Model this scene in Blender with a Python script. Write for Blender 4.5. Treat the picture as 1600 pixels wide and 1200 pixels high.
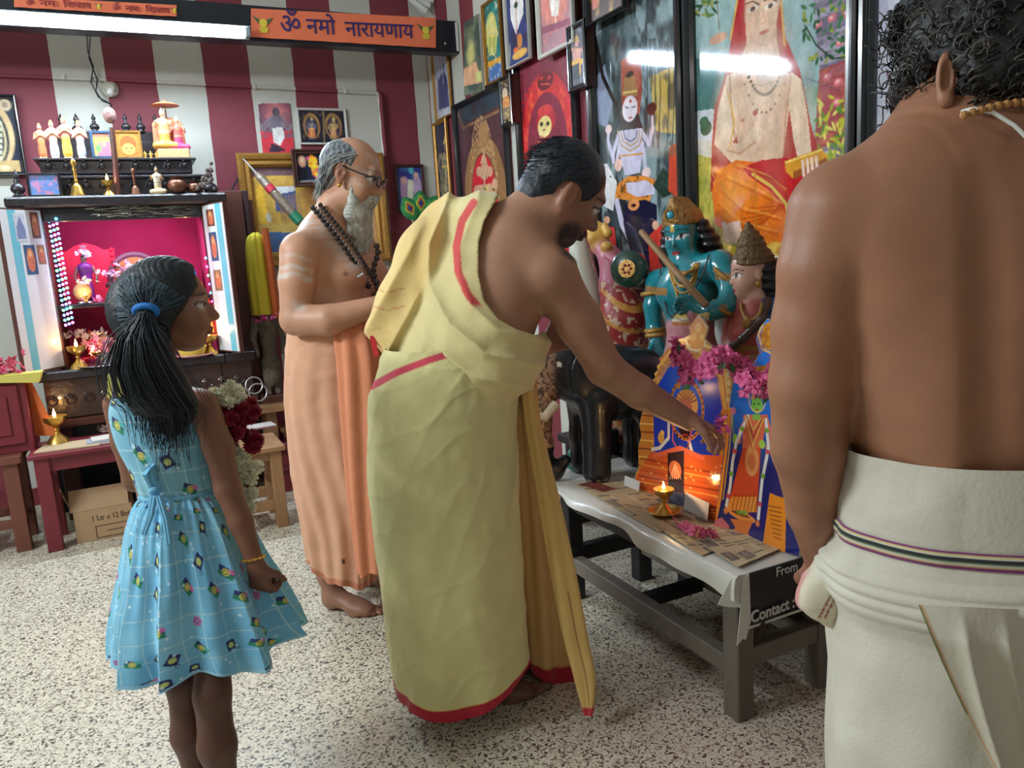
import bpy, math, random
import numpy as np
from mathutils import Vector, Matrix
import openvdb
random.seed(7); RNG = np.random.default_rng(7)
for _o in list(bpy.data.objects): bpy.data.objects.remove(_o)
SC = bpy.context.scene; COL = SC.collection
# ---------------------------------------------------------------- camera
H = 1.30; FPX = 1206.0
YAW, PITCH, ROLL = (math.radians(a) for a in (25.63, 9.73, -3.515))
_cy, _sy, _cp, _sp = math.cos(YAW), math.sin(YAW), math.cos(PITCH), math.sin(PITCH)
CF = np.array([_sy*_cp, _cy*_cp, -_sp]); _r = np.array([_cy, -_sy, 0.0]); _u = np.cross(_r, CF)
CR = _r*math.cos(ROLL) + _u*math.sin(ROLL); CU = -_r*math.sin(ROLL) + _u*math.cos(ROLL)
cam = bpy.data.cameras.new('camera'); camo = bpy.data.objects.new('camera', cam); COL.objects.link(camo)
camo.matrix_world = Matrix(((CR[0], CU[0], -CF[0], 0), (CR[1], CU[1], -CF[1], 0), (CR[2], CU[2], -CF[2], H), (0, 0, 0, 1)))
cam.sensor_width = 36.0; cam.lens = 36.0*FPX/1600.0; cam.clip_start = 0.05; cam.clip_end = 50
SC.camera = camo
# ---------------------------------------------------------------- world, lamps, exposure
w = bpy.data.worlds.new('world'); SC.world = w; w.use_nodes = True
w.node_tree.nodes['Background'].inputs[0].default_value = (0.75, 0.85, 1.0, 1)
w.node_tree.nodes['Background'].inputs[1].default_value = 0.3
SC.view_settings.view_transform = 'Standard'; SC.view_settings.look = 'None'
SC.view_settings.gamma = 1.0; SC.view_settings.use_curve_mapping = False
SC.view_settings.exposure = 0.62
TUBE_POWER = 170.0            # emission of the fluorescent tube seen in the photo
def area_lamp(name, loc, aim, sx, sy, watts, col):
    l = bpy.data.lights.new(name, 'AREA'); l.shape = 'RECTANGLE'; l.size = sx; l.size_y = sy; l.energy = watts; l.color = col
    o = bpy.data.objects.new(name, l); COL.objects.link(o); o.location = loc
    o.rotation_euler = (Vector(aim)-Vector(loc)).to_track_quat('-Z', 'Y').to_euler(); return o
# a second tube of the same kind on the side wall behind the viewer, and an unseen weak fill added at the rear
area_lamp('tube_lamp_side', (-2.3, 2.3, 2.75), (0.6, 2.4, 0.9), 1.5, 0.12, 66, (0.86, 0.95, 1.0))
area_lamp('rear_fill', (-0.4, -1.5, 2.8), (0.5, 2.2, 0.6), 1.5, 0.2, 3, (1.0, 0.93, 0.84))
# ---------------------------------------------------------------- projection helpers (authoring aids: pixel -> point on a real plane)
def ray(x, y): return CF + CR*(x-800)/FPX - CU*(y-600)/FPX
CAMP = np.array([0, 0, H])
def onZ(x, y, z): d = ray(x, y); return CAMP + d*((z-H)/d[2])
def onX(x, y, X): d = ray(x, y); return CAMP + d*(X/d[0])
def onY(x, y, Y): d = ray(x, y); return CAMP + d*(Y/d[1])
HF = np.array([_sy, _cy, 0.0])
def V(x, y, s): d = ray(x, y); return CAMP + d*(s/(d@HF))
# ---------------------------------------------------------------- materials
def lin(c):
    if isinstance(c, str): c = tuple(int(c[i:i+2], 16) for i in (0, 2, 4))
    c = np.asarray(c, float)/255.0
    return np.where(c <= 0.04045, c/12.92, ((c+0.055)/1.055)**2.4)
MATS = {}
def mat(name, col=(200, 200, 200), rough=0.6, metal=0.0, emit=None, estr=0, bump=0.0, bscale=40, var=0.0, vscale=8, sss=0.0, alpha=1.0, trans=0.0, coat=0.0, vc=False, sheen=0.0, stretch=None, spec=None):
    if name in MATS: return MATS[name]
    m = bpy.data.materials.new(name); m.use_nodes = True; nt = m.node_tree; N = nt.nodes; L = nt.links
    b = N['Principled BSDF']; c = lin(col)
    b.inputs['Base Color'].default_value = (*c, 1); b.inputs['Roughness'].default_value = rough; b.inputs['Metallic'].default_value = metal
    if spec is not None: b.inputs['Specular IOR Level'].default_value = spec
    if coat: b.inputs['Coat Weight'].default_value = coat; b.inputs['Coat Roughness'].default_value = 0.08
    if sheen: b.inputs['Sheen Weight'].default_value = sheen
    if sss: b.inputs['Subsurface Weight'].default_value = sss; b.inputs['Subsurface Radius'].default_value = (0.01, 0.004, 0.002); b.inputs['Subsurface Scale'].default_value = 1.0
    if trans: b.inputs['Transmission Weight'].default_value = trans
    if alpha < 1: b.inputs['Alpha'].default_value = alpha
    if emit is not None:
        e = lin(emit); b.inputs['Emission Color'].default_value = (*e, 1); b.inputs['Emission Strength'].default_value = estr
    tc = N.new('ShaderNodeTexCoord'); co = tc.outputs['Object']
    if stretch:
        mp = N.new('ShaderNodeMapping'); mp.inputs['Scale'].default_value = stretch; L.new(co, mp.inputs['Vector']); co = mp.outputs['Vector']
    src = None
    if vc:
        a = N.new('ShaderNodeAttribute'); a.attribute_name = 'Col'; src = a.outputs['Color']
    if var:
        n = N.new('ShaderNodeTexNoise'); n.inputs['Scale'].default_value = vscale; n.inputs['Detail'].default_value = 5; L.new(co, n.inputs['Vector'])
        mr = N.new('ShaderNodeMapRange'); mr.inputs[3].default_value = 1-var; mr.inputs[4].default_value = 1+var; mr.inputs[1].default_value = 0.3; mr.inputs[2].default_value = 0.7
        L.new(n.outputs[0], mr.inputs[0])
        vm = N.new('ShaderNodeVectorMath'); vm.operation = 'SCALE'
        if src is None: vm.inputs[0].default_value = tuple(c)
        else: L.new(src, vm.inputs[0])
        L.new(mr.outputs[0], vm.inputs['Scale']); src = vm.outputs[0]
    if src is not None: L.new(src, b.inputs['Base Color'])
    if bump:
        n = N.new('ShaderNodeTexNoise'); n.inputs['Scale'].default_value = bscale; n.inputs['Detail'].default_value = 4; L.new(co, n.inputs['Vector'])
        bm = N.new('ShaderNodeBump'); bm.inputs['Strength'].default_value = bump; bm.inputs['Distance'].default_value = 0.01
        L.new(n.outputs[0], bm.inputs['Height']); L.new(bm.outputs[0], b.inputs['Normal'])
    MATS[name] = m; return m
# ---------------------------------------------------------------- mesh builder
def rotm(axis, ang):
    return np.array(Matrix.Rotation(ang, 3, Vector(axis)))
def frame_to(d):
    d = np.asarray(d, float); d = d/np.linalg.norm(d)
    a = np.array([0, 0, 1.0]) if abs(d[2]) < 0.9 else np.array([1.0, 0, 0])
    x = np.cross(a, d); x /= np.linalg.norm(x); return x, np.cross(d, x), d
class MB:
    def __init__(s): s.v = []; s.f = []; s.c = []; s.n = 0; s.cur = None
    def add(s, v, f, c=None):
        v = np.asarray(v, float).reshape(-1, 3)
        s.v.append(v); s.f += [tuple(i+s.n for i in q) for q in f]; s.n += len(v)
        c = c if c is not None else s.cur
        s.c.append(np.tile(lin(c) if c is not None else np.array([.8, .8, .8]), (len(v), 1))); return s
    def box(s, c, size, rot=None, col=None, bev=0.0):
        c = np.asarray(c, float); h = np.asarray(size, float)/2
        if bev and bev < min(h)*0.95:
            vs = []; 
            for sx in (-1, 1):
                for sy in (-1, 1):
                    for sz in (-1, 1):
                        sg = np.array([sx, sy, sz])
                        for ax in range(3):
                            p = h-bev; p[ax] = h[ax]; vs.append(sg*p)
            vs = np.array(vs)
            def I(x, y, z, a): return ((x*2+y)*2+z)*3+a
            f = []
            for a in range(3):
                b, d = (a+1) % 3, (a+2) % 3
                for sa in (0, 1):
                    q = []
                    for (ub, ud) in ((0, 0), (1, 0), (1, 1), (0, 1)):
                        k = [0, 0, 0]; k[a] = sa; k[b] = ub; k[d] = ud; q.append(I(*k, a))
                    f.append(q if sa else q[::-1])
                for ub in (0, 1):
                    for ud in (0, 1):
                        k0 = [0, 0, 0]; k0[b] = ub; k0[d] = ud; k1 = list(k0); k1[a] = 1
                        q = [I(*k0, b), I(*k1, b), I(*k1, d), I(*k0, d)]
                        f.append(q if (ub == ud) else q[::-1])
            for x in (0, 1):
                for y in (0, 1):
                    for z in (0, 1):
                        q = [I(x, y, z, 0), I(x, y, z, 1), I(x, y, z, 2)]
                        f.append(q if (x+y+z) % 2 == 1 else q[::-1])
        else:
            vs = np.array([[x, y, z] for x in (-1, 1) for y in (-1, 1) for z in (-1, 1)])*h
            f = [(0, 1, 3, 2), (4, 6, 7, 5), (0, 4, 5, 1), (2, 3, 7, 6), (0, 2, 6, 4), (1, 5, 7, 3)]
        if rot is not None: vs = vs@np.asarray(rot).T
        return s.add(vs+c, f, col)
    def bar(s, a, b, wx, wy, col=None, up=None):
        a = np.asarray(a, float); b = np.asarray(b, float); x, y, z = frame_to(b-a)
        if up is not None:
            y = np.asarray(up, float); y = y-z*(y@z); y /= np.linalg.norm(y); x = np.cross(y, z)
        return s.box((a+b)/2, (wx, wy, np.linalg.norm(b-a)), np.array([x, y, z]).T, col, bev=min(wx, wy)*0.12)
    def tube(s, pts, rad, n=8, col=None, caps=True, closed=False):
        pts = np.asarray(pts, float); m = len(pts); rad = np.broadcast_to(np.asarray(rad, float), (m,))
        if closed: T = np.roll(pts, -1, 0)-np.roll(pts, 1, 0)
        else: T = np.gradient(pts, axis=0)
        T /= np.linalg.norm(T, axis=1)[:, None]+1e-12
        x, y, _ = frame_to(T[0]); vs = []; th = np.linspace(0, 2*math.pi, n, endpoint=False)
        for i in range(m):
            x = x-T[i]*(x@T[i]); x /= np.linalg.norm(x)+1e-12; y = np.cross(T[i], x)
            vs.append(pts[i]+rad[i]*(np.cos(th)[:, None]*x+np.sin(th)[:, None]*y))
        f = []
        for i in range(m if closed else m-1):
            j = (i+1) % m
            for k in range(n): l = (k+1) % n; f.append((i*n+k, i*n+l, j*n+l, j*n+k))
        if caps and not closed: f.append(tuple(range(n))[::-1]); f.append(tuple((m-1)*n+k for k in range(n)))
        return s.add(np.concatenate(vs), f, col)
    def cyl(s, a, b, r0, r1=None, n=20, col=None): return s.tube([a, b], [r0, r0 if r1 is None else r1], n, col)
    def lathe(s, c, prof, n=24, col=None, axis=(0, 0, 1), sx=1, sy=1):
        x, y, z = frame_to(axis) if tuple(axis) != (0, 0, 1) else (np.array([1., 0, 0]), np.array([0, 1., 0]), np.array([0, 0, 1.]))
        c = np.asarray(c, float); th = np.linspace(0, 2*math.pi, n, endpoint=False); vs = []; m = len(prof)
        for r, h in prof: vs.append(c+z*h+r*(np.cos(th)[:, None]*x*sx+np.sin(th)[:, None]*y*sy))
        f = []
        for i in range(m-1):
            for k in range(n): l = (k+1) % n; f.append((i*n+k, i*n+l, (i+1)*n+l, (i+1)*n+k))
        if prof[0][0] > 1e-5: f.append(tuple(range(n))[::-1])
        if prof[-1][0] > 1e-5: f.append(tuple((m-1)*n+k for k in range(n)))
        return s.add(np.concatenate(vs), f, col)
    def ball(s, c, r, n=10, m=7, col=None, rot=None):
        r = np.broadcast_to(np.asarray(r, float), (3,)); vs = []
        for i in range(m+1):
            p = math.pi*i/m
            for k in range(n): t = 2*math.pi*k/n; vs.append((math.sin(p)*math.cos(t), math.sin(p)*math.sin(t), -math.cos(p)))
        vs = np.array(vs)*r
        if rot is not None: vs = vs@np.asarray(rot).T
        f = [(i*n+k, i*n+(k+1) % n, (i+1)*n+(k+1) % n, (i+1)*n+k) for i in range(m) for k in range(n)]
        return s.add(vs+np.asarray(c, float), f, col)
    def prism(s, pts, org, u, v, w, d, col=None):
        # polygon pts (in u,v) extruded by d along w
        org, u, v, w = (np.asarray(a, float) for a in (org, u, v, w)); m = len(pts)
        a = np.array([org+u*p[0]+v*p[1] for p in pts]); b = a+w*d
        ar = sum(pts[i][0]*pts[(i+1) % m][1]-pts[(i+1) % m][0]*pts[i][1] for i in range(m))
        fl = (ar > 0) == (np.cross(u, v)@w*d > 0)
        f = [tuple(range(m))[::-1], tuple(range(m, 2*m))]+[(i, (i+1) % m, m+(i+1) % m, m+i) for i in range(m)]
        if not fl: f = [q[::-1] for q in f]
        return s.add(np.concatenate([a, b]), f, col)
    def quadgrid(s, P, cols=None, closed_u=False, flip=False):
        P = np.asarray(P, float); r, c = P.shape[:2]
        f = []
        for i in range(r-1):
            for j in range(c if closed_u else c-1):
                q = (i*c+j, i*c+(j+1) % c, (i+1)*c+(j+1) % c, (i+1)*c+j); f.append(q[::-1] if flip else q)
        s.v.append(P.reshape(-1, 3)); s.f += [tuple(i+s.n for i in q) for q in f]; s.n += r*c
        s.c.append(cols.reshape(-1, 3) if cols is not None else np.tile(lin(s.cur) if s.cur is not None else np.array([.8]*3), (r*c, 1))); return s
    def build(s, name, m, parent=None, smooth=True, label=None, split=35):
        v = np.concatenate(s.v); return mesh_obj(name, v, s.f, m, parent, np.concatenate(s.c), smooth, label, split)
def mesh_obj(name, v, f, m, parent=None, cols=None, smooth=True, label=None, split=35):
    if parent is not None: org = np.array(parent.matrix_world.translation) if 'org' not in parent else np.array(parent['org'])
    else: org = np.array([(v[:, 0].min()+v[:, 0].max())/2, (v[:, 1].min()+v[:, 1].max())/2, v[:, 2].min()])
    me = bpy.data.meshes.new(name)
    vl = v-org
    if isinstance(f, np.ndarray):
        me.vertices.add(len(vl)); me.vertices.foreach_set('co', vl.astype(np.float32).ravel())
        nf, k = f.shape; me.loops.add(nf*k); me.loops.foreach_set('vertex_index', f.astype(np.int32).ravel())
        me.polygons.add(nf); me.polygons.foreach_set('loop_start', np.arange(0, nf*k, k, dtype=np.int32))
        me.update(calc_edges=True)
    else: me.from_pydata(vl.tolist(), [], f)
    if cols is not None:
        a = me.color_attributes.new('Col', 'FLOAT_COLOR', 'POINT')
        a.data.foreach_set('color', np.concatenate([cols, np.ones((len(cols), 1))], 1).astype(np.float32).ravel())
    me.validate(); me.update()
    if m: me.materials.append(m if not isinstance(m, str) else MATS[m])
    if smooth:
        me.polygons.foreach_set('use_smooth', np.ones(len(me.polygons), bool))
        if split and split < 180:
            try: me.set_sharp_from_angle(angle=math.radians(split))
            except Exception: pass
    o = bpy.data.objects.new(name, me); COL.objects.link(o)
    if parent is not None:
        o.parent = parent
    else: o.location = org
    o['org'] = [float(q) for q in org]
    if label: o['label'] = label
    return o
def thing(name, label, cat, loc=(0, 0, 0), group=None):
    o = bpy.data.objects.new(name, None); COL.objects.link(o); o.location = loc; o.empty_display_size = 0.05
    o['org'] = [float(a) for a in loc]; return tag(o, label, cat, group)
def tag(o, label=None, cat=None, group=None, kind=None):
    if label: o['label'] = label
    if cat: o['category'] = cat
    if group: o['group'] = group
    if kind: o['kind'] = kind
    return o
def finish():
    for o in bpy.data.objects:
        if 'org' in o: del o['org']
# ---------------------------------------------------------------- signed distance sculpting
def smin(a, b, k):
    h = np.clip(0.5+0.5*(b-a)/k, 0, 1); return b+(a-b)*h-k*h*(1-h)
class SDF:
    def __init__(s, k=0.02): s.p = []; s.k = k
    def cap(s, a, b, ra, rb=None, col=None, k=None, sq=None, op='add'):
        a = np.asarray(a, float); b = np.asarray(b, float); rb = ra if rb is None else rb; d = b-a; dd = d@d+1e-12
        if sq is not None: ax = np.asarray(sq[0], float); ax = ax/np.linalg.norm(ax); fq = sq[1]
        def fn(X, Y, Z):
            vx, vy, vz = X-a[0], Y-a[1], Z-a[2]
            t = np.clip((vx*d[0]+vy*d[1]+vz*d[2])/dd, 0, 1); vx = vx-t*d[0]; vy = vy-t*d[1]; vz = vz-t*d[2]
            if sq is not None:
                g = (vx*ax[0]+vy*ax[1]+vz*ax[2])*(1/fq-1); vx = vx+g*ax[0]; vy = vy+g*ax[1]; vz = vz+g*ax[2]
            return np.sqrt(vx*vx+vy*vy+vz*vz)-(ra+t*(rb-ra))
        r = max(ra, rb)*(max(1, fq) if sq is not None else 1)
        s.p.append((fn, np.minimum(a, b)-r, np.maximum(a, b)+r, col, s.k if k is None else k, op)); return s
    def chain(s, pts, rad, col=None, k=None, sq=None):
        for i in range(len(pts)-1): s.cap(pts[i], pts[i+1], rad[i], rad[i+1], col, k, sq)
        return s
    def ell(s, c, r, rot=None, col=None, k=None, op='add'):
        c = np.asarray(c, float); r = np.broadcast_to(np.asarray(r, float), (3,)); M = np.eye(3) if rot is None else np.asarray(rot).T
        def fn(X, Y, Z):
            x, y, z = X-c[0], Y-c[1], Z-c[2]
            u = (M[0, 0]*x+M[0, 1]*y+M[0, 2]*z)/r[0]; v = (M[1, 0]*x+M[1, 1]*y+M[1, 2]*z)/r[1]; w_ = (M[2, 0]*x+M[2, 1]*y+M[2, 2]*z)/r[2]
            k0 = np.sqrt(u*u+v*v+w_*w_); k1 = np.sqrt((u/r[0])**2+(v/r[1])**2+(w_/r[2])**2)+1e-9
            return k0*(k0-1)/k1
        R_ = r.max(); s.p.append((fn, c-R_, c+R_, col, s.k if k is None else k, op)); return s
    def field(s, vox, disp=None, cut=None, pad=0.03):
        lo = np.min([p[1] for p in s.p if p[5] == 'add'], 0)-pad; hi = np.max([p[2] for p in s.p if p[5] == 'add'], 0)+pad
        n = np.ceil((hi-lo)/vox).astype(int)+1
        D = np.full(n, 0.08, np.float32); ax = [lo[i]+vox*np.arange(n[i]) for i in range(3)]
        for fn, a, b, col, k, op in s.p:
            m = k+0.012; i0 = np.maximum(((a-m-lo)/vox).astype(int), 0); i1 = np.minimum(((b+m-lo)/vox).astype(int)+2, n)
            if (i1 <= i0).any(): continue
            sl = tuple(slice(i0[i], i1[i]) for i in range(3))
            d = fn(ax[0][sl[0]][:, None, None], ax[1][sl[1]][None, :, None], ax[2][sl[2]][None, None, :])
            if op == 'add': D[sl] = smin(D[sl], d, max(k, 1e-4))
            else: D[sl] = -smin(-D[sl], d, max(k, 1e-4))
        if disp is not None or cut is not None:
            G = np.nonzero(np.abs(D) < 0.06) if cut is None else np.nonzero(D < 0.06)
            P = [ax[i][G[i]] for i in range(3)]; q = D[G]
            if disp is not None: q = q+disp(*P)
            if cut is not None: q = np.maximum(q, cut(*P))
            D[G] = q
        return D, lo
    def build(s, name, vox, m, parent=None, disp=None, cut=None, colfn=None, label=None, soft=0.006, base=None):
        D, lo = s.field(vox, disp, cut)
        g = openvdb.FloatGrid(0.08); g.copyFromArray(np.clip(D, -4*vox, 4*vox)); 
        g.background = float(4*vox)
        pts, quads = g.convertToQuads(0.0)
        v = pts.astype(float)*vox+lo; q = quads.astype(int)
        # orient outwards
        a = v[q[:, 0]]; b = v[q[:, 1]]; c = v[q[:, 2]]; vol = np.einsum('ij,ij->i', a-v.mean(0), np.cross(b-a, c-a)).sum()
        if vol < 0: q = q[:, ::-1]
        cols = np.zeros((len(v), 3)); W = np.zeros(len(v)); X, Y, Z = v.T
        base = (150, 110, 85) if base is None else base
        ds = []; cc = []
        for fn, a_, b_, col, k, op in s.p:
            if col is None or op != 'add': continue
            near = ((v > a_-0.03) & (v < b_+0.03)).all(1); d = np.full(len(v), 9.0); d[near] = fn(X[near], Y[near], Z[near]); ds.append(d); cc.append(lin(col))
        if ds:
            ds = np.array(ds); cc = np.array(cc); mn = ds.min(0); wt = np.exp(-(ds-mn)/soft); cols = (wt.T@cc)/wt.sum(0)[:, None]
        else: cols[:] = lin(base)
        if colfn is not None: cols = colfn(v, cols)
        return mesh_obj(name, v, q, m, parent, cols, True, label, 0)
# ---------------------------------------------------------------- value noise
def vnoise(X, Y, Z=0.0, seed=0):
    X, Y, Z = np.broadcast_arrays(np.asarray(X, float), np.asarray(Y, float), np.asarray(Z, float))
    xi, yi, zi = np.floor(X).astype(np.int64), np.floor(Y).astype(np.int64), np.floor(Z).astype(np.int64)
    fx, fy, fz = X-xi, Y-yi, Z-zi; fx = fx*fx*(3-2*fx); fy = fy*fy*(3-2*fy); fz = fz*fz*(3-2*fz)
    def h(a, b, c):
        n = (a*374761393+b*668265263+c*2147483647+seed*974634777) & 0xffffffff
        n = ((n ^ (n >> 13))*1274126177) & 0xffffffff; return ((n ^ (n >> 16)) & 0xffff)/65535.0
    r = 0
    for dx in (0, 1):
        for dy in (0, 1):
            for dz in (0, 1):
                r = r+h(xi+dx, yi+dy, zi+dz)*(fx if dx else 1-fx)*(fy if dy else 1-fy)*(fz if dz else 1-fz)
    return r
# ---------------------------------------------------------------- painted prints (colour only, flat pictures)
class Cv:
    def __init__(s, w, h, col, res):
        s.w, s.h = w, h; s.nx = int(w*res)+1; s.ny = int(h*res)+1; s.px = 1.0/res
        s.X, s.Y = np.meshgrid(np.linspace(0, w, s.nx), np.linspace(0, h, s.ny)); s.a = np.tile(lin(col), (s.ny, s.nx, 1))
    def bl(s, m, col, a=1.0):
        m = (m*a)[..., None]; s.a = s.a*(1-m)+lin(col)*m; return s
    def m_el(s, cx, cy, rx, ry, rot=0, soft=0):
        c, n = math.cos(rot), math.sin(rot); x = (s.X-cx)*c+(s.Y-cy)*n; y = -(s.X-cx)*n+(s.Y-cy)*c
        d = (np.sqrt((x/rx)**2+(y/ry)**2)-1)*min(rx, ry); return np.clip(0.5-d/(s.px+soft), 0, 1)
    def el(s, cx, cy, rx, ry, col, rot=0, a=1, soft=0): return s.bl(s.m_el(cx, cy, rx, ry, rot, soft), col, a)
    def ring(s, cx, cy, rx, ry, wd, col, a=1): return s.bl(s.m_el(cx, cy, rx+wd/2, ry+wd/2)*(1-s.m_el(cx, cy, rx-wd/2, ry-wd/2)), col, a)
    def re(s, x0, y0, x1, y1, col, a=1):
        m = np.clip(np.minimum(np.minimum(s.X-x0, x1-s.X), np.minimum(s.Y-y0, y1-s.Y))/s.px+0.5, 0, 1); return s.bl(m, col, a)
    def m_po(s, pts):
        m = np.zeros(s.X.shape, bool); n = len(pts)
        for i in range(n):
            x0, y0 = pts[i]; x1, y1 = pts[(i+1) % n]
            if y0 == y1: continue
            m ^= ((y0 > s.Y) != (y1 > s.Y)) & (s.X < (x1-x0)*(s.Y-y0)/(y1-y0)+x0)
        return m.astype(float)
    def po(s, pts, col, a=1): return s.bl(s.m_po(pts), col, a)
    def li(s, pts, wd, col, a=1):
        d = np.full(s.X.shape, 1e9)
        for (x0, y0), (x1, y1) in zip(pts[:-1], pts[1:]):
            dx, dy = x1-x0, y1-y0; t = np.clip(((s.X-x0)*dx+(s.Y-y0)*dy)/(dx*dx+dy*dy+1e-9), 0, 1)
            d = np.minimum(d, np.hypot(s.X-x0-t*dx, s.Y-y0-t*dy))
        return s.bl(np.clip(0.5-(d-wd/2)/s.px, 0, 1), col, a)
    def no(s, scx, scy, col, a=0.5, lo=0.5, hi=0.7, seed=1, m=None):
        n = 0.6*vnoise(s.X*scx, s.Y*scy, 0.5, seed)+0.4*vnoise(s.X*scx*2.3, s.Y*scy*2.3, 0.5, seed+5)
        k = np.clip((n-lo)/(hi-lo), 0, 1)
        if m is not None: k = k*m
        return s.bl(k, col, a)
    def gr(s, c0, c1, y0=0, y1=None):
        t = np.clip((s.Y-y0)/((y1 or s.h)-y0), 0, 1)[..., None]; s.a = lin(c0)*(1-t)+lin(c1)*t; return s
    def panel(s, name, org, u, v, m, parent=None, label=None, bulge=None):
        # org = top-left corner, u = full-width vector, v = full-height (downward) vector
        org, u, v = (np.asarray(q, float) for q in (org, u, v)); P = org+u*(s.X/s.w)[..., None]+v*(s.Y/s.h)[..., None]
        if bulge is not None: P = P+bulge(s.X/s.w, s.Y/s.h)
        n = s.nx; idx = (np.arange(s.ny-1)[:, None]*n+np.arange(n-1)[None, :]).reshape(-1)
        q = np.stack([idx, idx+n, idx+n+1, idx+1], 1)
        return mesh_obj(name, P.reshape(-1, 3), q, m, parent, s.a.reshape(-1, 3), True, label, 0)
def text_mesh(txt, size, org, u, v, m, name='lettering', parent=None, depth=0.0006, width=None, font=None, bold=0.0):
    cu = bpy.data.curves.new('t', 'FONT'); cu.body = txt; cu.size = size; cu.extrude = depth; cu.offset = bold; cu.resolution_u = 3
    if font: cu.font = font
    to = bpy.data.objects.new('t', cu); COL.objects.link(to); bpy.context.view_layer.update()
    me = to.evaluated_get(bpy.context.evaluated_depsgraph_get()).to_mesh()
    vs = np.array([x.co[:] for x in me.vertices]); fs = [tuple(p.vertices) for p in me.polygons]; to.to_mesh_clear()
    bpy.data.objects.remove(to); bpy.data.curves.remove(cu)
    if len(vs) == 0: return None
    if width: vs[:, 0] *= width/(vs[:, 0].max()-vs[:, 0].min())
    u, v = np.asarray(u, float), np.asarray(v, float); w_ = np.cross(u, v)
    P = np.asarray(org, float)+vs[:, :1]*u+vs[:, 1:2]*v+vs[:, 2:]*w_
    return mesh_obj(name, P, fs, m, parent, None, False)
def strands(name, m, parent, roots, rad=.0012, n=5, col=(20, 20, 24), label=None):
    t = MB()
    for pts, c in roots: t.tube(pts, np.linspace(1, .35, len(pts))*rad, n, c or col, caps=False)
    o = t.build(name, m, parent, split=0, label=label); o['kind'] = 'stuff'; return o
# ---------------------------------------------------------------- figure helpers
HR = np.array([_cy, -_sy, 0.0]); UP = np.array([0, 0, 1.0])
def proj(X, Y, Z):
    a = X*CF[0]+Y*CF[1]+(Z-H)*CF[2]; return 800+FPX*(X*CR[0]+Y*CR[1]+(Z-H)*CR[2])/a, 600-FPX*(X*CU[0]+Y*CU[1]+(Z-H)*CU[2])/a
def sdepth(X, Y): return X*HF[0]+Y*HF[1]
def nrm(v): v = np.asarray(v, float); return v/np.linalg.norm(v)
def pl_sd(px, py, pts):
    """signed distance (photo pixels) from points to an open polyline, positive on its right hand side"""
    best = np.full(np.shape(px), 1e9); sg = np.ones(np.shape(px))
    for (x0, y0), (x1, y1) in zip(pts[:-1], pts[1:]):
        dx, dy = x1-x0, y1-y0; t = np.clip(((px-x0)*dx+(py-y0)*dy)/(dx*dx+dy*dy), 0, 1)
        ex, ey = px-x0-t*dx, py-y0-t*dy; d = np.hypot(ex, ey); c = dx*ey-dy*ex; u = d < best-1e-6
        best = np.where(u, d, best); sg = np.where(u, np.where(c > 0, 1.0, -1.0), sg)
    return best*sg
def mixc(cols, m, col): m = np.clip(m, 0, 1)[:, None]; return cols*(1-m)+lin(col)*m
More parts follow.
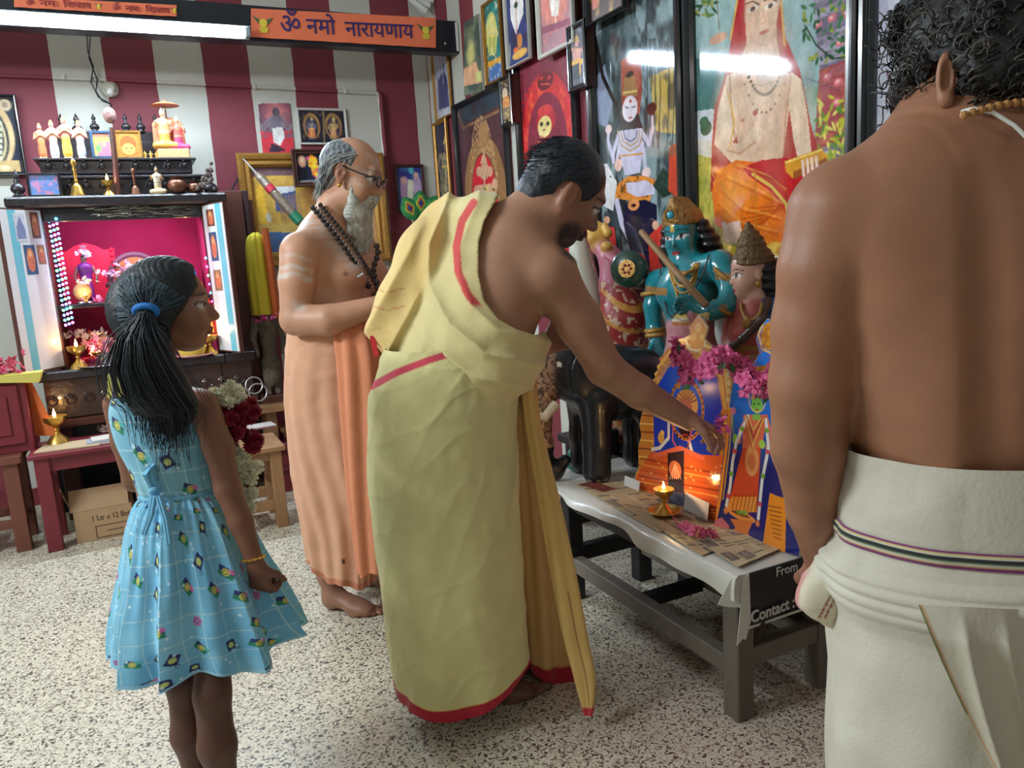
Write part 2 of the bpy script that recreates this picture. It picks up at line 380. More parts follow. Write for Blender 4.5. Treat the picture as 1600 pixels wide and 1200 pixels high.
class Head:
    def __init__(s, c, fwd, up, sc=1.0):
        s.c = np.asarray(c, float); s.f = nrm(fwd); u = np.asarray(up, float); s.u = nrm(u-s.f*(u@s.f)); s.s = np.cross(s.f, s.u); s.k = sc
        s.M = np.array([s.f, s.s, s.u]).T
    def p(s, f, u, w=0.0): return s.c+s.k*(s.f*f+s.u*u+s.s*w)
    def loc(s, P): q = (P-s.c)@s.M/s.k; return q[:, 0], q[:, 2], q[:, 1]   # f, u, side
    def sculpt(s, S, skin, lips=(120, 70, 62), ear=None, jaw=1.0):
        k = s.k; R3 = s.M; E = lambda f, u, w, r, col=skin, kk=.02, op='add': S.ell(s.p(f, u, w), np.array([r[0], r[2], r[1]])*k, R3, col, kk*k, op)
        E(-.008, .036, 0, (.098, .087, .076)); E(.022, -.03, 0, (.072, .085, .06)); E(.05*jaw, -.092, 0, (.032, .024, .034), kk=.03)
        for w in (-1, 1): E(.052, -.03, w*.034, (.03, .03, .024), kk=.03); E(.02, -.075, w*.04, (.04, .025, .02), kk=.03)
        S.cap(s.p(.084, .03, -.032), s.p(.084, .03, .032), .012*k, .012*k, skin, .02*k)
        for w in (-1, 1): E(.1, .008, w*.031, (.014, .011, .018), kk=.012, op='sub')
        S.cap(s.p(.088, .012), s.p(.112, -.03), .008*k, .0125*k, skin, .012*k)
        for w in (-1, 1): E(.1, -.036, w*.012, (.011, .008, .008), kk=.008)
        for w in (-1, 1): E(.0815, .006, w*.031, (.0125, .0125, .0145), (214, 206, 198), .003)
        for w in (-1, 1): S.cap(s.p(.085, .017, w*.02), s.p(.081, .016, w*.045), .004*k, .0035*k, skin, .006*k)
        if lips: E(.094, -.062, 0, (.012, .0055, .022), lips, .006); E(.092, -.073, 0, (.012, .006, .019), lips, .006)
        else: E(.088, -.066, 0, (.014, .013, .024), skin, .015)
        for w in (-1, 1):
            c = ear or skin; E(-.012, -.002, w*.078, (.02, .031, .008), c, .006); E(-.008, -.036, w*.074, (.01, .011, .007), c, .008); E(-.004, -.003, w*.085, (.011, .018, .006), c, .004, 'sub'); E(-.02, .0, w*.082, (.006, .026, .005), c, .005)
    def egg(s, S, skin):
        k = s.k; E = lambda f, u, w, r, kk=.02: S.ell(s.p(f, u, w), np.array([r[0], r[2], r[1]])*k, s.M, skin, kk*k)
        E(-.005, .035, 0, (.096, .09, .078)); E(.02, -.035, 0, (.074, .082, .062), .03); E(.045, -.088, 0, (.034, .026, .032), .04)
        for w in (-1, 1): E(.052, -.035, w*.034, (.03, .032, .026), .03); E(-.012, -.01, w*.076, (.014, .028, .008), .008)
        S.cap(s.p(.088, .008), s.p(.104, -.03), .005*k, .0085*k, skin, .012*k)
    def paint(s, P, cols, lip=(160, 40, 50), line=(24, 22, 34)):
        f, u, w = s.loc(P); fr = f > .05
        for q in (-1, 1):
            x = (w-q*.034)*q; top = .016-(x*x)*18+x*.08; bot = -.006+(x*x)*9+x*.1; ine = fr*(u < top)*(u > bot)
            cols = mixc(cols, ine*1.0, (226, 226, 222)); cols = mixc(cols, ine*(np.hypot(x, (u-.005)) < .0085), line); cols = mixc(cols, fr*(np.abs(x) < .025)*np.clip(1.5-np.abs(u-top)/.0026, 0, 1), line)
            cols = mixc(cols, fr*(np.abs(x-.002) < .026)*np.clip(1.4-np.abs(u-.036+x*x*16)/.0028, 0, 1), line)
        return mixc(cols, fr*(((u+.066)/.009)**2+(w/(.021))**2 < 1), lip)
    def eyes(s, P, cols, brow=(30, 24, 24)):
        f, u, w = s.loc(P)
        for q in (-1, 1):
            x = (w-q*.032)*q; top = .013-x*x*22; bot = -.006+x*x*10; ine = (f > .055)*(np.abs(x) < .019)*(u < top)*(u > bot)
            cols = mixc(cols, ine*1.0, (214, 206, 200)); cols = mixc(cols, ine*(np.hypot(x*.9, u-.003) < .0085), (30, 20, 20)); cols = mixc(cols, (f > .05)*(np.abs(x) < .022)*np.clip(1.6-np.abs(u-top)/.0026, 0, 1), (26, 20, 22))
            cols = mixc(cols, .85*np.clip(1.5-np.abs(u-.033+((np.abs(w)-.03)**2)*9)/.0035, 0, 1)*(np.abs(w-q*.032) < .024)*(f > .06), brow)
        return cols
def hand(S, W, d, n, t, curl=(.35, .4, .45, .5), sc=1.0, col=None, thumb=.4, spread=.0, k=.006):
    """palm, four jointed fingers and a thumb; d = to the fingertips, n = the way the palm faces, t = thumb side"""
    W, d, n, t = np.asarray(W, float), nrm(d), np.asarray(n, float), np.asarray(t, float)
    n = nrm(n-d*(n@d)); t = nrm(t-d*(t@d)-n*(t@n)); L = (.072, .08, .074, .058); roots = []
    S.cap(W-d*.01*sc, W+d*.03*sc, .024*sc, .024*sc, col, .015, sq=(n, .62))
    for i in range(4):
        r = W+d*(.088-.006*abs(i-1.2))*sc+t*(.03-.0205*i)*sc; roots.append(r); S.cap(W+d*.02*sc+t*(.016-.011*i)*sc, r, .014*sc, .0105*sc, col, .012)
        p = r; a = 0; rad = [.0096, .0088, .008, .007]
        if i == 3: rad = [x*.88 for x in rad]
        for j, fr in enumerate((.44, .31, .25)):
            a += curl[i]*(1.0 if j else .8); dd = d*math.cos(a)+n*math.sin(a)+t*spread*(1.5-i); q = p+nrm(dd)*L[i]*fr*sc; S.cap(p, q, rad[j]*sc, rad[j+1]*sc, col, .0035); p = q
    p = W+d*.022*sc+t*.022*sc; q = p+nrm(d*.62+t*.62+n*thumb*.6)*.044*sc; S.cap(p, q, .015*sc, .0115*sc, col, .01)
    q2 = q+nrm(d*.85+t*(.35-thumb*.5)+n*thumb)*.032*sc; S.cap(q, q2, .0112*sc, .0098*sc, col, .004); S.cap(q2, q2+nrm(d*.8+n*thumb*1.2-t*thumb*.3)*.024*sc, .0098*sc, .008*sc, col, .003)
def foot(S, heel, d, col, sc=1.0, ankle=None, side=1):
    """d = to the toes (horizontal); side = +1 when the big toe lies to the left of d"""
    heel = np.asarray(heel, float); d = nrm([d[0], d[1], 0]); t = np.array([-d[1], d[0], 0])*side; u = UP
    S.ell(heel+u*.034*sc+d*.008*sc, np.array([.036, .03, .034])*sc, np.array([d, t, u]).T, col, .02)
    S.cap(heel+d*.03*sc+u*.05*sc, heel+d*.16*sc+u*.024*sc, .034*sc, .024*sc, col, .025, sq=(t, 1.25))
    S.cap(heel+d*.12*sc+u*.026*sc, heel+d*.185*sc+u*.018*sc, .026*sc, .018*sc, col, .02, sq=(t, 1.7))
    for i in range(5):
        l = (.052, .044, .038, .031, .025)[i]*sc; r = (.0135, .0095, .009, .0085, .008)[i]*sc; b = heel+d*(.19-.007*i-.004*i*i*.6)*sc+t*(.031-.0165*i)*sc+u*r; S.cap(b, b+d*l, r*1.05, r*.9, col, .005)
    if ankle is not None: S.cap(heel+u*.06*sc+d*.02*sc, ankle, .034*sc, .036*sc, col, .03)
def loft(levels, n, rows, fn=None):
    """levels: (centre xyz, half width, half depth) from top to bottom -> grid of points; fn(a, t) gives an outward offset"""
    ts = np.linspace(0, 1, len(levels)); T = np.linspace(0, 1, rows); A = np.linspace(0, 2*math.pi, n, endpoint=False)
    C = np.array([l[0] for l in levels]); Wd = np.array([l[1] for l in levels]); Dp = np.array([l[2] for l in levels])
    def ip(v):
        # smooth interpolation through the control levels
        m = np.gradient(v, ts, axis=0); i = np.clip(np.searchsorted(ts, T, side='right')-1, 0, len(ts)-2); h = (ts[i+1]-ts[i]); x = (T-ts[i])/h
        if v.ndim > 1: x = x[:, None]; h = h[:, None]
        return (2*x**3-3*x**2+1)*v[i]+(x**3-2*x*x+x)*h*m[i]+(-2*x**3+3*x*x)*v[i+1]+(x**3-x*x)*h*m[i+1]
    c, w_, d_ = ip(C), ip(Wd), ip(Dp); AA, TT = np.meshgrid(A, T); off = fn(AA, TT) if fn is not None else 0*AA
    if not isinstance(off, tuple): off = (off, 0*AA)
    return c[:, None, :]+HR*((w_[:, None]+off[0])*np.cos(AA))[..., None]+HF*((d_[:, None]+off[0])*np.sin(AA))[..., None]+UP*off[1][..., None]
def LV(xl, xr, y, s, rd):
    a, b = V(xl, y, s), V(xr, y, s); c = (a+b)/2; return (c, np.linalg.norm((b-a)[:2])/2, rd)
skinm = mat('skin', (150, 110, 90), 0.5, vc=True, sss=0.06, bump=0.05, bscale=220, var=0.05, vscale=25)
hairm = mat('hair', (20, 20, 24), 0.5, vc=True, bump=0.25, bscale=90)
clothm = mat('cotton', (200, 200, 200), 0.85, vc=True, bump=0.12, bscale=160, sheen=0.15, var=0.05, vscale=14)
goldm = mat('gold_metal', (226, 176, 84), 0.28, metal=1.0)
silverm = mat('silver_metal', (190, 190, 195), 0.3, metal=1.0)
darkbead = mat('dark_bead', (46, 36, 32), 0.35, coat=0.4)
# ================================================================ structure
XW, YW, XL, YR, ZC = 2.0, 5.2, -2.5, -2.0, 3.35
def nodes(m): return m.node_tree.nodes, m.node_tree.links, m.node_tree.nodes['Principled BSDF']
mf = mat('terrazzo', (205, 198, 186), 0.32, bump=0.03, bscale=60)
N, L, B = nodes(mf)
def nd(t, **k):
    n = N.new(t)
    for a, b in k.items():
        if a[0] == 'i': n.inputs[int(a[1:])].default_value = b
        else: setattr(n, a, b)
    return n
tc = nd('ShaderNodeTexCoord')
ns = nd('ShaderNodeTexNoise'); ns.inputs['Scale'].default_value = 75; ns.inputs['Detail'].default_value = 1.0; L.new(tc.outputs['Object'], ns.inputs['Vector'])
mixv = nd('ShaderNodeVectorMath', operation='MULTIPLY_ADD'); L.new(ns.outputs['Color'], mixv.inputs[0]); mixv.inputs[1].default_value = (0.016, 0.016, 0); L.new(tc.outputs['Object'], mixv.inputs[2])
vo = nd('ShaderNodeTexVoronoi'); vo.inputs['Scale'].default_value = 185; L.new(mixv.outputs[0], vo.inputs['Vector'])
hs = nd('ShaderNodeSeparateColor'); L.new(vo.outputs['Color'], hs.inputs[0])
r1 = nd('ShaderNodeValToRGB'); L.new(hs.outputs[0], r1.inputs[0]); e = r1.color_ramp.elements
e[0].position = 0.0; e[0].color = (*lin((80, 74, 66)), 1); e[1].position = 1.0; e[1].color = (*lin((236, 228, 208)), 1)
for p_, c_ in ((0.12, (112, 104, 92)), (0.19, (176, 165, 144)), (0.3, (208, 199, 178)), (0.6, (228, 219, 198))):
    q_ = e.new(p_); q_.color = (*lin(c_), 1)
r1.color_ramp.interpolation = 'CONSTANT'
# rose powder trodden into the floor near the low table
n2 = nd('ShaderNodeTexNoise'); n2.inputs['Scale'].default_value = 3.0; n2.inputs['Detail'].default_value = 4; L.new(tc.outputs['Object'], n2.inputs['Vector'])
dist = nd('ShaderNodeVectorMath', operation='DISTANCE'); L.new(tc.outputs['Object'], dist.inputs[0]); dist.inputs[1].default_value = (1.35-(XW+XL)/2, 1.45-(YW+YR)/2, 0.0)
mr = nd('ShaderNodeMapRange'); L.new(dist.outputs['Value'], mr.inputs[0]); mr.inputs[1].default_value = 0.15; mr.inputs[2].default_value = 0.75; mr.inputs[3].default_value = 0.5; mr.inputs[4].default_value = 0.0
mm = nd('ShaderNodeMath', operation='MULTIPLY'); L.new(mr.outputs[0], mm.inputs[0]); L.new(n2.outputs[0], mm.inputs[1])
mx = nd('ShaderNodeMix', data_type='RGBA'); L.new(mm.outputs[0], mx.inputs[0]); L.new(r1.outputs[0], mx.inputs[6]); mx.inputs[7].default_value = (*lin((178, 110, 112)), 1)
L.new(mx.outputs[2], B.inputs['Base Color'])
def slab(name, lo, hi, m):
    lo, hi = np.array(lo, float), np.array(hi, float); o = MB().box((lo+hi)/2, hi-lo).build(name, m, smooth=False); o['kind'] = 'structure'; return o
slab('floor', (XL, YR, -0.1), (XW, YW, 0), mf)
slab('ceiling', (XL-.1, YR-.1, ZC), (XW+.1, YW+.1, ZC+0.1), mat('ceiling_paint', (205, 208, 205), 0.8))
def stripes(name, axis, edges_fn):
    """matt wall paint in alternating cream and maroon bands"""
    m = mat(name, (200, 200, 200), 0.62, bump=0.04, bscale=12); N, L, B = nodes(m)
    g = N.new('ShaderNodeNewGeometry'); sp = N.new('ShaderNodeSeparateXYZ'); L.new(g.outputs['Position'], sp.inputs[0])
    nz = N.new('ShaderNodeTexNoise'); nz.inputs['Scale'].default_value = 7; L.new(g.outputs['Position'], nz.inputs['Vector'])
    a = N.new('ShaderNodeMath'); a.operation = 'MULTIPLY_ADD'; L.new(nz.outputs[0], a.inputs[0]); a.inputs[1].default_value = 0.012; L.new(sp.outputs[axis], a.inputs[2])
    o, p = edges_fn
    b = N.new('ShaderNodeMath'); b.operation = 'SUBTRACT'; L.new(a.outputs[0], b.inputs[0]); b.inputs[1].default_value = o
    c = N.new('ShaderNodeMath'); c.operation = 'DIVIDE'; L.new(b.outputs[0], c.inputs[0]); c.inputs[1].default_value = p
    d = N.new('ShaderNodeMath'); d.operation = 'FRACT'; L.new(c.outputs[0], d.inputs[0])
    f = N.new('ShaderNodeMath'); f.operation = 'GREATER_THAN'; L.new(d.outputs[0], f.inputs[0]); f.inputs[1].default_value = 0.5
    n = N.new('ShaderNodeTexNoise'); n.inputs['Scale'].default_value = 2.5; n.inputs['Detail'].default_value = 6; L.new(g.outputs['Position'], n.inputs['Vector'])
    x = N.new('ShaderNodeMix'); x.data_type = 'RGBA'; L.new(f.outputs[0], x.inputs[0]); x.inputs[6].default_value = (*lin((206, 206, 196)), 1); x.inputs[7].default_value = (*lin((134, 56, 68)), 1)
    y = N.new('ShaderNodeMix'); y.data_type = 'RGBA'; y.blend_type = 'MULTIPLY'; y.inputs[0].default_value = 0.25; L.new(x.outputs[2], y.inputs[6]); L.new(n.outputs[0], y.inputs[7])
    L.new(y.outputs[2], B.inputs['Base Color']); return m
slab('wall_back', (XL, YW, 0), (XW, YW+0.12, ZC), stripes('striped_paint_back', 'X', (-0.235, 0.535)))
slab('wall_right', (XW, YR, 0), (XW+0.12, YW+0.12, ZC), stripes('striped_paint_right', 'Y', (YW-0.21-0.4, 0.40)))
slab('wall_left', (XL-0.12, YR, 0), (XL, YW+0.12, ZC), mat('cream_paint', (205, 205, 195), 0.7, var=0.05, vscale=3))
slab('wall_rear', (XL, YR-0.12, 0), (XW, YR, ZC), MATS['cream_paint'])
# painted-over conduit on the back wall
pm = MATS['striped_paint_back']
t = MB().tube([onY(-60, 116, YW-0.012), onY(200, 126, YW-0.012), onY(400, 136, YW-0.012), onY(590, 146, YW-0.012)], 0.011, 10)
for x, y in ((100, 121), (398, 136), (540, 143)): t.ball(onY(x, y, YW-0.014), 0.016, 8, 5)
o = t.build('trim_1', pm); o['kind'] = 'structure'
o = MB().tube([onY(590, 146, YW-0.02), onY(594, 150, YW-0.02), onY(598, 200, YW-0.02), onY(620, 470, YW-0.02)], 0.02, 10).build('trim_2', pm); o['kind'] = 'structure'
# skirting
mb = mat('skirting', (120, 44, 52), 0.5, var=0.1)
o = MB().box(((XL+XW)/2, YW-0.01, 0.05), (XW-XL, 0.02, 0.1)).build('baseboard_back', mb, smooth=False); o['kind'] = 'structure'
o = MB().box((XW-0.01, (YR+YW)/2, 0.05), (0.02, YW-YR-0.05, 0.1)).build('baseboard_right', mb, smooth=False); o['kind'] = 'structure'
# ---------------------------------------------------------------- black beam with the fluorescent tube and paper banners
BY = 4.62
black = mat('black_lacquer', (22, 26, 36), 0.4, var=0.2)
zb = onY(600, 76, BY)[2]; zt = onY(600, 24, BY)[2]
bl_, br_ = XL+0.004, XW-0.004
beam = thing('ceiling_beam', 'long black beam spanning the room under the ceiling at the back wall', 'beam', ((bl_+br_)/2, BY+0.05, zb))
MB().box(((bl_+br_)/2, BY+0.05, (zb+zt)/2), (br_-bl_, 0.10, zt-zb), bev=0.004).build('beam_body', black, beam)
MB().box((br_-0.01, BY-0.0065, (zb+zt)/2), (0.014, 0.01, zt-zb-0.02)).ball((br_-0.09, BY-0.003, zb+0.05), 0.006).build('end_bracket', mat('white_bracket', (210, 210, 205), 0.5), beam)
tl, tr = onY(-110, 30, BY-0.05)[0], onY(391, 52, BY-0.05)[0]
zt1 = onY(386, 49, BY-0.05)[2]; zt0 = onY(60, 33, BY-0.05)[2]; ztu = (zt1+zt0)/2
lampo = thing('fluorescent_tube_light', 'lit white fluorescent tube fixed along the black beam', 'lamp', ((tl+tr)/2, BY-0.03, ztu))
MB().cyl((tl+0.03, BY-0.052, ztu), (tr-0.03, BY-0.052, ztu), 0.017).build('tube', mat('tube_glow', (255, 255, 255), 0.4, emit=(222, 240, 255), estr=TUBE_POWER), lampo)
MB().box(((tl+tr)/2, BY-0.012, ztu), (tr-tl, 0.022, 0.05), bev=0.003).build('batten', mat('white_batten', (150, 165, 175), 0.4), lampo)
MB().box(((tl+tr)/2, BY-0.036, ztu+0.028), (tr-tl, 0.072, 0.004)).build('shade_lip', MATS['white_batten'], lampo, smooth=False)  # lip added to keep the tube's light off the paper strip
for x in (tl+0.015, tr-0.015): MB().box((x, BY-0.045, ztu), (0.03, 0.05, 0.045), bev=0.005).build('end_holder', MATS['white_batten'], lampo)
def mango(mb_, x, z, s, y):
    mb_.prism([(s*.33*math.cos(a)*1, s*.33*math.sin(a)) for a in np.linspace(0, 6.28, 13)[:-1]], (x, y, z), (1, 0, 0), (0, 0, 1), (0, -1, 0), 0.0006, (226, 206, 70))
    mb_.prism([(-.28*s, -.75*s), (.28*s, -.75*s), (.36*s, -.32*s), (-.36*s, -.32*s)], (x, y, z), (1, 0, 0), (0, 0, 1), (0, -1, 0), 0.0006, (214, 196, 60))
    mb_.prism([(-.85*s, .55*s), (-.3*s, .25*s), (-.32*s, -.1*s)], (x, y, z), (1, 0, 0), (0, 0, 1), (0, -1, 0), 0.0007, (60, 110, 60))
    mb_.prism([(.85*s, .5*s), (.3*s, .25*s), (.32*s, -.1*s)], (x, y, z), (1, 0, 0), (0, 0, 1), (0, -1, 0), 0.0007, (60, 110, 60))
vcm = mat('painted_paper', (200, 200, 200), 0.55, vc=True)
def banner(px0, px1, py0, py1, Y, txts, label, ink, two=False):
    a = onY(px0, py0[0], Y); b = onY(px1, py1[0], Y); a2 = onY(px0, py0[1], Y); b2 = onY(px1, py1[1], Y)
    t = thing('paper_banner', label, 'banner', ((a+b+a2+b2)/4))
    g = []
    for i, tt in enumerate((0, 1)):
        p0, p1 = (a, b) if i == 0 else (a2, b2); row = []
        for k in range(25): q = p0+(p1-p0)*k/24; q = q+np.array([0, -0.003*math.sin(k*1.7)*(tt), 0]); row.append(q)
        g.append(row)
    MB().quadgrid(np.array(g), flip=True).build('paper', mat('orange_paper', (236, 122, 84), 0.6, var=0.06), t)
    h = (a-a2)[2]; u = (b-a); W_ = np.linalg.norm(u); u = u/W_
    for (f0, f1, f2, s) in txts:
        org = a2+(b2-a2)*f1+np.array([0, -0.005, h*(0.5-0.5*s*0.62)]); text_mesh(f0, h*s, org, u, (0, 0, 1), ink, 'lettering', t, width=W_*f2, bold=h*0.0055)
    for fx in ((0.06, 0.94) if not two else (0.5, 0.985)): q = (a+a2)/2+(b-a)*fx; m_ = MB(); mango(m_, q[0], q[2]+((b-a)[2]*0), h*0.45, Y-0.005); m_.build('mango_pot_print', vcm, t)
    return t
ink = mat('violet_ink', (52, 38, 104), 0.6)
banner(392, 681, (13, 58), (28, 75), BY-0.012, [('ॐ', .15, .10, 1.0), ('नमो', .285, .155, 0.8), ('नारायणाय', .49, .385, 0.8)], 'large orange paper banner with violet Devanagari words on the black beam', ink)
banner(22, 276, (-6, 11), (8, 26), BY-0.012, [('ॐ', .07, .05, .95), ('नमः', .15, .11, .8), ('\u093fशवाय', .29, .17, .8), ('ॐ', .59, .05, .95), ('नमः', .67, .10, .8), ('\u093fशवाय', .80, .16, .8)], 'narrow orange paper strip with small Devanagari words above the lit tube', mat('red_ink', (150, 50, 60), 0.6), True)
# ================================================================ framed pictures and posters
def cm_map(axis, plane):
    # photo pixel -> centimetres on the wall plane (u to the right in the picture, v down)
    if axis == 'X': return lambda x, y: (lambda p: (-p[1]*100, -p[2]*100))(onX(x, y, plane))
    return lambda x, y: (lambda p: (p[0]*100, -p[2]*100))(onY(x, y, plane))
class Pic(Cv):
    def __init__(s, axis, plane, tl, br, col, res=None):
        s.axis, s.plane = axis, plane; f = cm_map(axis, plane); s.u0, s.v0 = f(*tl); u1, v1 = f(*br); s.f = f
        r = res or 1.0*math.hypot(br[0]-tl[0], br[1]-tl[1])/math.hypot(u1-s.u0, v1-s.v0)
        super().__init__(u1-s.u0, v1-s.v0, col, r)
    def q(s, x, y): a, b = s.f(x, y); return a-s.u0, b-s.v0
    def E(s, x, y, rx, ry, col, rot=0, a=1, soft=0):
        c = s.q(x, y); e = s.q(x+rx, y); g = s.q(x, y+ry); return s.el(*c, max(abs(e[0]-c[0]), .01), max(abs(g[1]-c[1]), .01), col, rot, a, soft)
    def Rg(s, x, y, rx, ry, wd, col, a=1):
        c = s.q(x, y); e = s.q(x+rx, y); g = s.q(x, y+ry); k = s.k(x, y); return s.ring(*c, abs(e[0]-c[0]), abs(g[1]-c[1]), wd*k, col, a)
    def k(s, x, y): a = s.q(x, y); b = s.q(x, y+10); return abs(b[1]-a[1])/10
    def G(s, pts, col, a=1): return s.po([s.q(*p) for p in pts], col, a)
    def mG(s, pts): return s.m_po([s.q(*p) for p in pts])
    def Li(s, pts, wd, col, a=1): return s.li([s.q(*p) for p in pts], wd*s.k(*pts[0]), col, a)
    def world(s, u, v):
        if s.axis == 'X': return np.array([s.plane, -(u+s.u0)/100, -(v+s.v0)/100])
        return np.array([(u+s.u0)/100, s.plane, -(v+s.v0)/100])
    def uv(s): return (np.array([0, -s.w/100, 0]) if s.axis == 'X' else np.array([s.w/100, 0, 0])), np.array([0, 0, -s.h/100])
glossy = mat('laminated_print', (200, 200, 200), 0.045, vc=True, bump=0.012, bscale=90, coat=0.5)
PX2 = XW-.068
satin = mat('satin_print', (200, 200, 200), 0.35, vc=True)
matte = mat('matte_print', (200, 200, 200), 0.6, vc=True)
fblack = mat('black_moulding', (24, 28, 34), 0.22, coat=0.5)
fgold = mat('gilt_moulding', (176, 132, 66), 0.35, metal=0.6, var=0.2, vscale=60)
fwhite = mat('pale_moulding', (206, 206, 200), 0.4)
fbrown = mat('brown_moulding', (70, 42, 36), 0.35)
def moulding(s, bw, dep, m, parent, name='frame', steps=((0, 0), (.0, .7), (.18, 1.), (.42, .92), (.55, .62), (.8, .72), (1., .35), (1., 0))):
    """mitred moulding round the picture; profile = (fraction across, fraction of depth)"""
    u, v = s.uv(); W_, H_ = np.linalg.norm(u), np.linalg.norm(v); uh, vh = u/W_, v/H_; n = np.array([-1.0, 0, 0]) if s.axis == 'X' else np.array([0, -1.0, 0])
    o = s.world(0, 0); rows = []
    for a, d in steps:
        e = bw*(1-a); rows.append([o-uh*e-vh*e+n*dep*d, o+uh*(W_+e)-vh*e+n*dep*d, o+uh*(W_+e)+vh*(H_+e)+n*dep*d, o-uh*e+vh*(H_+e)+n*dep*d])
    t = MB().quadgrid(np.array(rows), closed_u=True, flip=(np.cross(uh, vh)@n) > 0); return t.build(name, m, parent, smooth=False)
def hang(s, name, label, cat='picture', frame=None, bw=0.02, dep=0.02, m=None, group=None, back=True, bulge=None):
    nz = .5*vnoise(s.X*.35, s.Y*.22, .3, 17)+.3*vnoise(s.X*1.1, s.Y*.8, .3, 19)+.2*vnoise(s.X*2.6, s.Y*2.2, .3, 23); s.a = s.a*(1+.75*(nz-.5))[..., None]   # brushwork of the print
    u, v = s.uv(); n = np.array([-1.0, 0, 0]) if s.axis == 'X' else np.array([0, -1.0, 0])
    c = s.world(s.w/2, s.h); t = thing(name, label, cat, c, group)
    s.panel('print', s.world(0, 0), u, v, m or satin, t, bulge=bulge)
    if frame: moulding(s, bw, dep, frame, t)
    wall = XW if s.axis == 'X' else YW; gap = abs(wall-s.plane)-0.004; thick = .045 if 'small thick' in label else .014
    if back:
        cc = s.world(s.w/2, s.h/2)-n*(0.002+min(gap, thick)/2); W_ = np.linalg.norm(u)+(bw*1.6 if frame else 0); H_ = np.linalg.norm(v)+(bw*1.6 if frame else 0)
        sz = (min(gap, thick), W_, H_) if s.axis == 'X' else (W_, min(gap, thick), H_)
        MB().box(cc, sz).build('backing_board', fbrown if frame else fwhite, t, smooth=False)
    return t
def deity(c, x, y, h, skin=(210, 150, 90), robe=(190, 60, 50), gold=(214, 170, 80), halo=None, pose='stand', w=1.0):
    """small painted figure: x centre, y top of the crown, h height in photo pixels"""
    if halo: c.E(x, y+.22*h, .26*h*w, .24*h, halo)
    c.G([(x-.09*h*w, y+.17*h), (x-.05*h*w, y+.05*h), (x, y), (x+.05*h*w, y+.05*h), (x+.09*h*w, y+.17*h)], gold)
    c.E(x, y+.215*h, .065*h*w, .075*h, skin)
    if pose == 'stand':
        c.G([(x-.17*h*w, y+.33*h), (x+.17*h*w, y+.33*h), (x+.11*h*w, y+.52*h), (x-.11*h*w, y+.52*h)], skin)
        c.Li([(x-.16*h*w, y+.34*h), (x-.23*h*w, y+.48*h), (x-.15*h*w, y+.6*h)], .06*h, skin); c.Li([(x+.16*h*w, y+.34*h), (x+.22*h*w, y+.45*h), (x+.13*h*w, y+.5*h)], .06*h, skin)
        c.G([(x-.12*h*w, y+.5*h), (x+.12*h*w, y+.5*h), (x+.17*h*w, y+.93*h), (x-.17*h*w, y+.93*h)], robe)
        c.Li([(x, y+.52*h), (x, y+.9*h)], .04*h, gold); c.Li([(x-.11*h*w, y+.52*h), (x+.11*h*w, y+.52*h)], .04*h, gold)
        c.E(x-.07*h*w, y+.96*h, .06*h*w, .03*h, skin); c.E(x+.07*h*w, y+.96*h, .06*h*w, .03*h, skin)
    else:
        c.G([(x-.16*h*w, y+.32*h), (x+.16*h*w, y+.32*h), (x+.12*h*w, y+.62*h), (x-.12*h*w, y+.62*h)], skin)
        c.Li([(x-.16*h*w, y+.34*h), (x-.27*h*w, y+.5*h), (x-.22*h*w, y+.34*h)], .06*h, skin); c.Li([(x+.16*h*w, y+.34*h), (x+.27*h*w, y+.52*h), (x+.24*h*w, y+.36*h)], .06*h, skin)
        c.E(x-.04*h*w, y+.7*h, .27*h*w, .11*h, robe); c.E(x+.06*h*w, y+.86*h, .09*h*w, .14*h, robe)
    c.Li([(x-.07*h*w, y+.31*h), (x, y+.42*h), (x+.07*h*w, y+.31*h)], .03*h, gold)
PX = XW-0.018
# ---- big picture of a seated saint in red and orange robes
c = Pic('X', PX, (1085, -70), (1322, 436), (150, 175, 165), res=3.4)
c.no(.06, .05, (120, 160, 120), .8, .4, .6, 3); c.no(.2, .2, (200, 215, 205), .5, .5, .7, 4)
c.G([(1080, -80), (1330, -80), (1330, 130), (1080, 150)], (150, 178, 182), .8)
c.G([(1080, 90), (1140, 100), (1150, 200), (1080, 185)], (58, 110, 110), .85); c.G([(1080, 175), (1150, 165), (1150, 225), (1080, 230)], (214, 220, 224), .9)
c.G([(1080, 225), (1330, 225), (1330, 440), (1080, 440)], (196, 180, 70), .9); c.no(.5, .3, (120, 140, 40), .6, .5, .65, 8, c.mG([(1080, 225), (1330, 225), (1330, 440), (1080, 440)]))
c.G([(1085, 215), (1125, 225), (1125, 250), (1085, 240)], (222, 214, 200)); c.E(1103, 200, 9, 12, (40, 90, 60)); c.E(1100, 190, 7, 8, (50, 100, 70))
trunk = [(1262, -70), (1330, -70), (1330, 260), (1270, 250), (1282, 120)]
c.G(trunk, (120, 110, 128)); c.no(.12, .5, (190, 180, 200), .7, .45, .65, 9, c.mG(trunk)); c.G([(1280, 110), (1330, 90), (1330, 220), (1272, 235)], (176, 66, 58), .75); c.no(.3, .3, (210, 120, 90), .6, .5, .65, 11, c.mG([(1280, 110), (1330, 90), (1330, 220), (1272, 235)]))
for x, y in ((1278, 38), (1300, 28), (1312, 66), (1292, 120), (1310, 128), (1322, 22), (1308, 160)): c.E(x, y, 7, 6, (222, 120, 130)); c.E(x-1, y-1, 3, 3, (246, 190, 190))
for k in range(60): x = 1255+RNG.random()*70; y = -10+RNG.random()*110; c.E(x, y, 3.5+RNG.random()*3, 3, [(40, 90, 60), (150, 160, 60), (70, 120, 80)][k % 3], RNG.random()*3)
c.Li([(1258, 40), (1275, 70), (1300, 92), (1330, 88)], 3, (50, 70, 50))
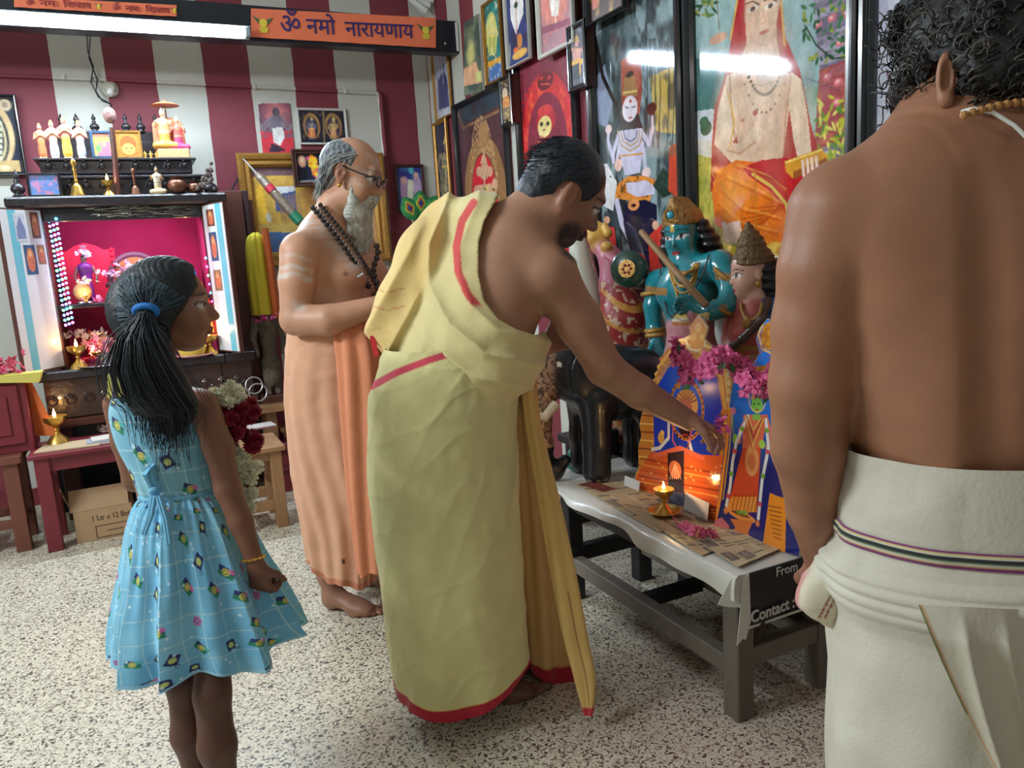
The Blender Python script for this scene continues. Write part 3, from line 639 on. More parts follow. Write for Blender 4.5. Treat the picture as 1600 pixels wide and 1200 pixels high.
for k in range(90): x = 1275+RNG.random()*50; y = 150+RNG.random()*120; c.E(x, y, 3+RNG.random()*5, 2.5, [(200, 196, 60), (150, 170, 50), (226, 214, 110), (90, 140, 60)][k % 4], RNG.random()*3)
for k in range(70): x = 1088+RNG.random()*36; y = -60+RNG.random()*85; c.E(x, y, 3+RNG.random()*4, 2.5, [(40, 84, 52), (90, 120, 60), (150, 150, 80)][k % 3], RNG.random()*3)
c.Li([(1120, 0), (1124, 45)], 2, (120, 90, 50)); c.E(1122, 60, 14, 8, (220, 150, 110), 0, .8)
# robe behind the body
c.G([(1172, -70), (1195, -45), (1215, -10), (1228, 60), (1250, 110), (1266, 190), (1282, 250), (1275, 300), (1110, 300), (1112, 230), (1116, 170), (1132, 120), (1143, 60), (1152, 0)], (176, 34, 44))
c.Li([(1152, 0), (1141, 62)], 5, (214, 170, 90)); c.Li([(1220, -5), (1226, 70)], 5, (214, 170, 90))
skin = (232, 196, 168)
c.G([(1140, 120), (1165, 105), (1210, 105), (1240, 118), (1232, 180), (1222, 252), (1160, 256), (1148, 200)], skin)
c.G([(1165, 0), (1212, 0), (1214, 66), (1224, 110), (1150, 110), (1166, 70)], skin)
c.E(1190, 12, 27, 56, skin); c.E(1190, 86, 28, 30, (238, 214, 196), 0, .7, 6)
c.G([(1136, 118), (1150, 112), (1152, 180), (1150, 215), (1132, 240), (1116, 226), (1122, 170)], (240, 214, 186))
c.G([(1116, 222), (1126, 236), (1150, 262), (1178, 235), (1198, 205), (1180, 196), (1156, 225), (1140, 222)], (240, 212, 184))
c.G([(1236, 112), (1252, 124), (1262, 180), (1268, 240), (1250, 262), (1240, 220), (1232, 160)], (240, 214, 186))
c.Li([(1140, 118), (1142, 160), (1148, 215)], 3, (190, 110, 80), .8); c.Li([(1236, 118), (1228, 180), (1224, 240)], 3, (190, 130, 100), .8); c.Li([(1136, 235), (1156, 240), (1180, 222)], 3, (200, 130, 90), .7)
c.Li([(1136, 140), (1148, 190), (1140, 230)], 3, (230, 180, 40))
c.E(1184, 178, 10, 20, (240, 206, 182)); c.Li([(1180, 160), (1180, 150)], 5, (240, 206, 182)); c.Li([(1189, 162), (1194, 150)], 5, (240, 206, 182)); c.Li([(1174, 170), (1176, 156)], 5, (236, 200, 176)); c.E(1180, 176, 4, 5, (190, 90, 90))
for (x, y) in ((1176, 14), (1204, 9)): c.E(x, y, 9, 4.5, (240, 230, 222)); c.E(x, y, 4, 4, (50, 36, 34)); c.Li([(x-10, y-8), (x, y-12), (x+10, y-7)], 2.5, (70, 50, 44))
c.Li([(1192, 14), (1196, 34), (1190, 38)], 2, (200, 150, 124)); c.E(1194, 50, 8, 3, (206, 120, 110)); c.Li([(1182, -20), (1200, -22)], 3, (230, 226, 220)); c.E(1190, -12, 3, 4, (180, 50, 40))
c.Li([(1164, -20), (1163, 30), (1176, 64), (1196, 72), (1212, 52), (1218, 0)], 2, (204, 160, 140), .6)
for i in range(17): t_ = -1+2*i/16; c.E(1194+30*t_*(1-.1*abs(t_)), 148-36*t_*t_, 2.6, 2.8, (70, 50, 40))
for i in range(12): t_ = -1+2*i/11; c.E(1194+38*t_, 176-66*t_*t_, 1.6, 1.8, (110, 90, 80))
c.E(1160, 188, 3, 3, (206, 140, 120)); c.Li([(1194, 120), (1194, 112)], 3, (180, 150, 120))
c.E(1215, 118, 22, 12, (250, 244, 238), 0, .5, 5)
for (x, y, rx, ry, cl, a_) in ((1172, 30, 7, 26, (206, 156, 134), .45), (1210, 22, 6, 30, (214, 170, 150), .4), (1190, 66, 16, 6, (200, 150, 126), .5), (1150, 150, 8, 50, (206, 160, 128), .45), (1226, 160, 8, 60, (200, 150, 120), .5), (1190, 235, 30, 16, (206, 158, 124), .4), (1122, 205, 6, 30, (206, 150, 116), .45), (1258, 200, 6, 44, (206, 152, 120), .45), (1188, 150, 26, 16, (244, 222, 200), .5), (1140, 236, 12, 6, (196, 130, 94), .5), (1130, 160, 5, 40, (250, 232, 214), .5)): c.E(x, y, rx, ry, cl, 0, a_, 7)
c.Li([(1166, 128), (1190, 134), (1214, 126)], 1.6, (206, 160, 130), .7); c.Li([(1192, 205), (1192, 246)], 1.6, (206, 156, 124), .6); c.Li([(1146, 126), (1158, 118), (1170, 106)], 2, (200, 150, 124), .6)
for k in range(14): c.Li([(1258+RNG.random()*66, -60+k*14), (1268+RNG.random()*50, -40+k*14)], 2.2, [(160, 150, 170), (96, 86, 104)][k % 2], .5)
for k in range(40): x = 1092+RNG.random()*44; y = 232+RNG.random()*180; c.Li([(x, y), (x+RNG.normal()*4, y+5+RNG.random()*9)], 1.6, [(226, 206, 90), (150, 150, 50), (206, 150, 60), (110, 130, 60)][k % 4], .7)
# lower robe
ora = [(1120, 268), (1150, 250), (1228, 258), (1246, 290), (1238, 340), (1246, 372), (1195, 385), (1150, 376), (1118, 350), (1112, 300)]
c.G(ora, (232, 118, 34)); c.E(1150, 292, 26, 26, (246, 150, 60), .3, .8, 6)
for a_ in range(6): c.Li([(1150+a_*4, 366-a_*8), (1190+a_*8, 350-a_*6), (1225+a_*3, 320-a_*10)], 3, (190, 70, 20), .7)
c.G([(1160, 262), (1190, 250), (1228, 246), (1252, 262), (1290, 280), (1300, 330), (1290, 440), (1228, 440), (1232, 340), (1206, 300), (1170, 275)], (196, 30, 34))
for a_ in range(5): c.Li([(1226+a_*13, 290+a_*6), (1236+a_*12, 360), (1232+a_*13, 438)], 3, (150, 16, 24), .8)
for (p_, q_, r_) in (((1128, 300), (1160, 330), (1220, 345)), ((1122, 320), (1156, 352), (1214, 366)), ((1134, 280), (1180, 300), (1222, 322)), ((1150, 262), (1196, 278), (1228, 300))): c.Li([p_, q_, r_], 3, (196, 78, 22), .55); c.Li([(p_[0]+2, p_[1]-5), (q_[0]+2, q_[1]-5), (r_[0], r_[1]-5)], 3, (250, 176, 80), .5)
c.E(1140, 320, 10, 30, (248, 170, 80), .2, .5, 6); c.E(1216, 330, 8, 40, (190, 74, 20), 0, .4, 6)
for a_ in range(7): c.Li([(1176+a_*15, 262+a_*3), (1190+a_*13, 274+a_*5), (1216+a_*9, 282+a_*8)], 2, (140, 14, 24), .5)
c.Li([(1176, 272), (1206, 292), (1228, 318), (1232, 345)], 5, (226, 190, 80)); c.Li([(1228, 345), (1226, 400), (1222, 438)], 5, (226, 170, 60))
c.Li([(1240, 380), (1290, 372)], 5, (220, 170, 60), .8); c.E(1257, 314, 6, 12, (230, 170, 40)); c.E(1257, 314, 3, 7, (190, 30, 30)); c.Li([(1180, 264), (1182, 380)], 2.6, (200, 120, 30))
c.G([(1226, 252), (1282, 232), (1294, 244), (1292, 258), (1240, 280), (1228, 268)], (214, 150, 40)); c.G([(1240, 268), (1292, 246), (1292, 258), (1240, 280)], (150, 84, 36)); c.Li([(1228, 254), (1284, 234)], 3, (248, 214, 110))
for i in range(4): c.Li([(1254+i*7, 252-i*2), (1256+i*7, 274-i*3)], 6, (240, 206, 182))
c.G([(1132, 350), (1156, 344), (1160, 364), (1148, 382), (1128, 374)], (236, 196, 168)); 
for i in range(5): c.E(1131+i*1.5, 350+i*6, 4.5, 3.4, (240, 206, 180))
c.E(1105, 405, 22, 30, (40, 34, 34)); c.G([(1100, 420), (1130, 400), (1180, 388), (1180, 440), (1100, 440)], (52, 36, 34)); c.G([(1118, 376), (1150, 386), (1196, 392), (1196, 404), (1120, 398)], (240, 214, 70))
c.E(1210, 408, 17, 30, (232, 196, 90)); c.E(1198, 396, 5, 8, (214, 150, 60)); c.E(1218, 392, 6, 7, (214, 150, 60)); c.E(1212, 404, 4, 5, (250, 244, 220)); c.E(1213, 405, 2, 3, (30, 30, 30)); c.E(1206, 424, 5, 4, (190, 90, 60)); c.Li([(1205, 414), (1206, 422)], 3, (180, 110, 50))
for k in range(8): c.Li([(1198+k*4, 384), (1194+k*5, 378)], 2.5, (214, 150, 50))
big = hang(c, 'saint_picture', 'huge framed picture of a seated saint in red and orange robes with a book', 'picture', fblack, 0.045, 0.035, glossy)
# ---- big picture of the ash white god under a tree
c = Pic('X', PX, (926, -30), (1067, 436), (64, 74, 78), res=3.2)
c.no(.12, .08, (150, 172, 176), .8, .45, .62, 21); c.no(.3, .12, (34, 40, 42), .8, .5, .62, 22)
c.G([(925, 60), (990, 20), (1000, 120), (930, 110)], (54, 70, 74), .5); c.G([(1015, 120), (1060, 100), (1060, 210), (1025, 205)], (206, 172, 74), .8); c.no(.35, .12, (60, 60, 60), .75, .5, .6, 24, c.mG([(1005, 60), (1060, 60), (1060, 230), (1010, 220)]))
for x in (1010, 1022, 1030, 1044, 1052): c.Li([(x, 60), (x+2, 150), (x-2, 230)], 2.5, (40, 44, 48))
c.G([(926, 130), (945, 100), (958, 160), (948, 200), (930, 190)], (150, 160, 190), .9); c.Li([(930, 60), (942, 120), (965, 170), (980, 240)], 9, (44, 36, 36))
c.G([(970, 95), (1000, 75), (1004, 140), (996, 200), (972, 190)], (190, 84, 50), .8); c.no(.4, .3, (120, 50, 40), .6, .45, .6, 26, c.mG([(970, 95), (1000, 75), (1004, 140), (996, 200), (972, 190)]))
sk = (206, 200, 224)
c.G([(972, 150), (976, 122), (984, 114), (993, 122), (996, 150)], (160, 120, 80)); c.Li([(974, 145), (995, 142)], 3, (220, 190, 110)); c.E(984, 116, 6, 5, (60, 50, 44))
c.G([(968, 205), (972, 180), (998, 178), (1006, 204), (1000, 230), (972, 232)], (60, 50, 48)); c.E(984, 170, 12, 20, (226, 216, 226)); c.Li([(977, 167), (982, 169)], 2, (60, 40, 50)); c.Li([(987, 168), (993, 166)], 2, (60, 40, 50)); c.E(985, 184, 3.5, 1.8, (190, 90, 90)); c.E(985, 158, 2, 3, (180, 60, 50))
c.G([(966, 205), (1002, 200), (1004, 235), (1000, 270), (976, 274), (968, 240)], sk)
c.Li([(966, 212), (958, 240), (958, 252)], 9, sk); c.Li([(958, 250), (950, 220), (951, 204)], 8, sk); c.E(951, 202, 5, 7, (232, 206, 206)); c.Li([(1002, 205), (1014, 225), (1020, 200)], 9, sk); c.Li([(1020, 205), (1019, 184)], 7, (232, 206, 206)); c.E(1018, 170, 8, 10, (90, 40, 34)); c.Li([(1004, 225), (1008, 260)], 9, sk); c.E(1010, 270, 7, 9, (232, 206, 206)); c.Li([(968, 225), (964, 250)], 8, sk); c.E(966, 258, 6, 10, (236, 190, 180))
for r_ in (14, 20, 27): c.Li([(984-r_*.7, 205), (984-r_*.5, 205+r_*.8), (985, 205+r_*1.15), (986+r_*.5, 205+r_*.8), (986+r_*.7, 204)], 2.6, (186, 150, 90) if r_ > 14 else (110, 100, 120))
c.Li([(968, 244), (1004, 240)], 3, (214, 150, 70))
c.G([(962, 290), (980, 276), (1004, 274), (1024, 280), (1022, 300), (1012, 318), (962, 310), (956, 318)], (226, 142, 60)); c.no(.6, .6, (70, 40, 24), .8, .55, .6, 29, c.mG([(962, 290), (980, 276), (1004, 274), (1024, 280), (1022, 300), (1012, 318), (962, 310)]))
c.G([(978, 286), (1010, 282), (1024, 292), (1022, 304), (996, 308), (980, 300)], sk); c.Li([(964, 316), (972, 350), (986, 378)], 13, sk); c.E(988, 386, 6, 12, sk, -.5)
c.G([(976, 318), (1008, 312), (1026, 320), (1028, 436), (1000, 436), (986, 400), (974, 350)], (30, 30, 58)); c.E(990, 320, 9, 9, (226, 150, 90)); c.E(990, 321, 4, 3, (60, 30, 30))
c.G([(930, 260), (948, 255), (964, 285), (958, 330), (940, 320), (932, 300)], (214, 212, 214)); c.E(950, 278, 7, 14, (228, 226, 226)); c.E(954, 276, 1.6, 1.6, (30, 30, 30)); c.Li([(944, 262), (940, 254)], 3, (150, 140, 130))
c.G([(1020, 290), (1036, 262), (1052, 280), (1056, 300), (1036, 310)], (40, 62, 50)); c.G([(1046, 230), (1060, 222), (1060, 310), (1044, 298)], (206, 74, 50)); c.E(1052, 236, 6, 8, (150, 80, 60)); c.G([(1012, 370), (1034, 350), (1040, 372), (1044, 420), (1016, 424)], (206, 60, 50)); c.E(1024, 352, 5, 7, (220, 170, 140)); c.G([(940, 350), (960, 356), (966, 410), (944, 420)], (206, 60, 56)); c.E(948, 344, 5, 6, (214, 160, 130)); c.G([(966, 400), (990, 392), (1010, 420), (990, 434), (960, 430)], (214, 110, 90))
c.E(1040, 400, 12, 16, (60, 40, 44)); c.G([(925, 420), (1060, 424), (1060, 440), (925, 440)], (90, 40, 60))
hang(c, 'forest_god_picture', 'tall framed picture of an ash white seated god under a dark tree', 'picture', fblack, 0.045, 0.035, glossy)
# ---- red oval portrait
c = Pic('X', PX, (810, 84), (909, 440), (126, 40, 58), res=2.6)
c.no(.2, .2, (160, 60, 70), .5, .5, .7, 31)
c.E(855, 228, 46, 112, (206, 40, 44)); c.no(.35, .35, (236, 100, 60), .7, .5, .65, 32, c.m_el(*c.q(855, 228), c.w*.47, 36)); c.E(855, 230, 33, 84, (132, 36, 60))
for k in range(48): a_ = 2*math.pi*k/48; c.E(855+46*math.cos(a_), 228+112*math.sin(a_), 2.6, 3.2, (190, 36, 50))
c.E(852, 126, 13, 15, (110, 20, 34)); c.E(846, 122, 3, 3, (200, 60, 60)); c.E(858, 121, 3, 3, (200, 60, 60)); c.Li([(845, 132), (859, 131)], 2, (220, 90, 80))
c.E(853, 188, 15, 22, (190, 40, 50)); c.E(851, 172, 12, 8, (206, 60, 60)); c.E(851, 198, 11, 17, (226, 206, 130)); c.E(850, 207, 8, 8, (236, 216, 150)); c.E(846, 194, 2.6, 3.6, (60, 40, 40)); c.E(856, 193, 2.6, 3.6, (60, 40, 40)); c.Li([(844, 212), (851, 216), (858, 211)], 1.8, (170, 60, 40)); c.E(850, 203, 2.4, 1.6, (150, 90, 60))
c.G([(830, 244), (840, 222), (864, 218), (874, 236), (876, 330), (832, 330)], (196, 44, 48)); c.G([(832, 240), (840, 232), (846, 260), (836, 262)], (230, 214, 180)); c.G([(866, 232), (872, 240), (868, 262), (860, 250)], (230, 214, 180)); c.Li([(842, 222), (852, 234), (864, 218)], 3, (226, 190, 110)); c.Li([(846, 238), (850, 320)], 3, (226, 200, 150)); c.G([(810, 330), (894, 330), (894, 440), (810, 440)], (190, 40, 48), .7)
hang(c, 'red_portrait_picture', 'black framed picture of a yellow faced god in a red oval wreath', 'picture', fblack, 0.035, 0.03, satin)
# ---- elephant headed god in a carved arch
c = Pic('X', PX, (714, 172), (804, 440), (84, 48, 54), res=2.6)
c.G([(714, 165), (790, 130), (792, 158), (722, 196)], (44, 62, 74)); c.Li([(716, 178), (724, 200), (790, 168)], 4, (150, 110, 76))
c.no(.15, .2, (60, 34, 40), .6, .5, .65, 41)
c.E(757, 300, 34, 86, (150, 108, 70)); c.no(.9, .9, (206, 164, 110), .8, .45, .6, 42, c.m_el(*c.q(757, 300), 20, 44)); c.E(757, 308, 20, 66, (204, 34, 52)); c.E(755, 206, 8, 16, (176, 130, 84)); c.Rg(757, 308, 21, 67, 2.2, (60, 36, 40))
sk = (206, 160, 128); c.G([(750, 256), (756, 236), (762, 256)], (214, 168, 130)); c.E(757, 268, 8, 13, sk); c.Li([(757, 272), (757, 296), (754, 306)], 5, (222, 176, 140)); c.E(748, 268, 4, 8, sk); c.E(766, 268, 4, 8, sk)
c.G([(742, 290), (772, 286), (778, 380), (740, 380)], sk); c.E(745, 300, 5, 10, sk); c.E(773, 290, 4, 12, sk); c.E(757, 330, 15, 22, (214, 170, 136)); 
for k in range(26): c.E(740+RNG.random()*36, 292+RNG.random()*60, 2, 2, [(150, 60, 50), (230, 200, 120), (90, 120, 60)][k % 3])
hang(c, 'elephant_god_picture', 'black framed picture of an elephant headed god inside a carved wooden arch', 'picture', fblack, 0.03, 0.03, satin)
# ---- gold on black print, tall
c = Pic('X', PX, (680, 198), (706, 322), (26, 34, 62), res=2.4)
c.no(.3, .3, (44, 60, 96), .6, .5, .65, 51); deity(c, 697, 208, 100, (120, 110, 96), (96, 96, 84), (196, 166, 96), w=.55); c.no(.8, .5, (190, 170, 110), .7, .55, .65, 52, c.mG([(686, 240), (712, 236), (714, 310), (690, 312)]))
hang(c, 'dark_blue_print', 'tall gold framed dark blue print of a gilded idol beside the wall corner', 'picture', fgold, 0.022, 0.018)
c = Pic('X', PX, (676, 78), (706, 176), (196, 198, 206), res=2.4)
c.G([(680, 92), (702, 86), (704, 166), (684, 176)], (176, 180, 198)); c.G([(684, 128), (692, 110), (698, 120), (702, 166), (686, 172)], (72, 78, 120)); c.E(692, 106, 3, 6, (110, 112, 150)); c.Li([(690, 100), (693, 130)], 2, (230, 230, 236)); c.no(.5, .4, (100, 104, 150), .5, .55, .7, 55)
hang(c, 'pale_portrait_print', 'pale framed print of a dark robed figure high beside the wall corner', 'picture', fgold, 0.014, 0.015)
# ---- upper row
c = Pic('X', PX2, (727, 36), (754, 140), (58, 74, 66), res=2.2)
c.no(.2, .15, (110, 120, 90), .8, .45, .65, 61); c.E(738, 84, 4, 18, (206, 196, 120), 0, .9, 3); c.G([(728, 112), (744, 96), (754, 128), (730, 136)], (214, 160, 120)); c.G([(744, 112), (754, 110), (754, 126), (745, 128)], (196, 196, 120))
hang(c, 'green_poster', 'curled dark green unframed poster at the left end of the upper row', 'poster', None, m=matte, bulge=lambda a, b: np.stack([-.03*(1-a)**2*(0.3+b), 0*a, 0*a], -1))
c = Pic('X', PX2, (757, 12), (788, 118), (30, 110, 110), res=2.4)
c.no(.2, .2, (50, 150, 140), .7, .5, .65, 63); c.E(768, 52, 9, 34, (190, 196, 110)); deity(c, 769, 22, 66, (206, 190, 120), (170, 176, 90), (226, 206, 110), w=.6); c.G([(756, 100), (790, 84), (790, 92), (756, 110)], (214, 150, 50)); c.G([(756, 110), (790, 94), (790, 130), (756, 140)], (70, 110, 170)); c.no(.5, .5, (220, 220, 180), .6, .6, .7, 64)
hang(c, 'teal_picture', 'gold framed teal picture of a green skinned standing god in the upper row', 'picture', fgold, 0.012, 0.02)
c = Pic('X', PX2, (789, -40), (830, 88), (36, 52, 110), res=2.4)
c.no(.2, .2, (26, 34, 70), .8, .5, .65, 66); c.G([(795, -40), (816, -40), (818, 20), (806, 54), (798, 30)], (226, 222, 220)); c.Li([(806, 0), (808, 60)], 2.5, (200, 100, 60)); c.E(806, 8, 3, 5, (40, 60, 40)); c.E(812, 64, 4, 12, (200, 130, 60)); c.E(812, 84, 12, 7, (220, 170, 80)); c.E(806, 78, 4, 4, (226, 110, 50)); c.Li([(797, 70), (797, 96)], 2, (214, 206, 200)); c.Li([(828, 50), (829, 80)], 2, (214, 206, 200))
hang(c, 'blue_picture', 'dark blue picture with a hanging white cloth and lamp in the upper row', 'picture', fwhite, 0.01, 0.02)
c = Pic('X', PX2, (841, -60), (896, 60), (176, 130, 140), res=2.2)
c.E(866, 0, 22, 44, (226, 140, 120), 0, .9, 4); c.G([(856, -10), (876, -14), (872, 24), (862, 26)], (240, 228, 220)); c.no(.3, .3, (206, 120, 120), .7, .5, .65, 68); c.Li([(867, 10), (868, 40)], 3, (236, 220, 210)); c.G([(842, 44), (896, 26), (896, 36), (842, 56)], (150, 80, 100)); c.E(866, -40, 9, 14, (226, 180, 150))
hang(c, 'pink_picture', 'white framed pink picture of a seated figure in the upper row', 'picture', fwhite, 0.022, 0.02)
c = Pic('X', PX2, (918, -110), (975, 8), (90, 66, 60), res=1.8)
c.no(.2, .2, (190, 150, 70), .8, .5, .65, 71); c.G([(925, -30), (936, -34), (934, 12), (926, 16)], (206, 120, 100)); c.E(950, -20, 10, 16, (206, 170, 80))
hang(c, 'ochre_picture', 'dark framed ochre picture above the tall picture of the ash white god', 'picture', fblack, 0.016, 0.02)
# ---- two small dark framed cards fixed on the joints of the big frames
c = Pic('X', XW-.072, (783, 128), (800, 188), (60, 44, 40), res=3.4)
c.E(789, 146, 4, 9, (214, 190, 170)); c.E(791, 162, 6, 12, (206, 130, 70)); c.G([(784, 170), (799, 165), (800, 184), (785, 188)], (130, 110, 90)); c.no(.9, .9, (230, 200, 130), .7, .55, .65, 73)
hang(c, 'small_framed_card', 'small thick black framed card between the elephant god and red oval pictures', 'picture', fblack, 0.02, 0.012)
c = Pic('X', XW-.075, (891, 50), (914, 128), (70, 60, 70), res=3.4)
deity(c, 901, 54, 66, (206, 140, 130), (214, 160, 50), (200, 160, 80), pose='sit', w=.7); c.no(.7, .7, (110, 130, 150), .6, .55, .65, 75, 1-c.m_el(*c.q(901, 90), 4, 11)); c.G([(893, 104), (905, 98), (906, 122), (894, 126)], (30, 28, 30))
hang(c, 'small_framed_card', 'small thick black framed card overlapping the top of the tall forest picture', 'picture', fblack, 0.024, 0.012)
# ---- pale painting at the right
c = Pic('X', PX, (1374, -70), (1720, 250), (198, 200, 214), res=2.2)
c.no(.06, .06, (176, 180, 204), .8, .4, .65, 77); c.G([(1360, -70), (1390, -70), (1384, 60), (1362, 30)], (190, 184, 214), .7)
c.Li([(1386, 110), (1390, 126), (1402, 134), (1414, 118)], 5, (110, 60, 100)); c.Li([(1402, 130), (1402, 226)], 5, (130, 80, 110)); c.E(1402, 190, 7, 26, (130, 130, 160), 0, .5, 4)
c.G([(1365, 212), (1380, 208), (1420, 208), (1440, 230), (1440, 250), (1365, 250)], (176, 86, 60)); c.E(1400, 216, 26, 6, (50, 44, 50)); c.G([(1364, 240), (1460, 236), (1500, 260), (1364, 260)], (60, 60, 100))
hang(c, 'pale_painting', 'large black framed pale lilac painting with a clay bowl behind the curly haired person', 'picture', fblack, 0.045, 0.035, glossy)
# ---- back wall
BP = YW-0.008
c = Pic('Y', BP, (402, 160), (461, 243), (214, 212, 206), res=1.6)
c.G([(403, 162), (456, 160), (461, 240), (409, 241)], (116, 66, 90)); c.G([(404, 205), (460, 203), (461, 240), (408, 241)], (206, 50, 64)); c.E(431, 178, 18, 18, (220, 130, 130), 0, .8, 6); c.no(.3, .3, (110, 90, 110), .8, .5, .65, 81, c.mG([(404, 176), (458, 174), (460, 215), (406, 215)]))
c.E(431, 175, 6, 8, (90, 80, 90)); c.G([(420, 182), (440, 180), (444, 206), (420, 206)], (120, 110, 124))
for s_ in (-1, 1):
    for a_ in (0, 8): c.Li([(431+s_*9, 184+a_), (431+s_*20, 196+a_), (431+s_*26, 200-a_)], 4, (130, 120, 130))
c.G([(425, 200), (442, 199), (444, 216), (437, 228), (428, 222)], (226, 226, 222)); c.G([(424, 224), (436, 228), (448, 236), (420, 238)], (50, 40, 60))
hang(c, 'red_poster', 'red unframed poster of a many armed god with a white cloth on the back wall', 'poster', None, m=matte, back=False)
c = Pic('Y', BP, (466, 172), (541, 223), (28, 30, 52), res=1.8)
for x_, rb, sk2 in ((487, (220, 120, 70), (110, 110, 140)), (521, (206, 150, 110), (206, 170, 120))):
    c.E(x_, 197, 13, 20, (176, 132, 74)); c.E(x_, 199, 10, 17, (50, 50, 80)); deity(c, x_, 182, 36, sk2, rb, (224, 196, 120), w=.9)
c.Li([(505, 172), (507, 224)], 2.2, (150, 130, 90)); c.no(.6, .8, (150, 120, 80), .5, .6, .7, 83)
hang(c, 'twin_idol_picture', 'white bordered dark picture of two gilded idols under arches on the back wall', 'picture', fwhite, 0.014, 0.012)
c = Pic('Y', YW-.05, (392, 262), (590, 388), (196, 158, 74), res=1.5)
c.G([(385, 262), (600, 258), (600, 272), (388, 276)], (110, 84, 96)); c.G([(395, 276), (600, 272), (600, 284), (396, 290)], (214, 172, 84)); c.G([(425, 292), (462, 290), (462, 300), (428, 306)], (214, 220, 226)); c.G([(428, 305), (462, 298), (465, 335), (432, 330)], (70, 90, 140))
for x in range(436, 470, 5): c.Li([(x, 302+(470-x)*.2), (x+6, 345)], 2.4, (150, 120, 96))
c.G([(398, 290), (410, 290), (422, 356), (408, 358)], (226, 180, 60)); c.E(420, 340, 4, 8, (200, 196, 180)); c.G([(404, 352), (470, 348), (470, 362), (406, 366)], (206, 176, 96)); c.G([(404, 364), (470, 362), (474, 392), (408, 396)], (60, 100, 150)); c.no(.6, .9, (150, 110, 60), .35, .5, .65, 85)
c.G([(470, 300), (490, 290), (500, 330), (480, 350)], (206, 150, 90)); c.G([(570, 300), (592, 298), (596, 385), (574, 388)], (190, 150, 110)); c.E(484, 320, 9, 18, (214, 160, 90))
hang(c, 'gilt_framed_picture', 'large gilt framed palace picture on the back wall behind the elder', 'picture', fgold, 0.085, 0.045)
c = Pic('Y', YW-.12, (462, 241), (528, 284), (18, 26, 48), res=1.8)
c.E(472, 252, 6, 9, (206, 150, 120)); c.E(472, 250, 3, 5, (226, 190, 160)); 
for k in range(70): a_ = RNG.random(); c.E(487+a_*10+RNG.normal()*3, 246+a_*30+RNG.normal()*2, 3, 3, [(236, 190, 40), (240, 150, 40), (220, 80, 130), (246, 214, 60)][k % 4])
c.G([(462, 262), (480, 262), (480, 282), (464, 283)], (10, 14, 30)); c.Li([(464, 284), (526, 280)], 1.5, (170, 180, 190))
hang(c, 'dark_framed_photo', 'small black framed photo with a marigold garland behind the bald head', 'picture', fbrown, 0.03, 0.025)
c = Pic('Y', BP, (619, 262), (662, 328), (50, 60, 140), res=1.8)
c.no(.2, .2, (60, 110, 170), .7, .5, .65, 88); c.E(634, 300, 8, 24, (176, 140, 176)); c.E(630, 282, 5, 6, (206, 160, 160)); c.E(652, 292, 7, 18, (196, 170, 206)); c.E(650, 274, 4, 5, (214, 170, 160)); c.G([(638, 280), (646, 282), (646, 314), (636, 312)], (226, 226, 200)); c.E(642, 266, 4, 6, (80, 180, 190))
hang(c, 'violet_couple_picture', 'small framed violet and blue picture above the peacock feather fan', 'picture', fbrown, 0.02, 0.018)
c = Pic('Y', YW-.03, (-90, 152), (36, 268), (24, 34, 56), res=1.6)
c.E(-20, 210, 42, 58, (206, 176, 130)); c.E(-20, 214, 34, 50, (40, 50, 60)); c.Rg(-20, 214, 28, 44, 2.6, (220, 200, 150)); c.E(8, 164, 9, 9, (206, 186, 150)); c.E(8, 164, 5, 5, (150, 130, 110))
for yy in range(190, 256, 9): c.re(*c.q(-3, yy), *c.q(4, yy+6), (206, 206, 180))
c.G([(-60, 256), (30, 250), (34, 268), (-60, 272)], (190, 160, 110)); c.E(8, 262, 8, 4, (240, 220, 160))
hang(c, 'gilded_temple_picture', 'black picture with gold arch and white beads at the left edge of the photo', 'picture', fblack, 0.022, 0.02)
# ================================================================ shrine cabinet and the furniture along the back wall
dwood = mat('black_carved_wood', (40, 36, 42), 0.38, bump=.35, bscale=45, var=.25, vscale=20, coat=.3)
bwood = mat('brown_wood', (86, 50, 42), 0.4, bump=.1, bscale=30, var=.2, vscale=6, stretch=(1, 1, .2))
mwood = mat('maroon_paint', (118, 36, 48), 0.45, var=.12, vscale=5)
lwood = mat('teak_wood', (150, 112, 76), 0.55, bump=.15, bscale=30, var=.3, vscale=7, stretch=(1, 1, .25))
brass = mat('brass', (206, 166, 84), 0.28, metal=.9, var=.15, vscale=30)
copper = mat('old_copper', (120, 80, 62), 0.38, metal=.7, var=.25, vscale=20)
steel = mat('steel', (190, 192, 196), 0.25, metal=.95)
flame_m = mat('flame', (255, 190, 90), 0.5, emit=(255, 186, 96), estr=26)
white_lam = mat('white_laminate', (222, 224, 226), 0.25, var=.04)
blue_lam = mat('blue_laminate', (112, 190, 208), 0.25, var=.05)
vpaint = mat('painted_clay', (200, 200, 200), 0.4, vc=True)
FY = 4.66
def zat(y, x=200, Y=FY): return onY(x, y, Y)[2]
def xat(x, y, Y=FY): return onY(x, y, Y)[0]
sh = thing('shrine_cabinet', 'black carved wooden shrine cabinet lined with magenta cloth, doors open', 'shrine', (0.03, 4.9, 0.0))
xl, xr = xat(84, 450), xat(330, 450); zs, ztop, zmid = zat(566), zat(322), zat(470)
zl = zat(306)
def bx(name, lo, hi, m, par, bev=.003, label=None):
    lo, hi = np.array(lo, float), np.array(hi, float); return MB().box((lo+hi)/2, hi-lo, bev=bev).build(name, m, par, smooth=False, label=label)
bx('side_panel', (xl-.03, FY, zs), (xl, YW-.03, ztop), bwood, sh); bx('side_panel', (xr, FY, zs), (xr+.03, YW-.03, ztop), bwood, sh)
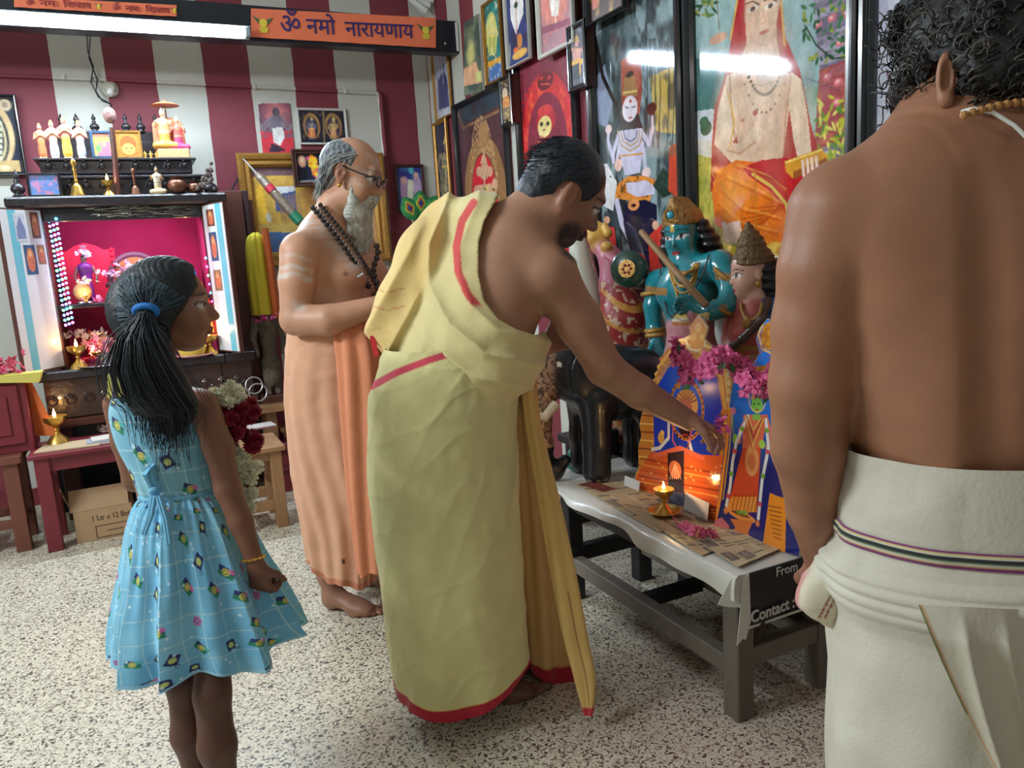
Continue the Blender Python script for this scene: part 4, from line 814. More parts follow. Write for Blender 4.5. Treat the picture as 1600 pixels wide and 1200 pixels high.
bx('back_cloth', (xl, YW-.05, zs), (xr, YW-.03, ztop), mat('magenta_cloth', (176, 30, 86), .8, var=.2, vscale=5, bump=.2, bscale=12), sh, 0, 'magenta cloth lining')
bx('side_cloth', (xr-.004, FY+.02, zs), (xr-.001, YW-.05, ztop), MATS['magenta_cloth'], sh, 0)
bx('shelf', (xl, FY+.02, zmid-.02), (xr, YW-.05, zmid), dwood, sh)
bx('header', (xl, FY, zat(343)), (xr, FY+.025, ztop), dwood, sh)
bx('sill', (xat(62, 566)-.02, FY-.10, zs-.05), (xat(350, 560), YW-.03, zs), dwood, sh, .008); bx('sill_end', (xat(350, 560), FY-.10, zs-.05), (xat(395, 560), 4.83, zs), dwood, sh, .004)
bx('cornice', (xat(8, 310), FY-.08, zat(322)), (xat(352, 310), YW-.03, zl), dwood, sh, .01)
def tier(y0, y1, x0, x1, yf, nm):
    z0, z1 = onY(200, y1, yf)[2], onY(200, y0, yf)[2]; a, b = onY(x0, (y0+y1)/2, yf)[0], onY(x1, (y0+y1)/2, yf)[0]; h = z1-z0
    bx(nm, (a, yf, z0), (b, YW-.03, z1-.16*h), dwood, sh, .004); bx('tier_lip', (a-.025, yf-.02, z1-.16*h), (b+.025, YW-.03, z1), dwood, sh, .004)
    m_ = MB().ball(np.zeros(3), (.014, .008, .02), 8, 6); m_.tube([(-.022, 0, -.012), (-.012, -.004, .014), (0, -.006, .0), (.012, -.004, .014), (.022, 0, -.012)], .005, 6); m_.ball((0, -.004, .024), .009, 8, 5)
    first = None; n = int((b-a)/.075)
    for i in range(n):
        if first is None: o = m_.build('rosette', dwood, None); first = o
        else: o = first.copy(); COL.objects.link(o)
        o.parent = sh; o.location = Vector((a+(i+.5)*(b-a)/n, yf-.006, z0+h*.28))-sh.location
    return a, b, z1
T1 = tier(274, 303, 96, 316, FY+.10, 'lower_tier'); T2 = tier(247, 271, 62, 300, FY+.16, 'upper_tier')
def finial(x, y0, y1, Y, par, name='finial'):
    b = onY(x, y1, Y); t_ = onY(x, y0, Y); h = t_[2]-b[2]; pr = [(0.32, 0), (.34, .06), (.2, .1), (.36, .2), (.4, .3), (.3, .42), (.12, .5), (.2, .56), (.1, .62), (.17, .7), (.19, .76), (.1, .86), (.03, .97), (0, 1)]
    return MB().lathe(b, [(r*h*.62, q*h) for r, q in pr], 18).build(name, dwood, par, split=0)
finial(30, 264, 308, FY-.02, sh); finial(331, 262, 308, FY-.02, sh)
for x in (99, 123, 149, 198, 221, 245): finial(x, 177, 207 if x > 130 else 214, YW-.09, sh)
MB().box(onY(165, 228, YW-.07), (1.0*(onY(250, 228, YW-.07)[0]-onY(92, 228, YW-.07)[0]), .05, .15)).build('crest_rail', dwood, sh, smooth=False)
bx('chest_end', (xat(350, 610), FY-.038, zat(640)), (xat(396, 610), 4.83, zs-.05), mat('brown_carved', (64, 44, 42), .35, bump=.8, bscale=16, coat=.5), sh, .004); bx('carved_chest', (xat(70, 610), FY-.04, zat(640)), (xat(350, 610), YW-.05, zs-.05), mat('brown_carved', (64, 44, 42), .35, bump=.8, bscale=16, coat=.5), sh, .006)
bx('plinth_board', (xat(70, 645), FY-.08, zat(652)), (xat(404, 645), 4.83, zat(640)), bwood, sh, .004)
for x in (100, 300, 385): bx('plinth_leg', (xat(x, 640)-.06, FY+.05, 0), (xat(x, 640)+.02, FY+.15, zat(652)), bwood, sh)
bx('shade_sheet', (xat(74, 700), YW-.3, .0), (xat(348, 700), YW-.28, zat(652)), black, sh)  # black sheet added to stand for the shade below the cabinet
# scroll carving on the chest front
m_ = MB()
for i in range(12):
    c0 = np.array([xat(80, 610)+i*.085, FY-.045, zat(612)]); m_ = MB(); m_.tube([c0+np.array([math.cos(a)*(.012+.006*a/3), 0, math.sin(a)*(.012+.006*a/3)]) for a in np.linspace(0, 9, 22)], .005, 6); m_.build('scroll', MATS['brown_carved'], sh)
# tinsel
r = []
for i in range(60): x = 128+RNG.random()*165; y = 322+RNG.random()*18; a = onY(x, y, FY-.008); r.append(([a, a+np.array([.03+.03*RNG.random(), -.006, .02*(RNG.random()-.5)]), a+np.array([.09*RNG.random()+.03, 0, .03*(RNG.random()-.3)])], (214, 220, 210)))
strands('tinsel', mat('silver_tinsel', (214, 220, 206), .2, metal=.8), sh, r, .0016, 4)
# doors with stickers
def door(hx, px_free, y0h, y1h, y0f, y1f, depth, nm, flip):
    hinge0, hinge1 = onY(*y0h, FY), onY(*y1h, FY); fy = FY-depth; f0, f1 = onY(*y0f, fy), onY(*y1f, fy)
    X0, X1 = (hinge0[0]+hinge1[0])/2, (f0[0]+f1[0])/2; z0, z1 = zs+.01, ztop-.005
    a, b = np.array([X0, FY-.004, z0]), np.array([X1, fy, z0]); u = b-a; L_ = np.linalg.norm(u); u = u/L_; n = np.cross(u, UPZ); n = n if n[1] < 0 else -n
    o = thing(nm, 'x', 'door', a); return a, u, L_, n, z1-z0, o
UPZ = np.array([0, 0, 1.0])
for nm, args, left in (('left', (None, None, (61, 318), (103, 567), (-3, 315), (34, 582), .19), 1), ('right', (None, None, (314, 315), (342, 541), (346, 310), (377, 545), .24), 0)):
    hinge0, hinge1 = onY(*args[2], FY), onY(*args[3], FY); fy = FY-args[6]; f0, f1 = onY(*args[4], fy), onY(*args[5], fy)
    a = np.array([(hinge0[0]+hinge1[0])/2, FY-.006, zs+.01]); b = np.array([(f0[0]+f1[0])/2, fy, zs+.01]); u = b-a; L_ = np.linalg.norm(u); u /= L_; n = np.cross(u, UPZ); n = n if n[1] < 0 else -n
    hgt = ztop-.004-zs-.01
    d = MB(); d.prism([(0, 0), (L_, 0), (L_, hgt), (0, hgt)], a-n*.02, u, UPZ, n, .02); dr = d.build('door', bwood, sh, smooth=False, label=('left' if left else 'right')+' cabinet door, white inside with a pale blue band')
    MB().prism([(.008, .008), (L_-.008, .008), (L_-.008, hgt-.008), (.008, hgt-.008)], a, u, UPZ, n, .002).build('laminate', white_lam, dr, smooth=False)
    q0, q1 = (.62, .8) if left else (.62, .86); MB().prism([(L_*q0, .008), (L_*q1, .008), (L_*q1, hgt-.008), (L_*q0, hgt-.008)], a, u, UPZ, n, .0028).build('blue_band', blue_lam, dr, smooth=False)
    st = ((.42, .80, .26, .17, 0), (.1, .82, .2, .16, 1), (.30, .60, .26, .18, 2), (.07, .66, .18, .12, 3)) if left else ((.2, .85, .34, .11, 1), (.2, .62, .34, .19, 2), (.2, .42, .34, .14, 3))
    for (fx, fz, fw, fh, k) in st:
        cv = Cv(10, 10*fh*hgt/(fw*L_), [(206, 208, 214), (120, 70, 60), (40, 90, 130), (150, 120, 90)][k], 3); w_, h_ = cv.w, cv.h
        if k == 0: cv.po([(5, h_*.08), (8.5, h_*.5), (9, h_*.9), (1, h_*.9), (1.5, h_*.5)], (120, 130, 170)); cv.no(1, .8, (150, 156, 190), .6)
        else: cv.el(5, h_*.5, 3.6, h_*.4, (206, 130, 80)); cv.el(5, h_*.3, 1.6, h_*.1, (226, 170, 120)); cv.po([(3, h_*.42), (7, h_*.42), (8, h_*.85), (2, h_*.85)], (206, 110, 80)); cv.no(1, 1, (90, 60, 60), .5)
        o_ = a+u*(L_*(fx if u[0] > 0 else fx+fw))+UPZ*(hgt*(fz+fh))+n*.0032; cv.panel('sticker', o_, u*L_*fw*(1 if u[0] > 0 else -1), -UPZ*hgt*fh, satin, dr)
# strings of small coloured bulbs inside the left and right posts
def led(x0, y0, x1, y1, Y, rows, cols_, label, dx=5.5):
    t = thing('light_string', label, 'lights', onY((x0+x1)/2, y1, Y)); prot = []
    for nm, c in (('cyan', (60, 220, 255)), ('pink', (255, 90, 200)), ('green', (90, 255, 150)), ('blue', (90, 110, 255))):
        prot.append((mat('bulb_'+nm, c, .4, emit=c, estr=11)))
    ms = [MB().ball(np.zeros(3), .0068, 7, 5).build('bulb', m, None).data for m in prot]; 
    for o in [o for o in bpy.data.objects if o.name.startswith('bulb') and o.parent is None]: bpy.data.objects.remove(o)
    for i in range(rows):
        for j in range(cols_):
            f = i/(rows-1); p = onY(x0+(x1-x0)*f+j*dx, y0+(y1-y0)*f-2*j, Y-.02*j); o = bpy.data.objects.new('bulb', ms[(i+2*j) % 4]); COL.objects.link(o); o.parent = t; o.location = Vector(p)-t.location
    cp = [onY(x0+(x1-x0)*f, y0+(y1-y0)*f, Y)+np.array([.004, .008, 0]) for f in np.linspace(0, 1, 10)]; MB().tube(cp, .003, 6).build('wire', black, t)
    return t
led(77, 348, 103, 510, FY+.03, 22, 3, 'triple string of small coloured bulbs down the left post of the shrine')
led(322, 405, 336, 500, FY+.03, 8, 1, 'short string of small bulbs at the right post of the shrine')
l = bpy.data.lights.new('interior_fill', 'AREA'); l.shape = 'RECTANGLE'; l.size = .5; l.size_y = .02; l.energy = 2.6; l.color = (.95, .6, .9); lo = bpy.data.objects.new('interior_fill', l); COL.objects.link(lo); lo.location = ((xl+xr)/2, FY+.05, zat(346)); lo.rotation_euler = (.5, 0, 0)   # unseen lamp added to brighten the shrine interior
# ---- statuettes
def statue(name, label, cat, base, h, face, skin, robe, upper=None, crown=(206, 160, 80), pose='fold', w=1.0, group=None, vox=None):
    base = np.asarray(base, float); f = nrm_(face); sd = np.cross(f, UPZ); up = UPZ; q = lambda a, b, c: base+sd*a*h*w+f*b*h+up*c*h; S = SDF(.02*h); upper = upper or skin
    if pose == 'sit':
        S.cap(q(-.2, .05, .1), q(.2, .05, .1), .09*h, .09*h, robe, .05*h); S.cap(q(0, 0, .1), q(0, 0, .4), .13*h*w, .11*h, robe, .05*h); S.chain([q(0, 0, .35), q(0, 0, .6)], [.11*h*w, .13*h*w], upper, .04*h); hz = .82
    else:
        for s_ in (-1, 1): S.cap(q(s_*.05, 0, .02), q(s_*.045, 0, .3), .032*h, .05*h, skin, .01*h); S.cap(q(s_*.05, 0, .02), q(s_*.055, .06, .015), .025*h, .02*h, skin, .01*h)
        S.cap(q(0, 0, .14), q(0, 0, .5), .095*h*w, .08*h*w, robe, .03*h); S.cap(q(0, 0, .5), q(0, 0, .7), .075*h*w, .1*h*w, upper, .03*h, sq=(sd, 1.2)); hz = .87
    z0 = hz-.2
    for s_ in (-1, 1):
        a = q(s_*.12, 0, z0+.04)
        if pose == 'fold': S.chain([a, q(s_*.15, .02, z0-.12), q(s_*.02, .11, z0-.02)], [.035*h, .03*h, .024*h], upper, .01*h)
        elif pose == 'down': S.chain([a, q(s_*.17, .0, z0-.14), q(s_*.15, .05, z0-.28)], [.035*h, .03*h, .022*h], skin, .01*h)
        else: S.chain([a, q(s_*.19, .02, z0-.1), q(s_*.17, .1, z0+.02)], [.035*h, .03*h, .024*h], skin, .01*h)
    S.cap(q(0, 0, z0+.06), q(0, 0, z0+.14), .035*h, .035*h, skin, .02*h); S.ell(q(0, .005, hz), np.array([.058, .062, .07])*h, np.array([sd, f, up]).T, skin, .01*h); S.cap(q(0, .06, hz+.0), q(0, .068, hz-.01), .008*h, .01*h, skin, .008*h)
    if crown: S.cap(q(0, -.01, hz+.04), q(0, -.01, hz+.12), .06*h, .025*h, crown, .01*h); S.ell(q(0, -.03, hz), np.array([.062, .05, .068])*h, np.array([sd, f, up]).T, (40, 30, 30), .005*h)
    def cf(v, c):
        x, y, z = (v-base)@sd/h/w, (v-base)@f/h, (v[:, 2]-base[2])/h
        for s_ in (-1, 1): c = mixc_(c, (np.hypot((x-s_*.024)*1.0, (z-hz-.008)*1.6) < .011)*(y > .03), (20, 20, 24))
        c = mixc_(c, (np.hypot(x, (z-hz+.036)*2.2) < .015)*(y > .03), (170, 50, 50)); c = mixc_(c, .9*(np.abs(z-z0+.22) < .014), crown or (206, 160, 80)); c = mixc_(c, .9*(np.abs(np.hypot(x, (z-z0-.05)*.7)-.07) < .008)*(y > 0)*(z < z0+.06), crown or (206, 160, 80)); return c
    return tag(S.build(name, vox or max(h/52, .0028), vpaint, None, colfn=cf, soft=.002), label, cat, group)
def nrm_(v): v = np.asarray(v, float); return v/np.linalg.norm(v)
def mixc_(cols, m, col): m = np.clip(m, 0, 1)[:, None]; return cols*(1-m)+lin(col)*m
fc = (0.05, -1, 0); YT = FY+.22
def st_px(name, label, cat, x, yb, yt, Y, **k):
    b = onY(x, yb, Y); t_ = onY(x, yt, Y); return statue(name, label, cat, b, t_[2]-b[2], fc, **k)
zT2 = T2[2]
def on_top(x, Y, z): p = onY(x, 245, Y); return np.array([p[0], Y, z])
for x, yt, sk, rb, up_, lb in ((68, 192, (226, 170, 140), (214, 120, 70), (226, 150, 120), 'small painted figurine with folded hands and orange cloth, leftmost on the shrine top'), (87, 187, (230, 176, 150), (200, 214, 226), None, 'painted figurine in pale blue cloth, second from the left on the shrine top'), (107, 181, (226, 160, 140), (226, 186, 70), (226, 140, 130), 'tallest painted figurine in yellow cloth and pink shawl on the shrine top'), (129, 187, (230, 170, 150), (190, 210, 230), None, 'painted figurine in light blue cloth beside the small framed picture')):
    h = onY(x, yt, YT)[2]-zT2-.006; b = on_top(x, YT, zT2+.004); o = statue('figurine', lb, 'figurine', b, h, fc, sk, rb, up_, w=1.1)
    MB().lathe(b-[0, 0, .004], [(.032, 0), (.032, .005), (.028, .008)], 16).build('base', mat('cream_plaster', (206, 196, 176), .6), o)
def standee(name, label, cat, x0, x1, yb, yt, Y, cv, fm=None, bw=.008):
    a = onY(x0, yb, Y); b = onY(x1, yb, Y); t_ = onY((x0+x1)/2, yt, Y); h = t_[2]-a[2]; a[2] = (a[2]+b[2])/2; u = np.array([b[0]-a[0], 0, 0]); lean = np.array([0, .12*h, h])
    o = thing(name, label, cat, a+u/2); cv.panel('print', a+lean, u, -lean, satin, o)
    MB().prism([(-bw, -bw*0), (u[0]+bw, 0), (u[0]+bw, h+bw), (-bw, h+bw)], a+np.array([0, .004, 0]), (1, 0, 0), nrm_(lean), (0, 1, 0), .01).build('backing', fwhite if fm is None else fm, o, smooth=False)
    if fm is not None:
        n_ = nrm_(np.cross(lean, u)); n_ = n_ if n_[1] < 0 else -n_; L_ = nrm_(lean); H_ = np.linalg.norm(lean)
        for p_, q_ in ((a, a+u), (a+lean, a+u+lean), (a, a+lean), (a+u, a+u+lean)): MB().bar(p_, q_, .012, .012).build('frame_bar', fm, o, smooth=False)
    return o
zoff = lambda x, y, Y, z: None
cv = Cv(10, 14, (206, 176, 90), 3); cv.re(0, 0, 10, 3, (206, 110, 90)); cv.re(0, 3, 10, 6, (226, 206, 90)); cv.po([(3, 6), (9, 5), (9.5, 14), (2, 14)], (206, 110, 130)); cv.el(3, 9, 1.6, 2.4, (110, 150, 90)); cv.el(6, 6.6, 1.2, 1.5, (206, 150, 120))
standee('framed_picture', 'small blue framed yellow and pink picture standing on the shrine top', 'picture', 147, 177, 245.5, 206, YT-.03, cv, mat('blue_frame', (50, 80, 110), .4))
cv = Cv(10, 12, (176, 112, 50), 4); cv.el(5, 6.5, 4.4, 5, (150, 90, 44)); 
for r_ in (4.4, 3.6): cv.ring(5, 5.6, r_, r_*1.1, .3, (206, 150, 70))
cv.el(5, 8, 2.5, 2.6, (226, 190, 90)); cv.el(4, 7.7, .6, .35, (40, 36, 30)); cv.el(6.1, 7.7, .6, .35, (40, 36, 30)); cv.el(5, 9.4, .6, .3, (170, 70, 50)); cv.re(0, 0, 10, .6, (226, 170, 90)); cv.re(0, 11.4, 10, 12, (226, 170, 90)); cv.re(0, 0, .6, 12, (226, 170, 90)); cv.re(9.4, 0, 10, 12, (226, 170, 90))
standee('golden_face_plaque', 'golden plaque of a smiling face with hooded halo on the shrine top', 'plaque', 184, 222, 246, 205, YT-.03, cv, fgold)
# row of small idols beside the plaque on a dark stand
p = on_top(236, YT+.06, zT2); bx0 = MB().box((p[0]+.005, YT+.08, zT2+.055), (.115, .05, .11), bev=.01).build('dark_back_stand', dwood, None); tag(bx0, 'dark carved stand behind three tiny gilt idols on the shrine top', 'stand')
for i, x in enumerate((227, 236, 245)): statue('tiny_idol', ['tiny gilt idol nearest the golden face plaque', 'middle one of the three tiny gilt idols', 'tiny gilt idol nearest the parasol throne'][i], 'idol', on_top(x, YT, zT2), .05, fc, (226, 180, 90), (206, 150, 70), pose='sit', crown=(226, 186, 90), w=1.2, vox=.002, group='tiny gilt idols')
# throned pair under a parasol
b = on_top(272, YT, zT2); hh = onY(265, 158, YT)[2]-zT2
t = thing('throned_couple', 'painted clay couple seated on a throne under an orange parasol', 'figurine', b)
MB().box(b+[.0, .02, .03], (.17, .1, .06), bev=.008).build('pedestal', mat('buff_plaster', (196, 156, 110), .6, bump=.3), t)
MB().lathe(b+[-.01, .04, .06], [(.085, 0), (.085, .02), (.08, .14), (.05, .17), (0, .175)], 20, sy=.25).build('throne_back', mat('orange_plaster', (206, 130, 90), .6, bump=.5, bscale=80), t)
o = statue('figure', None, 'x', b+[-.035, -.0, .05], .24, fc, (214, 170, 130), (214, 150, 70), (226, 160, 110), pose='sit', crown=(190, 210, 214)); 
def adopt(o, par, **k):
    for kk in ('category', 'label'): 
        if kk in o: del o[kk]
    o.parent = par; o.location = Vector(o.location)-par.location; return tag(o, **k)
adopt(o, t, label='figure in yellow with pale headdress'); o = statue('figure', None, 'x', b+[.035, -.0, .045], .2, fc, (226, 170, 140), (190, 60, 110), (214, 90, 80), pose='sit', crown=(206, 160, 110)); adopt(o, t, label='figure in magenta dress')
MB().cyl(b+[-.012, .03, .2], b+[-.012, .03, hh], .004).build('parasol_pole', fgold, t); MB().lathe(b+[-.012, .03, hh-.02], [(.075, 0), (.05, .012), (.012, .022), (.004, .03), (0, .04)], 24).build('parasol', mat('orange_cloth', (214, 120, 80), .6), t)
# ---- ledge items
def led_p(x, Y=FY-.03): p = onY(x, 306, Y); return np.array([p[0], Y, zl])
cv = Cv(14, 9, (110, 130, 190), 3); cv.no(.5, .5, (206, 130, 160), .9, .45, .6); cv.no(.8, .8, (90, 150, 206), .8, .5, .6, 4)
standee('small_framed_picture', 'small dark framed blue and pink picture standing on the left of the shrine ledge', 'picture', 47, 96, 306, 271, FY-.03, cv, fblack)
def bell(p, h, nm, lb, m):
    o = thing(nm, lb, 'bell', p); MB().lathe(p, [(.2*h, 0), (.2*h, .02*h), (.15*h, .1*h), (.12*h, .26*h), (.04*h, .36*h), (0, .37*h)], 20).build('bell_body', m, o, split=0); MB().lathe(p+[0, 0, .35*h], [(.03*h, 0), (.05*h, .06*h), (.025*h, .12*h), (.055*h, .2*h), (.03*h, .28*h), (.06*h, .36*h), (.03*h, .42*h), (.085*h, .52*h), (.06*h, .6*h), (0, .65*h)], 14).build('handle', m, o, split=0); return o
bell(led_p(122), .19, 'hand_bell', 'tall brass hand bell on the shrine ledge beside the small picture', brass)
bell(led_p(213), .14, 'hand_bell', 'small copper coloured hand bell in the middle of the shrine ledge', copper)
statue('seated_figurine', 'small clay figurine seated on a block, pale shawl, on the shrine ledge', 'figurine', led_p(249), .155, (-.4, -1, 0), (190, 150, 110), (206, 180, 140), (226, 214, 196), pose='sit', crown=(40, 36, 36))
for x, r_, lb in ((279, .052, 'larger round dark copper pot on the shrine ledge'), (306, .038, 'smaller round dark copper pot beside the ledge finial')):
    p = led_p(x); tag(MB().lathe(p, [(r_*.4, 0), (r_*.9, r_*.4), (r_, r_*.85), (r_*.8, r_*1.3), (r_*.55, r_*1.5), (r_*.75, r_*1.7), (r_*.7, r_*1.7), (r_*.45, r_*1.45), (0, r_*1.45)], 24).build('copper_pot', copper, None, split=60), lb, 'pot')
def oil_lamp(p, h, name, label, m=None, saucer=0, flame=1.0, fs=1):
    m = m or brass; o = thing(name, label, 'oil lamp', p)
    if saucer: MB().lathe(p, [(saucer*.7, 0), (saucer, .012), (saucer*.97, .014), (saucer*.68, .004), (0, .004)], 32).build('saucer', m, o, split=50)
    z0 = .004 if saucer else 0
    MB().lathe(p+[0, 0, z0], [(.36*h, 0), (.34*h, .03*h), (.3*h, .12*h), (.12*h, .3*h), (.07*h, .38*h), (.1*h, .44*h), (.06*h, .5*h), (.16*h, .58*h), (.33*h, .72*h), (.37*h, .9*h), (.34*h, .9*h), (.2*h, .82*h), (0, .8*h)], 28).build('lamp_body', m, o, split=50)
    MB().lathe(p+[0, 0, z0+.82*h], [(.3*h, 0), (0, .002)], 20).build('oil', mat('oil', (190, 120, 40), .1), o, split=0)
    MB().lathe(p+[0.0, 0, z0+.86*h], [(.0, 0), (.045*h*fs, .05*h*fs), (.05*h*fs, .1*h*fs), (.02*h*fs, .2*h*fs), (0, .28*h*fs)], 10).build('flame', flame_m, o, split=0)
    l = bpy.data.lights.new('flame_glow', 'POINT'); l.energy = .55*flame; l.color = (1, .62, .28); l.shadow_soft_size = .006; lo = bpy.data.objects.new('flame_glow', l); COL.objects.link(lo); lo.parent = o; lo.location = (0, 0, z0+1.12*h); return o
oil_lamp(led_p(171, FY-.04), .085, 'ledge_oil_lamp', 'lit oil lamp glowing in the middle of the dark shrine ledge', fs=1.6)
# string of beads round the right finial
bp_ = led_p(322); o = thing('bead_string', 'grey rosary beads heaped round the right finial of the shrine', 'beads', bp_); fm_ = None
for i in range(34):
    a = i*.55; q = bp_+[.045*math.cos(a)*(1+.2*math.sin(i)), -.03+.03*math.sin(a), .012+.0045*i*(.5+.5*math.cos(a))]
    b_ = MB().ball(np.zeros(3), .011, 7, 5).build('bead', mat('grey_bead', (96, 84, 80), .7), None) if fm_ is None else fm_.copy()
    if fm_ is not None: COL.objects.link(b_)
    fm_ = fm_ or b_; b_.parent = o; b_.location = Vector(q)-o.location
# staff with oval finial, bulb holder and cable
p0 = np.array([xat(184, 304, FY), FY, zl]); p1 = onY(175, 200, FY+.03); p2 = onY(171, 180, FY+.03)
o = thing('wooden_staff', 'brown staff with an oval carved head leaning above the shrine', 'staff', p0); MB().tube([p0, p0*.5+p1*.5, p1], [.017, .014, .012], 12).build('shaft', bwood, o); MB().ball(p2, (.032, .016, .042), 16, 10).build('carved_head', mat('pale_carving', (150, 112, 106), .6, bump=.8, bscale=60), o)
h0 = onY(172, 140, YW-.002); o = thing('bulb_holder', 'round cream wall bulb holder above the shrine', 'lamp holder', h0)
MB().lathe(h0, [(.045, 0), (.045, .012), (.03, .02), (.024, .045), (.0, .045)], 24, axis=(0, -1, 0)).build('rose', mat('cream_plastic', (176, 172, 156), .5), o, split=40); MB().lathe(h0+[0, -.04, -.012], [(.0, 0), (.02, .0), (.02, .03), (0, .04)], 16, axis=(0, -.4, -1)).build('socket', fwhite, o, split=40)
tag(MB().tube([onY(136, 56, BY+.06), onY(137, 80, YW-.1), onY(146, 105, YW-.03), onY(142, 128, YW-.03), onY(154, 152, YW-.05), onY(174, 163, YW-.03), onY(175, 178, FY+.05)], .0035, 6).tube([onY(141, 56, BY+.06), onY(139, 90, YW-.05), onY(152, 125, YW-.03), onY(150, 142, YW-.05), onY(160, 158, YW-.04), onY(174, 163, YW-.035)], .0035, 6).build('hanging_cable', black, None), 'thin twisted dark cable hanging from the beam to the bulb holder', 'cable')
# ---- interior of the shrine
def shp(x, Y, z): p = onY(x, 440, Y); return np.array([p[0], Y, z])
t = thing('red_throne', 'bright red fringed throne back behind the purple robed idol', 'throne', shp(140, FY+.3, zmid))
pts = [(-.14, 0), (.14, 0), (.16, .34), (.10, .33), (.06, .36), (0, .38), (-.06, .36), (-.1, .33), (-.16, .35)]
MB().prism([(a*.92, b*.86) for a, b in pts], shp(140, FY+.3, zmid), (1, 0, 0), (0, 0, 1), (0, 1, 0), .03).build('throne_back', mat('red_velvet', (214, 36, 70), .7, bump=.3), t, smooth=False)
for i in range(18): q = shp(140, FY+.29, zmid)+np.array([-.13+.26*(i % 2), 0, .03+.015*i]); MB().ball(q, .011, 7, 5).build('fringe', MATS['red_velvet'], t)
statue('purple_robed_idol', 'idol in purple robe before the red throne inside the shrine', 'idol', shp(136, FY+.18, zmid), .27, fc, (150, 110, 100), (130, 40, 150), (110, 40, 130), pose='down', crown=(90, 70, 80), w=1.15)
def blossoms(name, label, cat, centre, spread, n, col, r=.014, group=None, flat=.6, seed=1):
    g = np.random.default_rng(seed); o = thing(name, label, cat, centre, group); m = mat('petal_%d_%d_%d' % col, col, .6, sss=.0)
    t_ = MB()
    for i in range(6):
        a = i*1.047; d = np.array([math.cos(a), math.sin(a), .35]); pr = np.array([-math.sin(a), math.cos(a), 0]); t_.add([np.zeros(3), d*r*.6+pr*r*.42, d*r*1.2+UPZ*r*.1, d*r*.6-pr*r*.42, d*r*.62+UPZ*r*.16], [(0, 1, 4), (1, 2, 4), (2, 3, 4), (3, 0, 4)])
    t_.ball((0, 0, r*.25), r*.22, 6, 4); proto = t_.build('blossom', m, None, split=0); me = proto.data; bpy.data.objects.remove(proto)
    for i in range(n):
        b_ = bpy.data.objects.new('blossom', me); COL.objects.link(b_); b_.parent = o; d = g.normal(size=3)*np.asarray(spread)*.5; b_.location = d; dd = Vector(d+np.array([0, -.02, .02])); b_.rotation_euler = (g.normal()*.6+.9, g.normal()*.6, g.random()*6); s_ = .8+.5*g.random(); b_.scale = (s_, s_, s_)
    return o
blossoms('flower_garland', 'white flower crown on the purple robed idol', 'flowers', shp(136, FY+.16, zmid+.27), (.05, .02, .025), 14, (226, 206, 226), .014)
blossoms('flower_garland', 'pale flowers on the dark small idol right of the purple robed idol', 'flowers', shp(174, FY+.16, zmid+.15), (.06, .03, .03), 14, (226, 200, 226), .014, seed=2)
blossoms('flower_heap', 'pink flower heap along the middle shelf of the shrine', 'flowers', shp(180, FY+.08, zmid+.02), (.16, .04, .02), 26, (226, 130, 190), .015, seed=3)
statue('dark_idol', 'small dark idol covered with pale flowers inside the shrine', 'idol', shp(174, FY+.18, zmid), .15, fc, (70, 56, 70), (90, 60, 90), pose='sit', crown=(90, 80, 90))
t = thing('arched_plaque', 'dark round arch with a gold idol at the centre of the shrine', 'plaque', shp(214, FY+.3, zmid)); c0 = shp(214, FY+.3, zmid+.12)
MB().tube([c0+np.array([.13*math.cos(a), 0, .13*math.sin(a)]) for a in np.linspace(-.3, 3.44, 26)], .018, 8).build('arch', mat('grey_violet_wood', (100, 70, 86), .6, bump=.3), t); MB().lathe(c0, [(.12, 0), (.12, .01), (0, .01)], 28, axis=(0, -1, 0)).build('disc', mat('dull_gold', (170, 120, 70), .5), t, split=40)
blossoms('flower_garland', 'pale pink garland on the central arch of the shrine', 'flowers', c0+[0, -.05, .06], (.11, .02, .03), 26, (222, 176, 206), .015, seed=5)
t = thing('blue_disc_idol', 'idol before a bright blue disc at the right of the shrine', 'idol', shp(272, FY+.28, zmid)); c1 = shp(274, FY+.28, zmid+.1); MB().lathe(c1, [(.12, 0), (.12, .01), (0, .01)], 32, axis=(0, -1, 0)).build('blue_disc', mat('blue_board', (30, 130, 206), .4), t, split=40)
o = statue('idol_figure', None, 'x', shp(270, FY+.22, zmid), .22, fc, (206, 160, 150), (206, 130, 150), pose='sit', crown=(90, 60, 60)); adopt(o, t)
blossoms('flower_garland', 'pale flower crown before the bright blue disc', 'flowers', shp(268, FY+.19, zmid+.2), (.06, .02, .02), 16, (230, 200, 222), .014, seed=6)
blossoms('flower_garland', 'pink and white flowers at the foot of the blue disc', 'flowers', shp(262, FY+.14, zmid+.08), (.16, .03, .03), 30, (224, 180, 214), .015, seed=7)
MB_ = MB().lathe(shp(128, FY+.06, zmid), [(.03, 0), (.04, .004), (.035, .012), (0, .012)], 20); tag(MB_.build('small_dish', steel, None, split=50), 'small steel dish on the middle shelf of the shrine', 'dish')
tag(MB().ball(shp(127, FY+.1, zmid+.062), (.046, .03, .05), 16, 10).build('round_gold_idol', mat('rough_gold', (206, 150, 96), .5, bump=.8, bscale=70), None), 'round flower topped golden idol on the middle shelf', 'idol')
blossoms('flower_garland', 'white flowers on the round golden idol', 'flowers', shp(132, FY+.09, zmid+.115), (.05, .02, .015), 10, (236, 230, 226), .014, seed=9)
def sil(x, Y=FY-.04): p = onY(x, 560, Y); return np.array([p[0], Y, zs])
oil_lamp(sil(122), .13, 'sill_oil_lamp', 'brass oil lamp burning at the left of the shrine sill', fs=1.2)
oil_lamp(sil(331), .12, 'sill_oil_lamp', 'brass oil lamp burning at the right of the shrine sill beside the door', fs=1.0)
